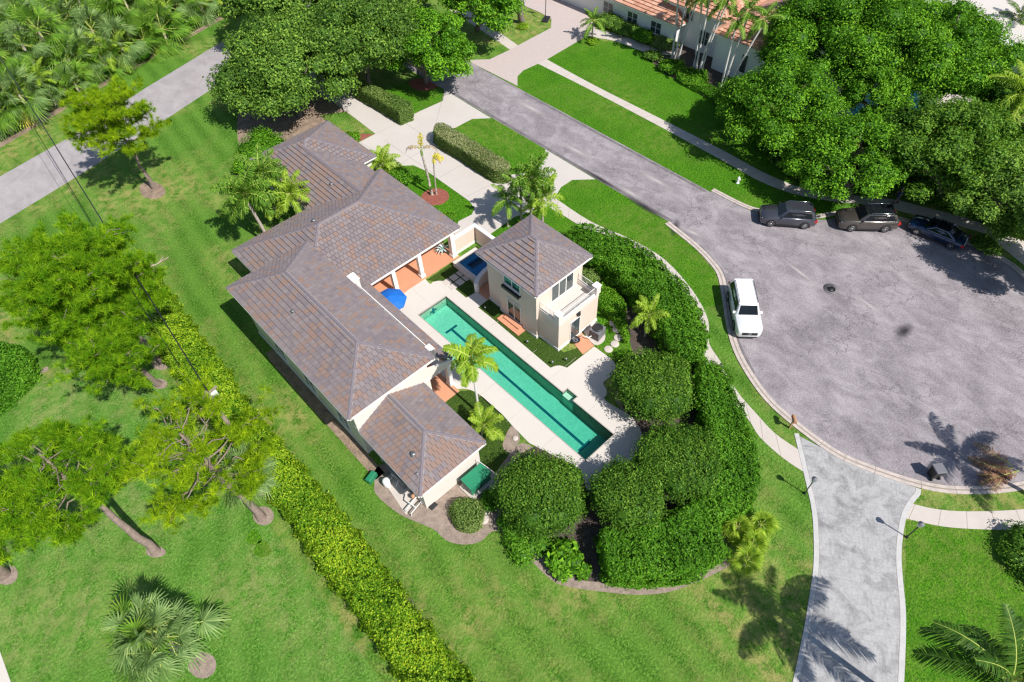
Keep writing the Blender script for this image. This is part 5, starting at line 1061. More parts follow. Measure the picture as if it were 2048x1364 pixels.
for k, (b, c, z, R, n, lab, m) in enumerate([
    ((1560, 300), (1560, 210), 4.6, (5.4, 5.4, 3.6), 17000, 'leafy tree beside the white palm trunks', 'leaf_lush'),
    ((1690, 190), (1690, 70), 6.0, (7.5, 7.5, 4.2), 24000, 'leafy tree spreading over the orange roof', 'leaf_lush'),
    ((1700, 390), (1700, 318), 3.6, (5.2, 4.6, 3.2), 17000, 'leafy tree hanging over the pavement above the parked cars', 'leaf_lush'),
    ((1860, 230), (1870, 110), 6.0, (7.4, 7.0, 4.2), 23000, 'leafy tree in front of the far white house', 'leaf_lush'),
    ((1880, 400), (1890, 300), 5.0, (5.4, 5.2, 3.6), 19000, 'leafy tree behind the dark blue car', 'leaf_ficus'),
    ((2010, 440), (2010, 380), 3.8, (4.4, 4.6, 3.0), 14000, 'dark leafy tree near the rear of the blue car', 'leaf_oak'),
    ((2080, 330), (2060, 230), 5.0, (4.6, 4.6, 3.4), 9000, 'leafy tree at the photo edge behind the yellow palm fronds', 'leaf_ficus'),
    ((2150, 560), (2165, 470), 5.5, (3.8, 3.8, 2.8), 11000, 'leafy tree beyond the photo edge that shades the blue car', 'leaf_oak'),
    ((1745, 270), (1752, 195), 4.4, (3.0, 3.0, 2.4), 8000, 'leafy tree half hiding the turquoise pool', 'leaf_lush'),
    ((1480, 250), (1490, 205), 2.6, (2.6, 2.6, 2.0), 6000, 'small bushy tree at the end of the bed by the white house', 'leaf_lush'),
    ((1580, 140), (1600, 95), 4.6, (4.2, 4.2, 3.0), 9000, 'leafy tree touching the hip of the orange roof', 'leaf_lush')]):
    broad_tree('leafy_tree', at(b, 0)[:2], at(c, z), R, 60, int(n * 1.7), 0.22, lab, group=gR, m=m, seed=60 + k, lobe=0.215, core=0.62, dome=0.86)

# ------------------------------------------------------------------ pines
pine((308, 376), (200, 200), 10.0, 3.7, 'slender pine on the lawn beside the side road', 41, 32, 62, 0.20, 0.55, m='needle_yellow')
pine((322, 722), (105, 510), 12.0, 4.3, 'big dense pine beside the upper end of the lime hedge', 42, 56, 90, 0.28, 0.45)
pine((318, 768), (185, 690), 8.0, 2.7, 'short pine leaning over the grass below the big dense pine', 43, 20, 46, 0.22, 0.45)
pine((312, 1104), (75, 905), 9.0, 3.5, 'leaning pine with long bare trunk on the neighbour lawn', 44, 30, 62, 0.25, 0.62, us=0.5)
pine((524, 1036), (358, 865), 9.0, 4.1, 'open crowned pine standing over the lime hedge', 45, 26, 46, 0.25, 0.5, m='needle_yellow', us=0.55)
pine((8, 1150), (-90, 1000), 9.0, 3.0, 'pine at the photo edge with a gravel ring round its foot', 46, 22, 40, 0.30, 0.45)

# ------------------------------------------------------------------ palms
gF = 'palms behind the garage link'
def xy_of(px, z, lean=(0, 0)): c = G(px[0], px[1], z); return (c[0] - lean[0], c[1] - lean[1])
palm('foxtail_palm', xy_of((487, 388), 5.9, (-0.3, 0.5)), 5.2, 'foxtail', 26, 'bushy palm with grey trunk at the main house corner', group=gF, seed=1, lean=(-0.3, 0.5), r=0.17, shaft=0.7, scale=1.15)
palm('foxtail_palm', xy_of((522, 348), 5.0), 4.4, 'foxtail', 22, 'bushy palm close behind the corner palm', group=gF, seed=2, r=0.15, shaft=0.6, scale=1.05)
palm('areca_palm', xy_of((578, 388), 4.1), 3.6, 'foxlime', 18, 'bright yellow green palm overhanging the garage link roof', group=gF, seed=4, r=0.12, shaft=0.5, scale=1.05)
palm('areca_palm', xy_of((528, 405), 2.2), 2.0, 'areca', 16, 'low lime palm below the bushy palms', group=gF, seed=5, r=0.10, scale=1.1)
gD = 'palms between the driveway and the pool house'
palm('foxtail_palm', at((1062, 452), 0)[:2], 4.6, 'foxtail', 22, 'tall bushy palm directly behind the pool house roof', group=gD, seed=6, r=0.15, shaft=0.7, lean=(0.2, 0.0))
palm('foxtail_palm', at((1085, 462), 0)[:2], 3.2, 'foxlime', 13, 'lighter palm on the pavement side of the pool house roof', group=gD, seed=7, r=0.13, shaft=0.5)
palm('foxtail_palm', at((1016, 453), 0)[:2], 2.7, 'royal', 11, 'small palm with a bare trunk by the spa wall', group=gD, seed=8, r=0.09, shaft=0.4, scale=0.72)
palm('foxtail_palm', at((1043, 440), 0)[:2], 3.0, 'royal', 12, 'palm with drooping fronds between the two taller ones', group=gD, seed=9, r=0.12, shaft=0.5, scale=0.85)
p_ = palm('dying_palm', at((864, 390), 0)[:2], 4.5, 'dying', 0, 'tall bare palm with browned side fronds in the red mulch circle', group='dying palms in the mulch circle', seed=10, lean=(-0.1, 0.4), r=0.13, shaft=0.6, ring=True)
fm = fronds('dying')
for idx, az, sc in ((0, 0.0, 1.1), (1, 2.35, 1.0), (1, -0.75, 1.0)): o = put('frond', fm[idx], p_, (-0.1, 0.4, 5.05), (0, 0, az)); o.scale = (sc,) * 3
p_ = palm('dying_palm', at((873, 389), 0)[:2], 3.8, 'dying', 0, 'shorter thin palm with yellow fronds in the red mulch circle', group='dying palms in the mulch circle', seed=11, lean=(0.1, -0.2), r=0.08, shaft=0.4, ring=True)
for idx, az, sc in ((2, -0.9, 1.1), (2, 0.2, 0.9), (1, -1.4, 0.6), (2, -2.0, 0.8)): o = put('frond', fm[idx], p_, (0.1, -0.2, 4.15), (0, 0, az)); o.scale = (sc,) * 3
palm('pool_palm', at((958, 826), 0)[:2], 5.4, 'adonidia', 15, 'single slim palm leaning over the lap pool steps', seed=12, lean=(0.35, 0.5), r=0.10, bark='bark_white', shaft=0.4, scale=1.0)
palm('pool_palm', at((963, 876), 0)[:2], 1.5, 'areca', 11, 'small palm in the turf bed beside the shed wing', seed=13, r=0.07, scale=0.95, lean=(0.25, -0.1))
palm('hedge_palm', at((1290, 672), 0)[:2], 2.6, 'foxlime', 13, 'pale palm poking up between the curved hedge and clipped tree', seed=14, r=0.1, scale=0.75)
palm('porch_palm', at((768, 350), 0)[:2], 1.2, 'areca', 16, 'clump of yellowish palm fronds beside the garage door', seed=15, r=0.1, scale=1.15)
gS = 'fan palms on the neighbour side'
palm('fan_palm', at((303, 1268), 3.2)[:2], 2.9, 'sabal', 46, 'large silvery green fan palm on the open neighbour lawn', group=gS, seed=16, r=0.22, scale=1.1, lean=(-0.1, 0.1), extra=[('sabal_green', 8)])
for k_, o_ in enumerate([o_ for o_ in bpy.data.objects if o_.parent and o_.parent.get('label', '').startswith('large silvery') and o_.name.startswith('frond')]): o_.location = tuple(np.array(o_.location) + NR.normal(0, 0.45, 3) * np.array([1, 1, 0.4]))
palm('fan_palm', at((522, 985), 0)[:2], 3.0, 'sabal', 20, 'blue green fan palm beside the lime hedge under the open pine', group=gS, seed=17, r=0.2, scale=1.05)
palm('fan_palm', at((286, 690), 0)[:2], 3.2, 'sabal', 18, 'grey green fan palm between the two big pine trunks', group=gS, seed=18, r=0.2, scale=1.05)
gC = 'fan palm clump at the hedge corner'
for k, (q, lab) in enumerate((((1472, 1058), 'fan palm of the clump that touches the corner hedge'), ((1520, 1052), 'topmost yellow fan palm of the clump by the corner hedge'), ((1502, 1092), 'middle fan palm of the clump by the corner hedge'), ((1492, 1122), 'lowest fan palm of the clump by the corner hedge'))):
    palm('clump_palm', at(q, 0.5)[:2], 0.7, 'chinese', 15, lab, group=gC, seed=20 + k, r=0.08, scale=0.78)
# coconut palms by the stamped driveway: one in the frame's corner, one that throws the long shadow
palm('coconut_palm', (18.9, -9.5), 9.0, 'coconut', 19, 'coconut palm whose dark fronds enter at the lower corner', seed=31, r=0.2, scale=0.88, lean=(0.0, 0.2))
palm('coconut_palm', at((2045, 180), 7.2)[:2], 7.2, 'cocolime', 15, 'yellow green coconut palm at the photo edge behind the leafy trees', seed=33, r=0.18, lean=(-0.6, -0.4))
palm('coconut_palm', at((2005, 95), 0)[:2], 3.5, 'coconut', 12, 'dark palm in front of the far white house', seed=34, r=0.16, scale=0.7)
palm('coconut_palm', at((2110, 1020), 0)[:2], 6.5, 'coconut', 14, 'palm standing outside the photo beyond the pavement', seed=35, r=0.18, scale=0.8)
palm('driveway_palm', at((1184, 78), 0)[:2], 2.2, 'royal', 13, 'small palm at the mouth of the paver driveway', seed=36, r=0.1, scale=0.8)
gW = 'white trunked palms before the white house'
for k, (q, h, ln, lab) in enumerate((((1344, 116), 7.4, (0.0, 0.5), 'white trunked palm standing first by the garden walk'), ((1350, 117), 7.8, (0.4, -0.1), 'white trunked palm close beside the first one'), ((1357, 117), 7.0, (0.9, -0.7), 'white trunked palm bending away from the garden walk'),
                              ((1387, 139), 7.6, (0.1, 0.6), 'white trunked palm rising from the round green hedge'), ((1391, 143), 8.2, (0.4, 0.2), 'tallest white trunked palm in the middle cluster'), ((1398, 145), 7.2, (1.2, -0.5), 'white trunked palm leaning out of the middle cluster'), ((1403, 142), 7.8, (1.0, -0.9), 'white trunked palm nearest the house corner in the middle cluster'),
                              ((1440, 182), 6.8, (0.6, 0.2), 'white trunked palm before the bare white wall'), ((1446, 180), 7.6, (1.0, -0.3), 'white trunked palm second along the bare white wall'), ((1458, 182), 7.0, (1.6, -1.1), 'white trunked palm leaning toward the leafy trees'))):
    palm('white_palm', at(q, 0)[:2], h, 'royal', 10, lab, group=gW, seed=40 + k, lean=ln, r=0.12, bark='bark_white', shaft=0.8, scale=0.85)
palm('young_palm', at((1333, 66), 0)[:2], 2.4, 'royal', 11, 'small dark palm before the white house window', seed=55, r=0.09, scale=0.6)
# the palm thicket beyond the side road
gJ = 'palm thicket beyond the side road'
rj = np.random.default_rng(77); jl = ['fan palm at the front edge of the thicket beyond the side road', 'fan palm standing deeper in the thicket beyond the side road', 'feathery palm inside the thicket beyond the side road']
for k in range(78):
    nth = ['first', 'second', 'third', 'fourth', 'fifth', 'sixth', 'seventh', 'eighth', 'ninth', 'tenth', 'eleventh', 'twelfth', 'thirteenth', 'fourteenth', 'fifteenth', 'sixteenth', 'seventeenth', 'eighteenth', 'nineteenth', 'twentieth', 'twenty-first', 'twenty-second', 'twenty-third', 'twenty-fourth', 'twenty-fifth', 'twenty-sixth', 'twenty-seventh', 'twenty-eighth', 'twenty-ninth', 'thirtieth']
    row, colm = divmod(max(k - 30, 0), 16)
    if k < 30: depth = rj.uniform(0.8, 4.0); x = 0.5 + 42 * k / 30 + rj.uniform(-.4, .4); lab = nth[k] + ' palm from the photo edge in the thicket front row, '
    else: depth = 5.2 + 5.4 * row + rj.uniform(-1.2, 1.2); x = 0.8 + 40 * colm / 16 + rj.uniform(-.6, .6); lab = nth[colm] + ' palm from the photo edge in the ' + ['second', 'third', 'fourth'][row] + ' row of the thicket, '
    y = 84.1 + 0.294 * x + depth
    if k % 6 == 5: palm('feather_palm', (x, y), rj.uniform(2.0, 5.0), 'areca' if k % 12 == 5 else 'foxlime', 12, lab + 'feathery', group=gJ, seed=100 + k, r=0.12, scale=rj.uniform(1.2, 1.6))
    else: palm('thicket_palm', (x, y), rj.uniform(1.2, 3.4) if k < 30 else rj.uniform(3.0, 6.5), 'sabal_green' if k % 3 else 'sabal', 17, lab + 'fan leaved', group=gJ, seed=100 + k, r=0.2, scale=rj.uniform(1.2, 1.6), extra=[('sabal_yellow', 3 if k in (2, 9, 14, 35) else 0)])
rng = np.random.default_rng(5); lob = []
for k in range(70): x = rng.uniform(-14, 42); d = rng.uniform(1.8, 30); lob.append(((x, 84.1 + 0.294 * x + d, 0.6 + min(d, 9) * 0.16), (1.9, 1.9, 1.5 + min(d, 8) * 0.12)))
o = put('undergrowth', crown_mesh('undergrowth', lob, 26000, 0.34, 'leaf_lush', rng, 0.8)); tag(o, 'tangled green undergrowth filling the palm thicket', 'undergrowth', kind='stuff')

# ------------------------------------------------------------------ shrubs and bedding
for k, (q, r, h, lab, m, n, nm) in enumerate((
    ((522, 292), 2.6, 2.4, 'big glossy shrub on the side lawn below the oaks', 'leaf_lush', 5200, 'garden_shrub'), ((487, 330), 1.3, 1.3, 'reddish leaved shrub beside the palms at the garage', 'leaf_lush', 1400, 'garden_shrub'),
    ((1180, 548), 1.1, 1.1, 'rounded shrub against the pool house rear corner', 'leaf_box', 1800, 'round_shrub'), ((703, 275), 1.0, 0.8, 'rounded green shrub in the garage lawn', 'leaf_lush', 1500, 'round_shrub'),
    ((1055, 1085), 1.5, 0.7, 'spreading ground cover below the big clipped tree', 'leaf_hedge', 2600, 'ground_cover'), ((1030, 1045), 1.2, 0.8, 'leafy ground cover along the curving gravel edge', 'leaf_hedge', 1800, 'ground_cover'),
    ((985, 1000), 0.9, 0.7, 'small leafy bush between stepping stones and clipped tree', 'leaf_hedge', 1200, 'ground_cover'), ((800, 352), 1.3, 1.5, 'clipped bush beside the porch lawn', 'leaf_lush', 1800, 'porch_bush'),
    ((1250, 715), 0.9, 0.5, 'low flowering ground cover beside the round stepping stones', 'leaf_lush', 900, 'ground_cover'), ((900, 432), 0.7, 0.5, 'strappy plants along the house eave by the porch lawn', 'leaf_lush', 700, 'ground_cover'),
    ((1330, 805), 1.6, 0.7, 'thin shrubs beneath the clipped trees', 'leaf_ficus', 1500, 'ground_cover'), ((1145, 1000), 1.2, 1.2, 'bushy infill between the two lower clipped trees', 'leaf_ficus', 1800, 'ground_cover'),
    ((1222, 40), 1.8, 1.6, 'leafy shrub at the start of the white house bed', 'leaf_oak', 1900, 'bed_shrub'), ((1250, 55), 1.8, 1.4, 'dark shrub below the white house window', 'leaf_oak', 1900, 'bed_shrub'), ((1288, 72), 1.6, 1.5, 'bright shrub next to the garden walk', 'leaf_lush', 1900, 'bed_shrub'), ((1330, 84), 1.9, 1.2, 'rounded grey green shrub behind the garden walk', 'leaf_box', 2200, 'bed_shrub'),
    ((1345, 132), 1.7, 1.0, 'green mound below the first white palms', 'leaf_lush', 2000, 'bed_shrub'), ((1306, 110), 1.2, 0.8, 'small shrub at the tip of the white house bed', 'leaf_oak', 1200, 'bed_shrub'), ((1388, 152), 1.9, 0.8, 'round hedge ring under the middle white palms', 'leaf_lush', 2600, 'bed_shrub'), ((1185, 82), 0.8, 0.5, 'yellow bedding round the small driveway palm', 'leaf_lime', 800, 'bed_shrub'),
    ((1465, 205), 1.9, 1.1, 'dark shrubs at the end of the white house bed', 'leaf_oak', 2200, 'bed_shrub'), ((1045, 52), 0.9, 0.4, 'yellow bedding round the thick trunk by the driveway', 'leaf_lime', 800, 'bed_shrub'),
    ((2078, 1112), 2.2, 1.2, 'dark clipped shrub at the photo edge below the pavement', 'leaf_ficus', 3000, 'edge_shrub'), ((1975, 490), 1.3, 0.8, 'leafy shrub at the pavement behind the blue car', 'leaf_oak', 1500, 'edge_shrub'), ((270, 105), 2.2, 2.2, 'dark glossy bush at the thicket edge', 'leaf_hedge', 3000, 'edge_shrub'), ((215, 135), 1.6, 1.4, 'low dark bush at the thicket edge near the pine', 'leaf_hedge', 1800, 'edge_shrub'))):
    shrub(nm, at(q, h * 0.5)[:2], r, h, lab, m, int(n * 1.3), 0.16 if r > 1 else 0.13, seed=k)
shrub('leafy_plant', at((1128, 1118), 0.5)[:2], 1.25, 1.15, 'large leaved plant at the gravel edge below the hedges', 'leaf_lush', 1100, 0.34, seed=70, cat='plant')
shrub('leafy_plant', at((1165, 1140), 0.3)[:2], 0.6, 0.5, 'small leafy plant at the foot of the corner hedge', 'leaf_lush', 350, 0.26, seed=71, cat='plant')
bed = MB(); 
o = sheet('white_house_bed', GP(smooth([(1225, 30), (1310, 60), (1350, 110), (1300, 108), (1320, 140), (1380, 175), (1440, 215), (1500, 260), (1480, 180), (1440, 130), (1400, 60), (1300, 10)], 3)), 0.014, 'mulch')

# ------------------------------------------------------------------ vehicles
def paint(name, col, rough=0.25, metal=0.5): return pm(name, col, rough, 0.03, 2, 10, metal=metal, coat=1.0)
paint('paint_slate', (0.075, 0.078, 0.10)); paint('paint_taupe', (0.115, 0.10, 0.092), 0.22, 0.6); paint('paint_navy', (0.008, 0.028, 0.085), 0.2, 0.4); paint('paint_white', (0.80, 0.81, 0.82), 0.3, 0.0); paint('paint_red', (0.5, 0.02, 0.02), 0.3, 0.1)
pm('lamp_clear', (0.55, 0.58, 0.62), 0.15, 0.1, spec=0.8); pm('lamp_red', (0.55, 0.02, 0.015), 0.2, 0.1); pm('chrome', (0.62, 0.63, 0.64), 0.18, 0.05, metal=1.0)
def car(name, centre, heading, L, Wd, H, belt, hood, xs, wb, wr, pnt, label, roofm=None, rails=True, chrome_line=False, wheelm='chrome', sunroof=False, badge=False, grille_w=0.55):
    """xs: windscreen foot, windscreen head, roof end, rear glass foot, measured from the middle"""
    root = empty(name, (centre[0], centre[1], 0.016), heading, label, 'car'); hw = Wd / 2; f = L / 2
    st = [(f, .74, .42, hood * .74), (f - .05, .84, .32, hood * .84), (f - .18, .93, .24, hood * .94), (f - .55, .985, .22, hood), (xs[0] + .15, 1, .22, belt - .01), (xs[0] - .5, 1, .22, belt), (0, 1, .22, belt), (xs[3] + .3, 1, .22, belt), (-f + .45, .985, .23, belt - .01 if xs[3] < -f + .6 else belt - .03), (-f + .14, .94, .28, belt - .05), (-f + .03, .88, .36, belt - .14), (-f, .80, .44, belt - .24)]
    mb = MB(); vs = []; n = 12
    for x, k, zb, zt in st:
        w = hw * k; sh = min(0.10, (zt - zb) * 0.2)
        half = [(0, zb - .02), (w * .86, zb - .02), (w * .97, zb + .10), (w, zb + (zt - zb) * .45), (w * .985, zt - sh), (w * .90, zt - .01)]
        ring = [(x, -y, z) for y, z in half[1:]][::-1]; pts = [(x, 0, half[0][1])] + [(x, y, z) for y, z in half[1:]] + [(x, 0, zt + .025)] + ring
        vs += pts
    n = len(pts); fs = []
    for i in range(len(st) - 1):
        for k in range(n): j = (k + 1) % n; fs.append((i * n + k, i * n + j, (i + 1) * n + j, (i + 1) * n + k))
    fs += [tuple(range(n - 1, -1, -1)), tuple((len(st) - 1) * n + k for k in range(n))]
    mb.add(vs, fs, pnt, True)
    tw = hw * .74; bw = hw * .905; zt = H - .035
    lv = [(xs[0], xs[3], bw, belt - .03), (xs[0] + (xs[1] - xs[0]) * .55, xs[3] + (xs[2] - xs[3]) * .55, bw + (tw - bw) * .5, belt + (zt - belt) * .55), (xs[1], xs[2], tw, zt), (xs[1] - .16, xs[2] + .12, tw * .86, H), (xs[1] - .5, xs[2] + .4, tw * .4, H + .012)]
    vs = []
    for xf, xr, w, z in lv: vs += [(xf, w * .86, z), (xf - .1, w, z), ((xf + xr) / 2, w * 1.01, z), (xr + .08, w, z), (xr, w * .88, z), (xr, -w * .88, z), (xr + .08, -w, z), ((xf + xr) / 2, -w * 1.01, z), (xf - .1, -w, z), (xf, -w * .86, z)]
    fs = []
    for i in range(4):
        for k in range(10): j = (k + 1) % 10; fs.append((i * 10 + j, i * 10 + k, (i + 1) * 10 + k, (i + 1) * 10 + j))
    mb.add(vs, fs[:20], pnt, True); mb.add(vs, fs[20:] + [tuple(range(49, 39, -1))], roofm or pnt, True)
    mb.build('body', root)
    def glass(nm, c4, m='car_glass'):
        g = MB(); a, b, c, d = map(Vector, c4); nn = (b - a).cross(d - a).normalized() * .012; g.add([a + nn, b + nn, c + nn, d + nn, a - nn, b - nn, c - nn, d - nn], [(0, 1, 2, 3), (0, 4, 5, 1), (1, 5, 6, 2), (2, 6, 7, 3), (3, 7, 4, 0)], m); return g.build(nm, root)
    def pt(x_b, x_t, u, s): # point on the side glass plane, u up
        if u < .55: w = bw + (tw - bw) * .5 * u / .55
        else: w = bw + (tw - bw) * (.5 + .5 * (u - .55) / .45)
        return (x_b + (x_t - x_b) * u, s * (w * 1.012 + .016), belt - .03 + (zt - belt + .03) * u)
    fx = lambda u: xs[0] + (xs[1] - xs[0]) * u; rx = lambda u: xs[3] + (xs[2] - xs[3]) * u
    def ws(u, s, front):
        w = (bw + (tw - bw) * u) * .84; x = fx(u) if front else rx(u); return (x + (.006 if front else -.006), s * w, belt - .03 + (zt - belt + .03) * u)
    glass('windscreen', (ws(.10, -1, True), ws(.10, 1, True), ws(.93, 1, True), ws(.93, -1, True))); glass('rear_window', (ws(.16, 1, False), ws(.16, -1, False), ws(.92, -1, False), ws(.92, 1, False)))
    cuts = [0.03, 0.36, 0.68, 0.95] if H > 1.6 else [0.06, 0.48, 0.92]
    for s in (1, -1):
        for k in range(len(cuts) - 1):
            c = []
            for u, t in ((.14, cuts[k] + .012), (.14, cuts[k + 1] - .012), (.88, cuts[k + 1] - .012), (.88, cuts[k] + .012)):
                x0 = fx(u) - .14; x1 = rx(u) + .10; p = pt(0, 0, u, s); c.append((x0 + (x1 - x0) * t, p[1], p[2]))
            glass('side_window', c if s < 0 else (c[1], c[0], c[3], c[2])) if False else glass('side_window', (c[1], c[0], c[3], c[2]) if s > 0 else c)
        if chrome_line:
            g = MB(); a = pt(0, 0, .08, s); g.tube([(fx(.1) - .2, a[1] + s * .015, a[2]), (rx(.1) + .12, a[1] + s * .015, a[2])], .014, 'chrome', 5)
            b_ = pt(0, 0, .92, s); g.tube([(fx(.1) - .2, a[1] + s * .015, a[2]), (fx(.92) - .12, b_[1] + s * .015, b_[2]), (rx(.92) + .1, b_[1] + s * .015, b_[2]), (rx(.1) + .12, a[1] + s * .015, a[2])], .014, 'chrome', 5); g.build('window_trim', root)
        g = MB(); g.add([(-.09, 0, 0), (.09, 0, 0), (.07, s * .2, .02), (-.06, s * .2, .02), (-.08, 0, .15), (.05, 0, .15), (.03, s * .2, .14), (-.06, s * .2, .14)], [(0, 1, 2, 3), (4, 5, 6, 7), (0, 1, 5, 4), (1, 2, 6, 5), (2, 3, 7, 6), (3, 0, 4, 7)], pnt); g.build('mirror', root, (xs[0] - .30, s * bw * 1.03, belt - .02))
        g = MB(); g.box(f - .30, f - .10, min(s * hw * .56, s * hw * .86), max(s * hw * .56, s * hw * .86), hood * .70, hood * .86, 'lamp_clear'); g.build('headlight', root)
        g = MB(); g.box(-f - .004, -f + .25, min(s * hw * .62, s * hw * .945), max(s * hw * .62, s * hw * .945), belt - .34, belt - .14, 'lamp_red'); g.build('tail_light', root)
        if rails: g = MB(); g.tube([(xs[1] - .2, s * tw * .93, H - .03), (xs[1] - .3, s * tw * .93, H + .05), (xs[2] + .3, s * tw * .93, H + .05), (xs[2] + .2, s * tw * .93, H - .03)], .022, 'metal_dark' if badge else 'chrome', 6); g.build('roof_rail', root)
        for x in (.15, -.85):
            g = MB(); g.box(x - .1, x + .1, min(s * hw * .995, s * (hw + .02)), max(s * hw * .995, s * (hw + .02)), belt - .17, belt - .135, pnt); g.build('door_handle', root)
        g = MB(); g.box(-wb / 2 + wr * 1.2, wb / 2 - wr * 1.2, min(s * hw * .9, s * hw * 1.0), max(s * hw * .9, s * hw * 1.0), .20, .33, 'black_plastic'); g.build('sill', root)
    g = MB(); g.box(f - .06, f + .006, -hw * grille_w, hw * grille_w, hood * .50, hood * .76, 'black_plastic'); gr_ = g.build('grille', root)
    if badge: g = MB(); g.tube([(f + .008, .11 * math.cos(t), hood * .63 + .11 * math.sin(t)) for t in np.linspace(0, 2 * math.pi, 17)], .022, 'chrome', 5, False); g.box(f + .004, f + .02, -.15, .15, hood * .63 - .02, hood * .63 + .02, 'chrome'); g.build('badge', gr_)
    g = MB(); g.box(f - .08, f + .004, -hw * .62, hw * .62, .26, .40, 'black_plastic'); g.build('bumper_intake', root)
    g = MB(); g.box(-f - .012, -f + .04, -.26, .26, belt - .36, belt - .24, 'white_paint'); g.build('number_plate', root)
    if sunroof: g = MB(); g.box(xs[1] - 1.15, xs[1] - .35, -tw * .6, tw * .6, H - .01, H + .022, 'car_glass'); g.build('sunroof', root)
    else:
        for k in range(3): pass
    for sx in (1, -1):
        for s in (1, -1):
            a = MB(); R = wr * 1.17; vs = [(R * math.cos(t), s * .004, R * math.sin(t)) for t in np.linspace(-0.25, math.pi + .25, 16)]
            a.add(vs + [(v[0] * .9, -s * .05, v[2] * .9) for v in vs], [tuple(range(16)) if s < 0 else tuple(range(15, -1, -1))], 'black_plastic'); a.build('wheel_arch', root, (sx * wb / 2, s * (hw + .002), wr))
            t = MB(); pr = [(wr * .62, -.11), (wr * .9, -.115), (wr, -.08), (wr, .08), (wr * .9, .115), (wr * .62, .11)]
            t.lathe(pr, (0, 0, 0), 'rubber', 20); w_ = t.build('wheel', root, (sx * wb / 2, s * (hw - .085), wr), (math.pi / 2, 0, 0))
            r_ = MB(); r_.lathe([(wr * .66, .0), (wr * .66, .116), (wr * .60, .119), (wr * .56, .09), (.02, .085)], (0, 0, 0), 'metal_grey', 20)
            for k in range(6):
                c_, s_ = math.cos(k * 1.0472), math.sin(k * 1.0472); p = lambda a, b, z: (a * c_ - b * s_, a * s_ + b * c_, z)
                r_.add([p(.03, -.035, .122), p(wr * .6, -.022, .118), p(wr * .6, .022, .118), p(.03, .035, .122)], [(0, 1, 2, 3)], wheelm)
            r_.lathe([(.07, .085), (.07, .128), (.01, .13)], (0, 0, 0), wheelm, 10); rim = r_.build('rim', w_)
            if s > 0: rim.rotation_euler = (math.pi, 0, 0)
    return root
def park(front, rear, near_left, track):
    a, b = G(*front)[:2], G(*rear)[:2]; d = a - b; d /= np.linalg.norm(d); r = np.array([d[1], -d[0]]); c = (a + b) / 2 + (r if near_left else -r) * track / 2; return c, math.atan2(d[1], d[0])
c, h_ = park((1539, 453), (1606, 458), True, 1.80)
o = car('parked_car', c, h_, 4.82, 1.94, 1.74, 1.10, 1.04, (0.98, 0.36, -1.95, -2.25), 2.915, 0.375, 'paint_slate', 'dark slate SUV parked first along the kerb by the hydrant')
for k in range(3):
    for s in (-.22, .22): pass
c, h_ = park((1701, 463), (1765, 464.5), True, 1.84)
car('parked_car', c, h_, 5.08, 1.99, 1.84, 1.18, 1.13, (1.05, 0.38, -1.95, -2.36), 2.85, 0.40, 'paint_taupe', 'bronze grey SUV with dark roof glass parked between two cars', roofm='car_glass', chrome_line=True, sunroof=True, grille_w=0.6)
c, h_ = park((1829, 469), (1897, 498), True, 1.74)
car('parked_car', c, h_, 4.70, 1.86, 1.44, 0.93, 0.86, (1.15, 0.30, -0.75, -1.75), 2.875, 0.335, 'paint_navy', 'dark blue sedan with black glass roof in the tree shade', roofm='car_glass', rails=False, chrome_line=True, grille_w=0.3)
c, h_ = park((1466, 658), (1455, 600), False, 1.9)
car('parked_car', c, h_, 5.30, 2.03, 1.90, 1.18, 1.14, (1.15, 0.62, -2.2, -2.52), 3.08, 0.41, 'paint_white', 'white SUV parked alone on the turning circle by the hedge side kerb', badge=True, grille_w=0.58)
car('parked_car', at((1100, -8), 0)[:2], 2.4, 4.6, 1.84, 1.5, 0.95, 0.9, (1.0, 0.2, -1.0, -1.8), 2.7, 0.33, 'paint_red', 'red car cut off by the upper edge on the paver driveway', rails=False)

# ------------------------------------------------------------------ street furniture
def lamp_post(q, label):
    c = G(*q); r = empty('lamp_post', (c[0], c[1], 0), 0, label, 'lamp post', 'lamp posts at the stamped driveway'); mb = MB(); mb.lathe([(.09, 0), (.09, .12), (.05, .16), (.035, .25), (.035, 1.72), (.06, 1.76)], (0, 0, 0), 'metal_dark', 10); mb.build('post', r)
    mb = MB(); mb.lathe([(.07, 1.76), (.12, 1.80), (.17, 2.06), (.16, 2.08)], (0, 0, 0), 'lamp_clear', 8, False); mb.build('lantern', r); mb = MB(); mb.lathe([(.20, 2.08), (.19, 2.10), (.10, 2.18), (.03, 2.21), (.02, 2.28)], (0, 0, 0), 'grey_plastic', 8, False); mb.build('cap', r)
lamp_post((1609, 987), 'lamp post on the hedge side of the stamped driveway'); lamp_post((1812.8, 1074.8), 'lamp post on the pavement side of the stamped driveway')
c = G(1475, 366); hy = empty('fire_hydrant', (c[0], c[1], 0), 0.4, 'white fire hydrant on the grass by the pavement', 'hydrant'); mb = MB(); mb.lathe([(.17, 0), (.17, .06), (.12, .08), (.12, .52), (.15, .54), (.15, .58), (.12, .64), (.07, .70), (.03, .74)], (0, 0, 0), 'white_paint', 12); mb.build('barrel', hy)
for v_ in ((1, 0), (-1, 0), (0, -1)): mb = MB(); mb.tube([(0.1 * v_[0], 0.1 * v_[1], .42), (.22 * v_[0], .22 * v_[1], .42)], .07, 'white_paint', 10); mb.build('outlet', hy)
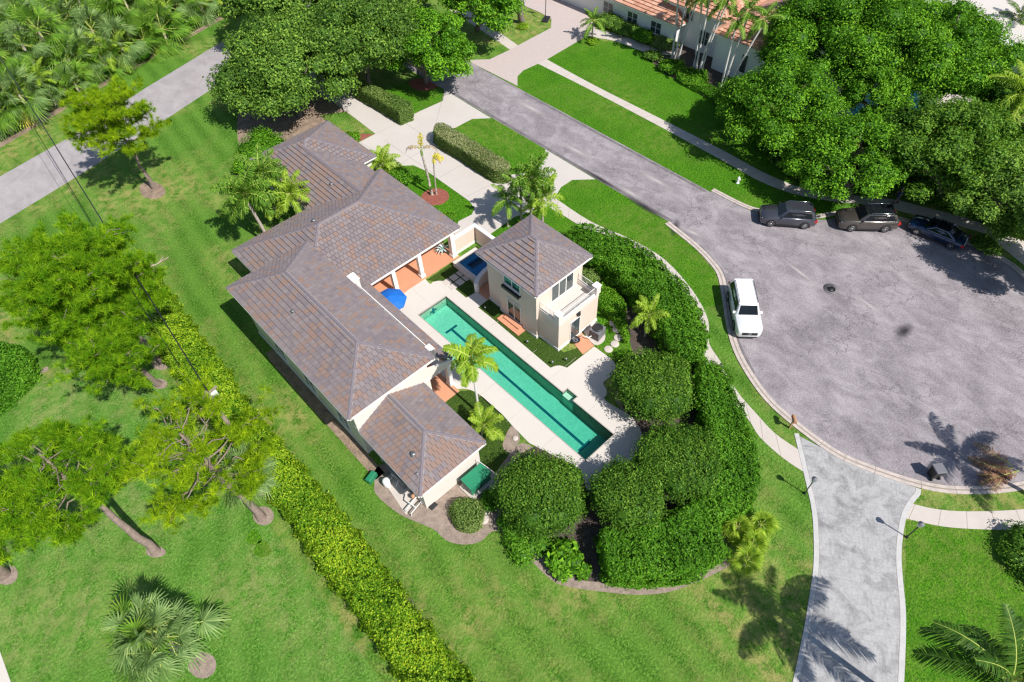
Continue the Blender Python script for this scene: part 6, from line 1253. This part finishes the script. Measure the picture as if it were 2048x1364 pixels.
def mailbox(q, label, col, rz, h=1.05, arch=True):
    c = G(*q); r = empty('mailbox', (c[0], c[1], 0), rz, label, 'mailbox'); mb = MB(); mb.box(-.055, .055, -.055, .055, 0, h, col); mb.build('post', r); mb = MB(); pr = [(-.13, 0), (.13, 0), (.13, .14)] + [(.13 * math.cos(t), .14 + .12 * math.sin(t)) for t in np.linspace(0.3, 2.84, 7)] + [(-.13, .14)]
    n = len(pr); mb.add([(-.30, y, h + z) for y, z in pr] + [(.30, y, h + z) for y, z in pr], [tuple(range(n - 1, -1, -1)), tuple(range(n, 2 * n))] + [(i, (i + 1) % n, n + (i + 1) % n, n + i) for i in range(n)], col); mb.build('box', r); mb = MB(); mb.box(.302, .315, -.11, .11, h + .02, h + .22, col); mb.build('door', r); mb = MB(); mb.box(.1, .13, .134, .15, h + .08, h + .30, 'lamp_red'); mb.build('flag', r)
mailbox((1579, 856), 'brown mailbox on a post at the kerb of the turning circle', 'brown_box', 0.75); mailbox((936, 106), 'white mailbox on a post beside the street end', 'white_paint', 0.2)
# rubbish bin
c = G(1864, 952); bn = empty('wheelie_bin', (c[0], c[1], 0.016), 0.95, 'grey wheeled rubbish bin standing in the turning circle', 'bin'); mb = MB()
mb.add([(-.24, -.26, .06), (.24, -.26, .06), (.24, .26, .06), (-.24, .26, .06), (-.33, -.31, 1.05), (.33, -.31, 1.05), (.33, .31, 1.05), (-.33, .31, 1.05)], [(3, 2, 1, 0), (0, 1, 5, 4), (1, 2, 6, 5), (2, 3, 7, 6), (3, 0, 4, 7), (4, 5, 6, 7)], 'black_plastic'); mb.build('body', bn)
mb = MB(); mb.box(-.37, .36, -.35, .35, 1.053, 1.12, 'grey_plastic', 0.03); mb.build('lid', bn)
for s in (-1, 1): mb = MB(); mb.tube([(-.27, s * .24, .12), (-.27, s * .31, .12)], .12, 'rubber', 12); mb.build('wheel', bn)
mb = MB(); mb.tube([(-.42, -.25, 1.0), (-.42, .25, 1.0)], .02, 'black_plastic', 6); mb.build('handle', bn)
# dead fronds heaped on the kerb
c = G(2020, 945); dp = empty('dead_frond_heap', (c[0], c[1], 0.02), 0, 'heap of brown dead palm fronds lying on the kerb', 'fronds'); fm = fronds('dead_pile')
for k, az in enumerate((2.2, 2.5, 2.8, 1.9, 2.35, 3.1, 1.6, 2.65)): o = put('frond', fm[k % 3], dp, (0.3 * math.cos(k), -0.3 * math.sin(k * 2), .12 + .04 * k), (0.25 * math.sin(k * 1.7), 0, az)); o.scale = (.82,) * 3
# fallen branch on the lawn
b_ = MB(); p0, p1 = G(301, 534), G(338, 515); limb(b_, (0, 0, .06), tuple(p1 - p0 + np.array([0, 0, .08])), .09, .04, 'dead_wood', np.random.default_rng(3), 0, 5, .5); limb(b_, tuple((p1 - p0) * .5 + np.array([0, 0, .07])), tuple((p1 - p0) * .7 + np.array([.2, .3, .15])), .05, .02, 'dead_wood', np.random.default_rng(4)); tag(b_.build('fallen_branch', None, tuple(p0)), 'pale fallen branch on the grass by the lime hedge', 'branch')
# basketball stand on the paver driveway
c = G(1092, 40); bs = empty('basketball_stand', (c[0], c[1], 0.03), 0.5, 'portable basketball stand with black base by the paver driveway', 'basketball stand'); mb = MB(); mb.box(-.75, .75, -.4, .4, 0, .2, 'black_plastic', .06); mb.build('base', bs); mb = MB(); mb.tube([(-.3, 0, .2), (-.1, 0, 2.4), (.5, 0, 3.1)], .05, 'metal_dark', 8); mb.build('pole', bs); mb = MB(); mb.box(.5, .54, -.6, .6, 2.8, 3.6, 'white_paint'); mb.build('backboard', bs); mb = MB(); mb.tube([(.8 + .23 * math.cos(t), .23 * math.sin(t), 3.0) for t in np.linspace(0, 6.283, 13)], .012, 'lamp_red', 5, False); mb.build('hoop', bs)
# utility pole and overhead wires
pz = 9.0; pb = G(412, 785, pz); up_ = empty('utility_pole', (pb[0], pb[1], 0), 0.2, 'wooden utility pole rising through the open pine', 'utility pole'); mb = MB(); mb.lathe([(.17, 0), (.12, pz), (.10, pz + .05)], (0, 0, 0), 'wood_pole', 10); mb.build('pole', up_); mb = MB(); mb.lathe([(.2, pz - 1.3), (.22, pz - 1.25), (.22, pz - .5), (.18, pz - .42), (.05, pz - .4)], (.36, .1, 0), 'white_paint', 12); mb.build('transformer', up_); mb = MB(); mb.box(-.7, .7, -.05, .05, pz - .25, pz - .13, 'wood_pole'); mb.build('crossarm', up_)
def wire(a, b, sag, r, label):
    a, b = Vector(a), Vector(b); mb = MB(); pts = []
    for i in range(25): t = i / 24; p = (b - a) * t; p.z -= sag * 4 * t * (1 - t); pts.append(p)
    mb.tube(pts, r, 'black_plastic', 5); tag(mb.build('overhead_wire', None, tuple(a)), label, 'wire', 'overhead wires')
f1 = G(-60, 60, 9.0); wire((pb[0] + .1, pb[1], pz - .1), (f1[0] + 1.1, f1[1], 9.3), .5, .045, 'thick overhead cable from the utility pole across the side road'); wire((pb[0] - .5, pb[1], pz - .1), (f1[0], f1[1], 9.2), .6, .018, 'thin overhead wire beside the thick cable')
wire(tuple(G(-20, 72, 9)), tuple(G(320, -40, 9)), .3, .02, 'overhead wire high above the palm thicket')

# ------------------------------------------------------------------ pool side things
c = G(779, 597, 2.35); um = empty('parasol', (c[0], c[1], 0.034), 0.3, 'open blue parasol on the pool deck by the porch', 'parasol'); mb = MB(); mb.lathe([(.28, 0), (.28, .06), (.05, .10), (.025, .12), (.025, 2.5)], (0, 0, 0), 'metal_grey', 14); mb.build('pole', um); vs = [(0, 0, 2.62)]
N_ = 8
for k in range(N_): t = k * 2 * math.pi / N_; vs.append((.8 * math.cos(t), .8 * math.sin(t), 2.42))
for k in range(N_): t = k * 2 * math.pi / N_; vs.append((1.35 * math.cos(t), 1.35 * math.sin(t), 2.12))
for k in range(N_): t = k * 2 * math.pi / N_; vs.append((1.35 * math.cos(t), 1.35 * math.sin(t), 2.0))
mb = MB(); fs = [(0, 1 + k, 1 + (k + 1) % N_) for k in range(N_)]
for r_ in (0, N_): fs += [(1 + r_ + k, 1 + r_ + N_ + k, 1 + r_ + N_ + (k + 1) % N_, 1 + r_ + (k + 1) % N_) for k in range(N_)]
mb.add(vs, fs, 'blue_canvas'); mb.build('canopy', um)
for k in range(N_): t = k * 2 * math.pi / N_; mb = MB(); mb.tube([(0, 0, 2.58), (.8 * math.cos(t), .8 * math.sin(t), 2.40), (1.33 * math.cos(t), 1.33 * math.sin(t), 2.10)], .012, 'metal_grey', 4); mb.build('rib', um)
c = G(886, 503); ag = empty('potted_agave', (c[0] - .1, c[1] - .1, 0.06), 0, 'silvery agave in a dark pot on the terracotta porch', 'potted plant'); mb = MB(); mb.lathe([(.16, 0), (.24, .35), (.26, .38), (.22, .38), (.02, .34)], (0, 0, 0), 'planter', 14); mb.build('pot', ag); fm = fronds('agave')
for k in range(26): o = put('leaf', fm[min(3, k * 4 // 26)], ag, (0, 0, .36), (0, 0, k * 2.4)); o.scale = (1.0,) * 3
c = G(1150.7, 684); fp = empty('fire_bowl', (c[0], c[1], 0.06), 0, 'black round fire bowl on the terracotta terrace', 'fire bowl'); mb = MB(); mb.lathe([(.2, .0), (.22, .05), (.36, .24), (.38, .26), (.33, .26), (.2, .12), (.02, .10)], (0, 0, 0), 'black_plastic', 18); mb.build('bowl', fp); mb = MB()
for k in range(6): t = k * 1.05; mb.box(.15 * math.cos(t) - .06, .15 * math.cos(t) + .06, .15 * math.sin(t) - .05, .15 * math.sin(t) + .05, .11, .2, 'grey_plastic')
mb.build('stones', fp)['kind'] = 'stuff'
sheet('equipment_pad', GP(smooth([(1167, 662), (1188, 690), (1207, 684), (1210, 668), (1197, 650), (1182, 646)], 3)), 0.06, 'concrete')
c = G(1190, 672); ac = empty('heat_pump', (c[0] + .1, c[1] - .1, 0.06), 0.15, 'grey heat pump unit with dark top beside the pool house', 'heat pump'); mb = MB(); mb.box(-.5, .5, -.45, .45, .04, .95, 'grey_plastic', .05); mb.build('cabinet', ac); mb = MB(); mb.lathe([(.44, .953), (.42, 1.02), (.30, 1.05), (.05, 1.06)], (0, 0, 0), 'black_plastic', 18); mb.build('fan_cover', ac)
for k in range(7): mb = MB(); mb.box(-.504, -.5, -.4 + k * .12, -.34 + k * .12, .15, .85, 'metal_dark'); mb.build('louvre', ac)
mb = MB(); mb.tube([(-.5, .2, .3), (-.8, .3, .3), (-.9, .9, .3), (-.9, .9, .0)], .04, 'white_paint', 6); mb.build('pipe', ac)
st_ = MB(); st_.lathe([(.34, 0), (.34, .05), (.32, .06), (.02, .06)], (0, 0, 0), 'concrete', 20); stm = st_.mesh('stepping_stone')
names_ = ['first round stepping stone along the low hedge from the pool house', 'second round stepping stone along the low hedge', 'third round stepping stone along the low hedge, middle of the five', 'fourth round stepping stone, partly shaded, along the low hedge', 'last round stepping stone before the shaded pool deck']
for q, lb in zip(((1226.6, 647), (1233.6, 660), (1236, 676), (1229.6, 688.6), (1216.8, 699)), names_): tag(put('stepping_stone', stm, None, tuple(G(*q)[:2]) + (0.02,)), lb, 'stepping stone', 'stones along the low hedge')
names_ = ['round stepping stone farthest from the gravel corner, near the metal gate', 'shaded round stepping stone next along from the metal gate', 'shaded round stepping stone below the generator pad', 'bright round stepping stone beside the clipped shrub bed', 'lowest bright round stepping stone by the gravel corner']
for q, lb in zip(((985, 968), (980, 985), (977, 1002), (971, 1021), (968, 1039)), names_): tag(put('stepping_stone', stm, None, tuple(G(*q)[:2]) + (0.014,)), lb, 'stepping stone', 'stones by the shed wing')
tag(put('stepping_stone', stm, None, tuple(G(1031, 877)[:2]) + (0.024,)), 'single round stepping stone on the gravel strip by the pool deck', 'stepping stone').scale = (.6, .6, 1)
# generator
gx_, gy_ = 10.95, 17.35; gen = empty('generator', (gx_, gy_, 0), 0, 'green generator cabinet on a concrete pad by the shed wing', 'generator'); mb = MB(); mb.box(-1.05, 1.05, -.75, .62, 0, .14, 'concrete'); mb.build('pad', gen); mb = MB(); mb.box(-.85, .85, -.5, .45, .14, 1.05, 'green_box', .03); mb.build('cabinet', gen)
mb = MB(); mb.add([(-.9, -.55, 1.053), (.9, -.55, 1.053), (.9, .5, 1.053), (-.9, .5, 1.053), (-.9, -.55, 1.09), (.9, -.55, 1.09), (.9, .5, 1.16), (-.9, .5, 1.16)], [(3, 2, 1, 0), (4, 5, 6, 7), (0, 1, 5, 4), (1, 2, 6, 5), (2, 3, 7, 6), (3, 0, 4, 7)], 'green_box'); mb.build('lid', gen)
for k in range(5): mb = MB(); mb.box(-.874, -.856, -.4, .35, .3 + k * .13, .36 + k * .13, 'metal_grey'); mb.build('louvre', gen)
mb = MB(); mb.box(-.02, .02, -.52, -.503, .2, 1.0, 'metal_dark'); mb.build('door_seam', gen)
# metal fence between shed wing and clipped tree
fa, fb = G(958, 938), G(998, 968); fe = empty('metal_fence', (fa[0], fa[1], 0), 0, 'short white metal fence between the shed wing and the clipped tree', 'fence'); d_ = (fb - fa)[:2]
mb = MB()
for z in (.2, 1.25): mb.tube([(0, 0, z), (d_[0], d_[1], z)], .025, 'white_paint', 6)
mb.build('rail', fe)['kind'] = 'stuff'
bar = MB(); bar.box(-.014, .014, -.014, .014, .05, 1.3, 'white_paint'); barm = bar.mesh('bar')
for k in range(18): put('bar', barm, fe, (d_[0] * k / 17, d_[1] * k / 17, 0))
# pool pipework and pump on the utility slab
c = G(775, 970); pe = empty('pump_set', (c[0], c[1], 0.05), 0.1, 'white pump with pipes at the upper end of the utility slab', 'pump'); mb = MB(); mb.lathe([(.24, 0), (.26, .1), (.26, .6), (.18, .75), (.04, .8)], (0, 0, 0), 'white_paint', 14); mb.build('filter_tank', pe); mb = MB(); mb.tube([(.2, 0, .2), (.6, .1, .2), (.6, .1, .6), (.6, -.6, .6), (.3, -.6, .1)], .04, 'white_paint', 6); mb.build('pipe', pe); mb = MB(); mb.tube([(.7, .4, .25), (1.15, .4, .25)], .13, 'metal_dark', 10); mb.build('motor', pe)
c = G(825, 1015); pe = empty('pipe_manifold', (c[0], c[1], 0.05), 0.2, 'white pipe manifold with valves at the lower end of the utility slab', 'pipes')
for k, pts in enumerate(([(-.5, -.4, .1), (-.5, -.4, .45), (.5, -.4, .45), (.5, -.4, .1)], [(-.5, .1, .1), (-.5, .1, .35), (.6, .1, .35), (.9, .5, .35)], [(0, -.4, .45), (0, .5, .4), (.4, .9, .2)])): mb = MB(); mb.tube(pts, .045, 'white_paint', 6); mb.build('pipe', pe)
mb = MB(); mb.lathe([(.13, .3), (.15, .5), (.1, .58), (.02, .6)], (.5, .3, 0), 'brown_box', 12); mb.build('valve', pe); mb = MB(); mb.box(.75, 1.1, .6, .85, .05, .4, 'metal_dark'); mb.build('pump', pe)
c = G(802, 958); tag(MB().box(-.9, .9, -.42, .42, 0, .95, 'grey_plastic', .04).build('pool_heater', None, (c[0] + .1, c[1] + .1, .05), (0, 0, 1.57)), 'long grey equipment cabinet under the shed wing eave', 'cabinet')
c = G(866, 1012); tag(MB().box(-.28, .28, -.2, .2, 0, .08, 'metal_dark', .03).build('ground_hatch', None, (c[0], c[1], .014), (0, 0, .1)), 'dark utility lid on the gravel at the shed corner', 'hatch')
c = G(826, 935); tag(MB().box(-.3, .5, -.2, .2, 0, .5, 'green_box', .05).build('green_bin', None, (5.9, 22.6, .012), (0, 0, .3)), 'small green box at the end of the mulch strip', 'box')
gl_ = MB(); gl_.lathe([(.03, 0), (.03, .3), (.10, .32), (.08, .40), (.02, .42)], (0, 0, 0), 'metal_grey', 10); glm = gl_.mesh('garden_light')
for q, lb in (((971, 620), 'small garden light on the turf by the pool house passage'), ((1055, 688), 'small garden light on the turf beside the pool house corner'), ((1105, 729), 'small garden light at the pointed end of the turf'), ((1132, 723), 'small garden light near the terrace turf edge')): tag(put('garden_light', glm, None, tuple(G(*q)[:2]) + (.02,)), lb, 'garden light', 'garden lights on the turf')

# ------------------------------------------------------------------ neighbouring houses
nh = empty('white_house', (70, 46, 0), 0, 'white stucco house with an orange clay tile roof beyond the street lawn', 'house'); NO = (70, 46, 0); rf = Roofer('clay_tile_', (0.5, 0.25, 0.25), rng := random.Random(8), 0.42, 0.46); base = MB(); capm = MB(); trim = MB()
for bx_ in ((65.6, 78, 43.5, 64, 3.0), (67.0, 80, 38.2, 47, 4.6), (64.9, 78, 28.3, 38.6, 4.3)):
    sl, hp, rd = hip(*bx_); deckpoly(base, sl)
    for k, p in enumerate(sl): rf.slope(p, singles=False)
    for a, b in hp: caps(capm, a, b, white=False, m='clay_tile_2')
    caps(capm, *rd, white=False, m='clay_tile_2'); eave_trim(trim, *bx_)
roof = shift(base, NO).build('roof', nh); shift(capm, NO).build('ridge_caps', roof); shift(trim, NO).build('gutter', roof); rf.finish(nh, roof, 0)
wl = MB(); wl.box(66.1, 77.5, 44, 63.5, 0, 2.94, 'white_paint'); wl.box(67.5, 79.5, 38.7, 46.5, 0, 4.54, 'white_paint'); wl.box(65.4, 77.5, 28.8, 38.1, 0, 4.24, 'white_paint'); shift(wl, NO).build('wall', nh)
for y in (46.3, 50.0, 54.0): window(nh, NO, 'y', y, y + 1.5, .9, 2.2, 66.1, -1, 2, rows=2)
window(nh, NO, 'y', 40.2, 41.6, 1.0, 2.6, 67.5, -1, 2, rows=2); window(nh, NO, 'y', 43.0, 44.0, 3.2, 4.2, 67.5, -1, 2); window(nh, NO, 'y', 33.8, 34.5, 1.0, 3.0, 65.4, -1, 1)
fh = empty('far_house', (92, 16, 0), -.35, 'white flat roofed house behind the leafy trees', 'house'); mb = MB(); mb.box(-5, 9, -16, 12, 0, 2.9, 'white_paint'); mb.build('wall', fh); mb = MB(); mb.box(-5.8, 9.8, -16.8, 12.8, 2.903, 3.25, 'trim'); mb.box(-4.5, 9, -16, 12, 3.25, 3.35, 'deck'); mb.build('roof', fh)
for k in range(8): y = -14 + k * 3.1; w_ = MB(); w_.box(-5.03, -5.003, y, y + 1.9, .2, 2.4, 'glass_teal' if k % 2 else 'window_glass'); w_.build('window', fh)
np_ = empty('neighbour_pool', (71.5, 19.5, 0), 0, 'turquoise swimming pool glimpsed through the leafy trees', 'pool'); pm('turquoise', (0.02, 0.50, 0.62), 0.08, 0.1, spec=0.6); mb = MB(); mb.prism(smooth([(-4, -2.6), (3, -3), (5, 0), (3.6, 3), (-1, 2.6), (-3.6, 3)], 5), 0.0, .05, 'turquoise'); mb.build('water_surface', np_); mb = MB(); mb.prism(smooth([(-4.4, -3), (3.2, -3.5), (5.5, 0), (3.9, 3.5), (-1, 3), (-4, 3.5)], 5), 0, .07, 'deck', [smooth([(-4, -2.6), (3, -3), (5, 0), (3.6, 3), (-1, 2.6), (-3.6, 3)], 5)]); mb.build('rim', np_)
sheet('neighbour_patio', [(64.5, 15), (79, 14), (80, 28.2), (65, 28.2)], .03, 'concrete', holes=[[(66, 15.6), (77.5, 15.6), (77.5, 23.6), (66, 23.6)]])
sheet('patio_inner', [(66, 15.6), (77.5, 15.6), (77.5, 23.6), (66, 23.6)], .02, 'concrete')

# ------------------------------------------------------------------ person walking on the pavement
def skin_mesh(name, J, E, R, m, parent):
    me = bpy.data.meshes.new(name); me.from_pydata(J, E, []); me.materials.append(MATS[m]); o = put(name, me, parent); md = o.modifiers.new('skin', 'SKIN'); me.skin_vertices[0].data[0].use_root = True
    for i, r in enumerate(R): me.skin_vertices[0].data[i].radius = (r, r) if not hasattr(r, '__len__') else r
    sm = o.modifiers.new('sub', 'SUBSURF'); sm.levels = 1; sm.render_levels = 2; md.use_smooth_shade = True; return o
pm('skin', (0.30, 0.17, 0.12), 0.6, 0.1); pm('cloth_navy', (0.02, 0.05, 0.16), 0.9, 0.15); pm('cloth_blue', (0.03, 0.10, 0.25), 0.9, 0.15); pm('shoe', (0.02, 0.02, 0.02), 0.7, 0.1)
c = G(1791, 406.5); pr_ = empty('person', (c[0], c[1], .024), 2.2, 'person in blue shirt, shorts and cap walking on the shaded pavement', 'person')
J = [(0, 0, .95), (0, 0, 1.15), (0, 0, 1.38), (.02, 0, 1.50), (.04, 0, 1.60), (.05, 0, 1.70), (0, .09, .90), (.13, .10, .50), (.10, .10, .08), (.25, .10, .04), (0, -.09, .90), (-.06, -.10, .50), (-.25, -.10, .12), (-.12, -.10, .05), (0, .19, 1.40), (-.06, .24, 1.13), (.10, .25, .92), (.15, .25, .84), (0, -.19, 1.40), (.08, -.24, 1.13), (.26, -.22, .98), (.32, -.21, .93)]
E_ = [(0, 1), (1, 2), (2, 3), (3, 4), (4, 5), (0, 6), (6, 7), (7, 8), (8, 9), (0, 10), (10, 11), (11, 12), (12, 13), (2, 14), (14, 15), (15, 16), (16, 17), (2, 18), (18, 19), (19, 20), (20, 21)]
skin_mesh('body', J, E_, [.13, .12, .13, .055, .085, .075, .085, .055, .04, .035, .085, .055, .04, .035, .055, .042, .034, .035, .055, .042, .034, .035], 'skin', pr_)
skin_mesh('shirt', [J[0], J[1], J[2], J[14], (-.04, .22, 1.22), J[18], (.05, -.225, 1.22)], [(0, 1), (1, 2), (2, 3), (3, 4), (2, 5), (5, 6)], [(.17, .14), (.155, .13), (.165, .14), .085, .07, .085, .07], 'cloth_navy', pr_)
skin_mesh('shorts', [(0, 0, .97), J[6], (.12, .10, .55), J[10], (-.05, -.10, .55)], [(0, 1), (1, 2), (0, 3), (3, 4)], [.16, .115, .09, .115, .09], 'cloth_blue', pr_)
mb = MB(); mb.lathe([(.11, 1.70), (.112, 1.75), (.09, 1.80), (.03, 1.82)], (.05, 0, 0), 'cloth_navy', 12); mb.box(.10, .24, -.07, .07, 1.70, 1.715, 'cloth_navy'); mb.build('cap', pr_)
for j in (9, 13):
    mb = MB(); x, y, z = J[j]; mb.box(x - .16, x + .10, y - .05, y + .05, z - .045, z + .04, 'shoe', .02); mb.build('shoe', pr_)
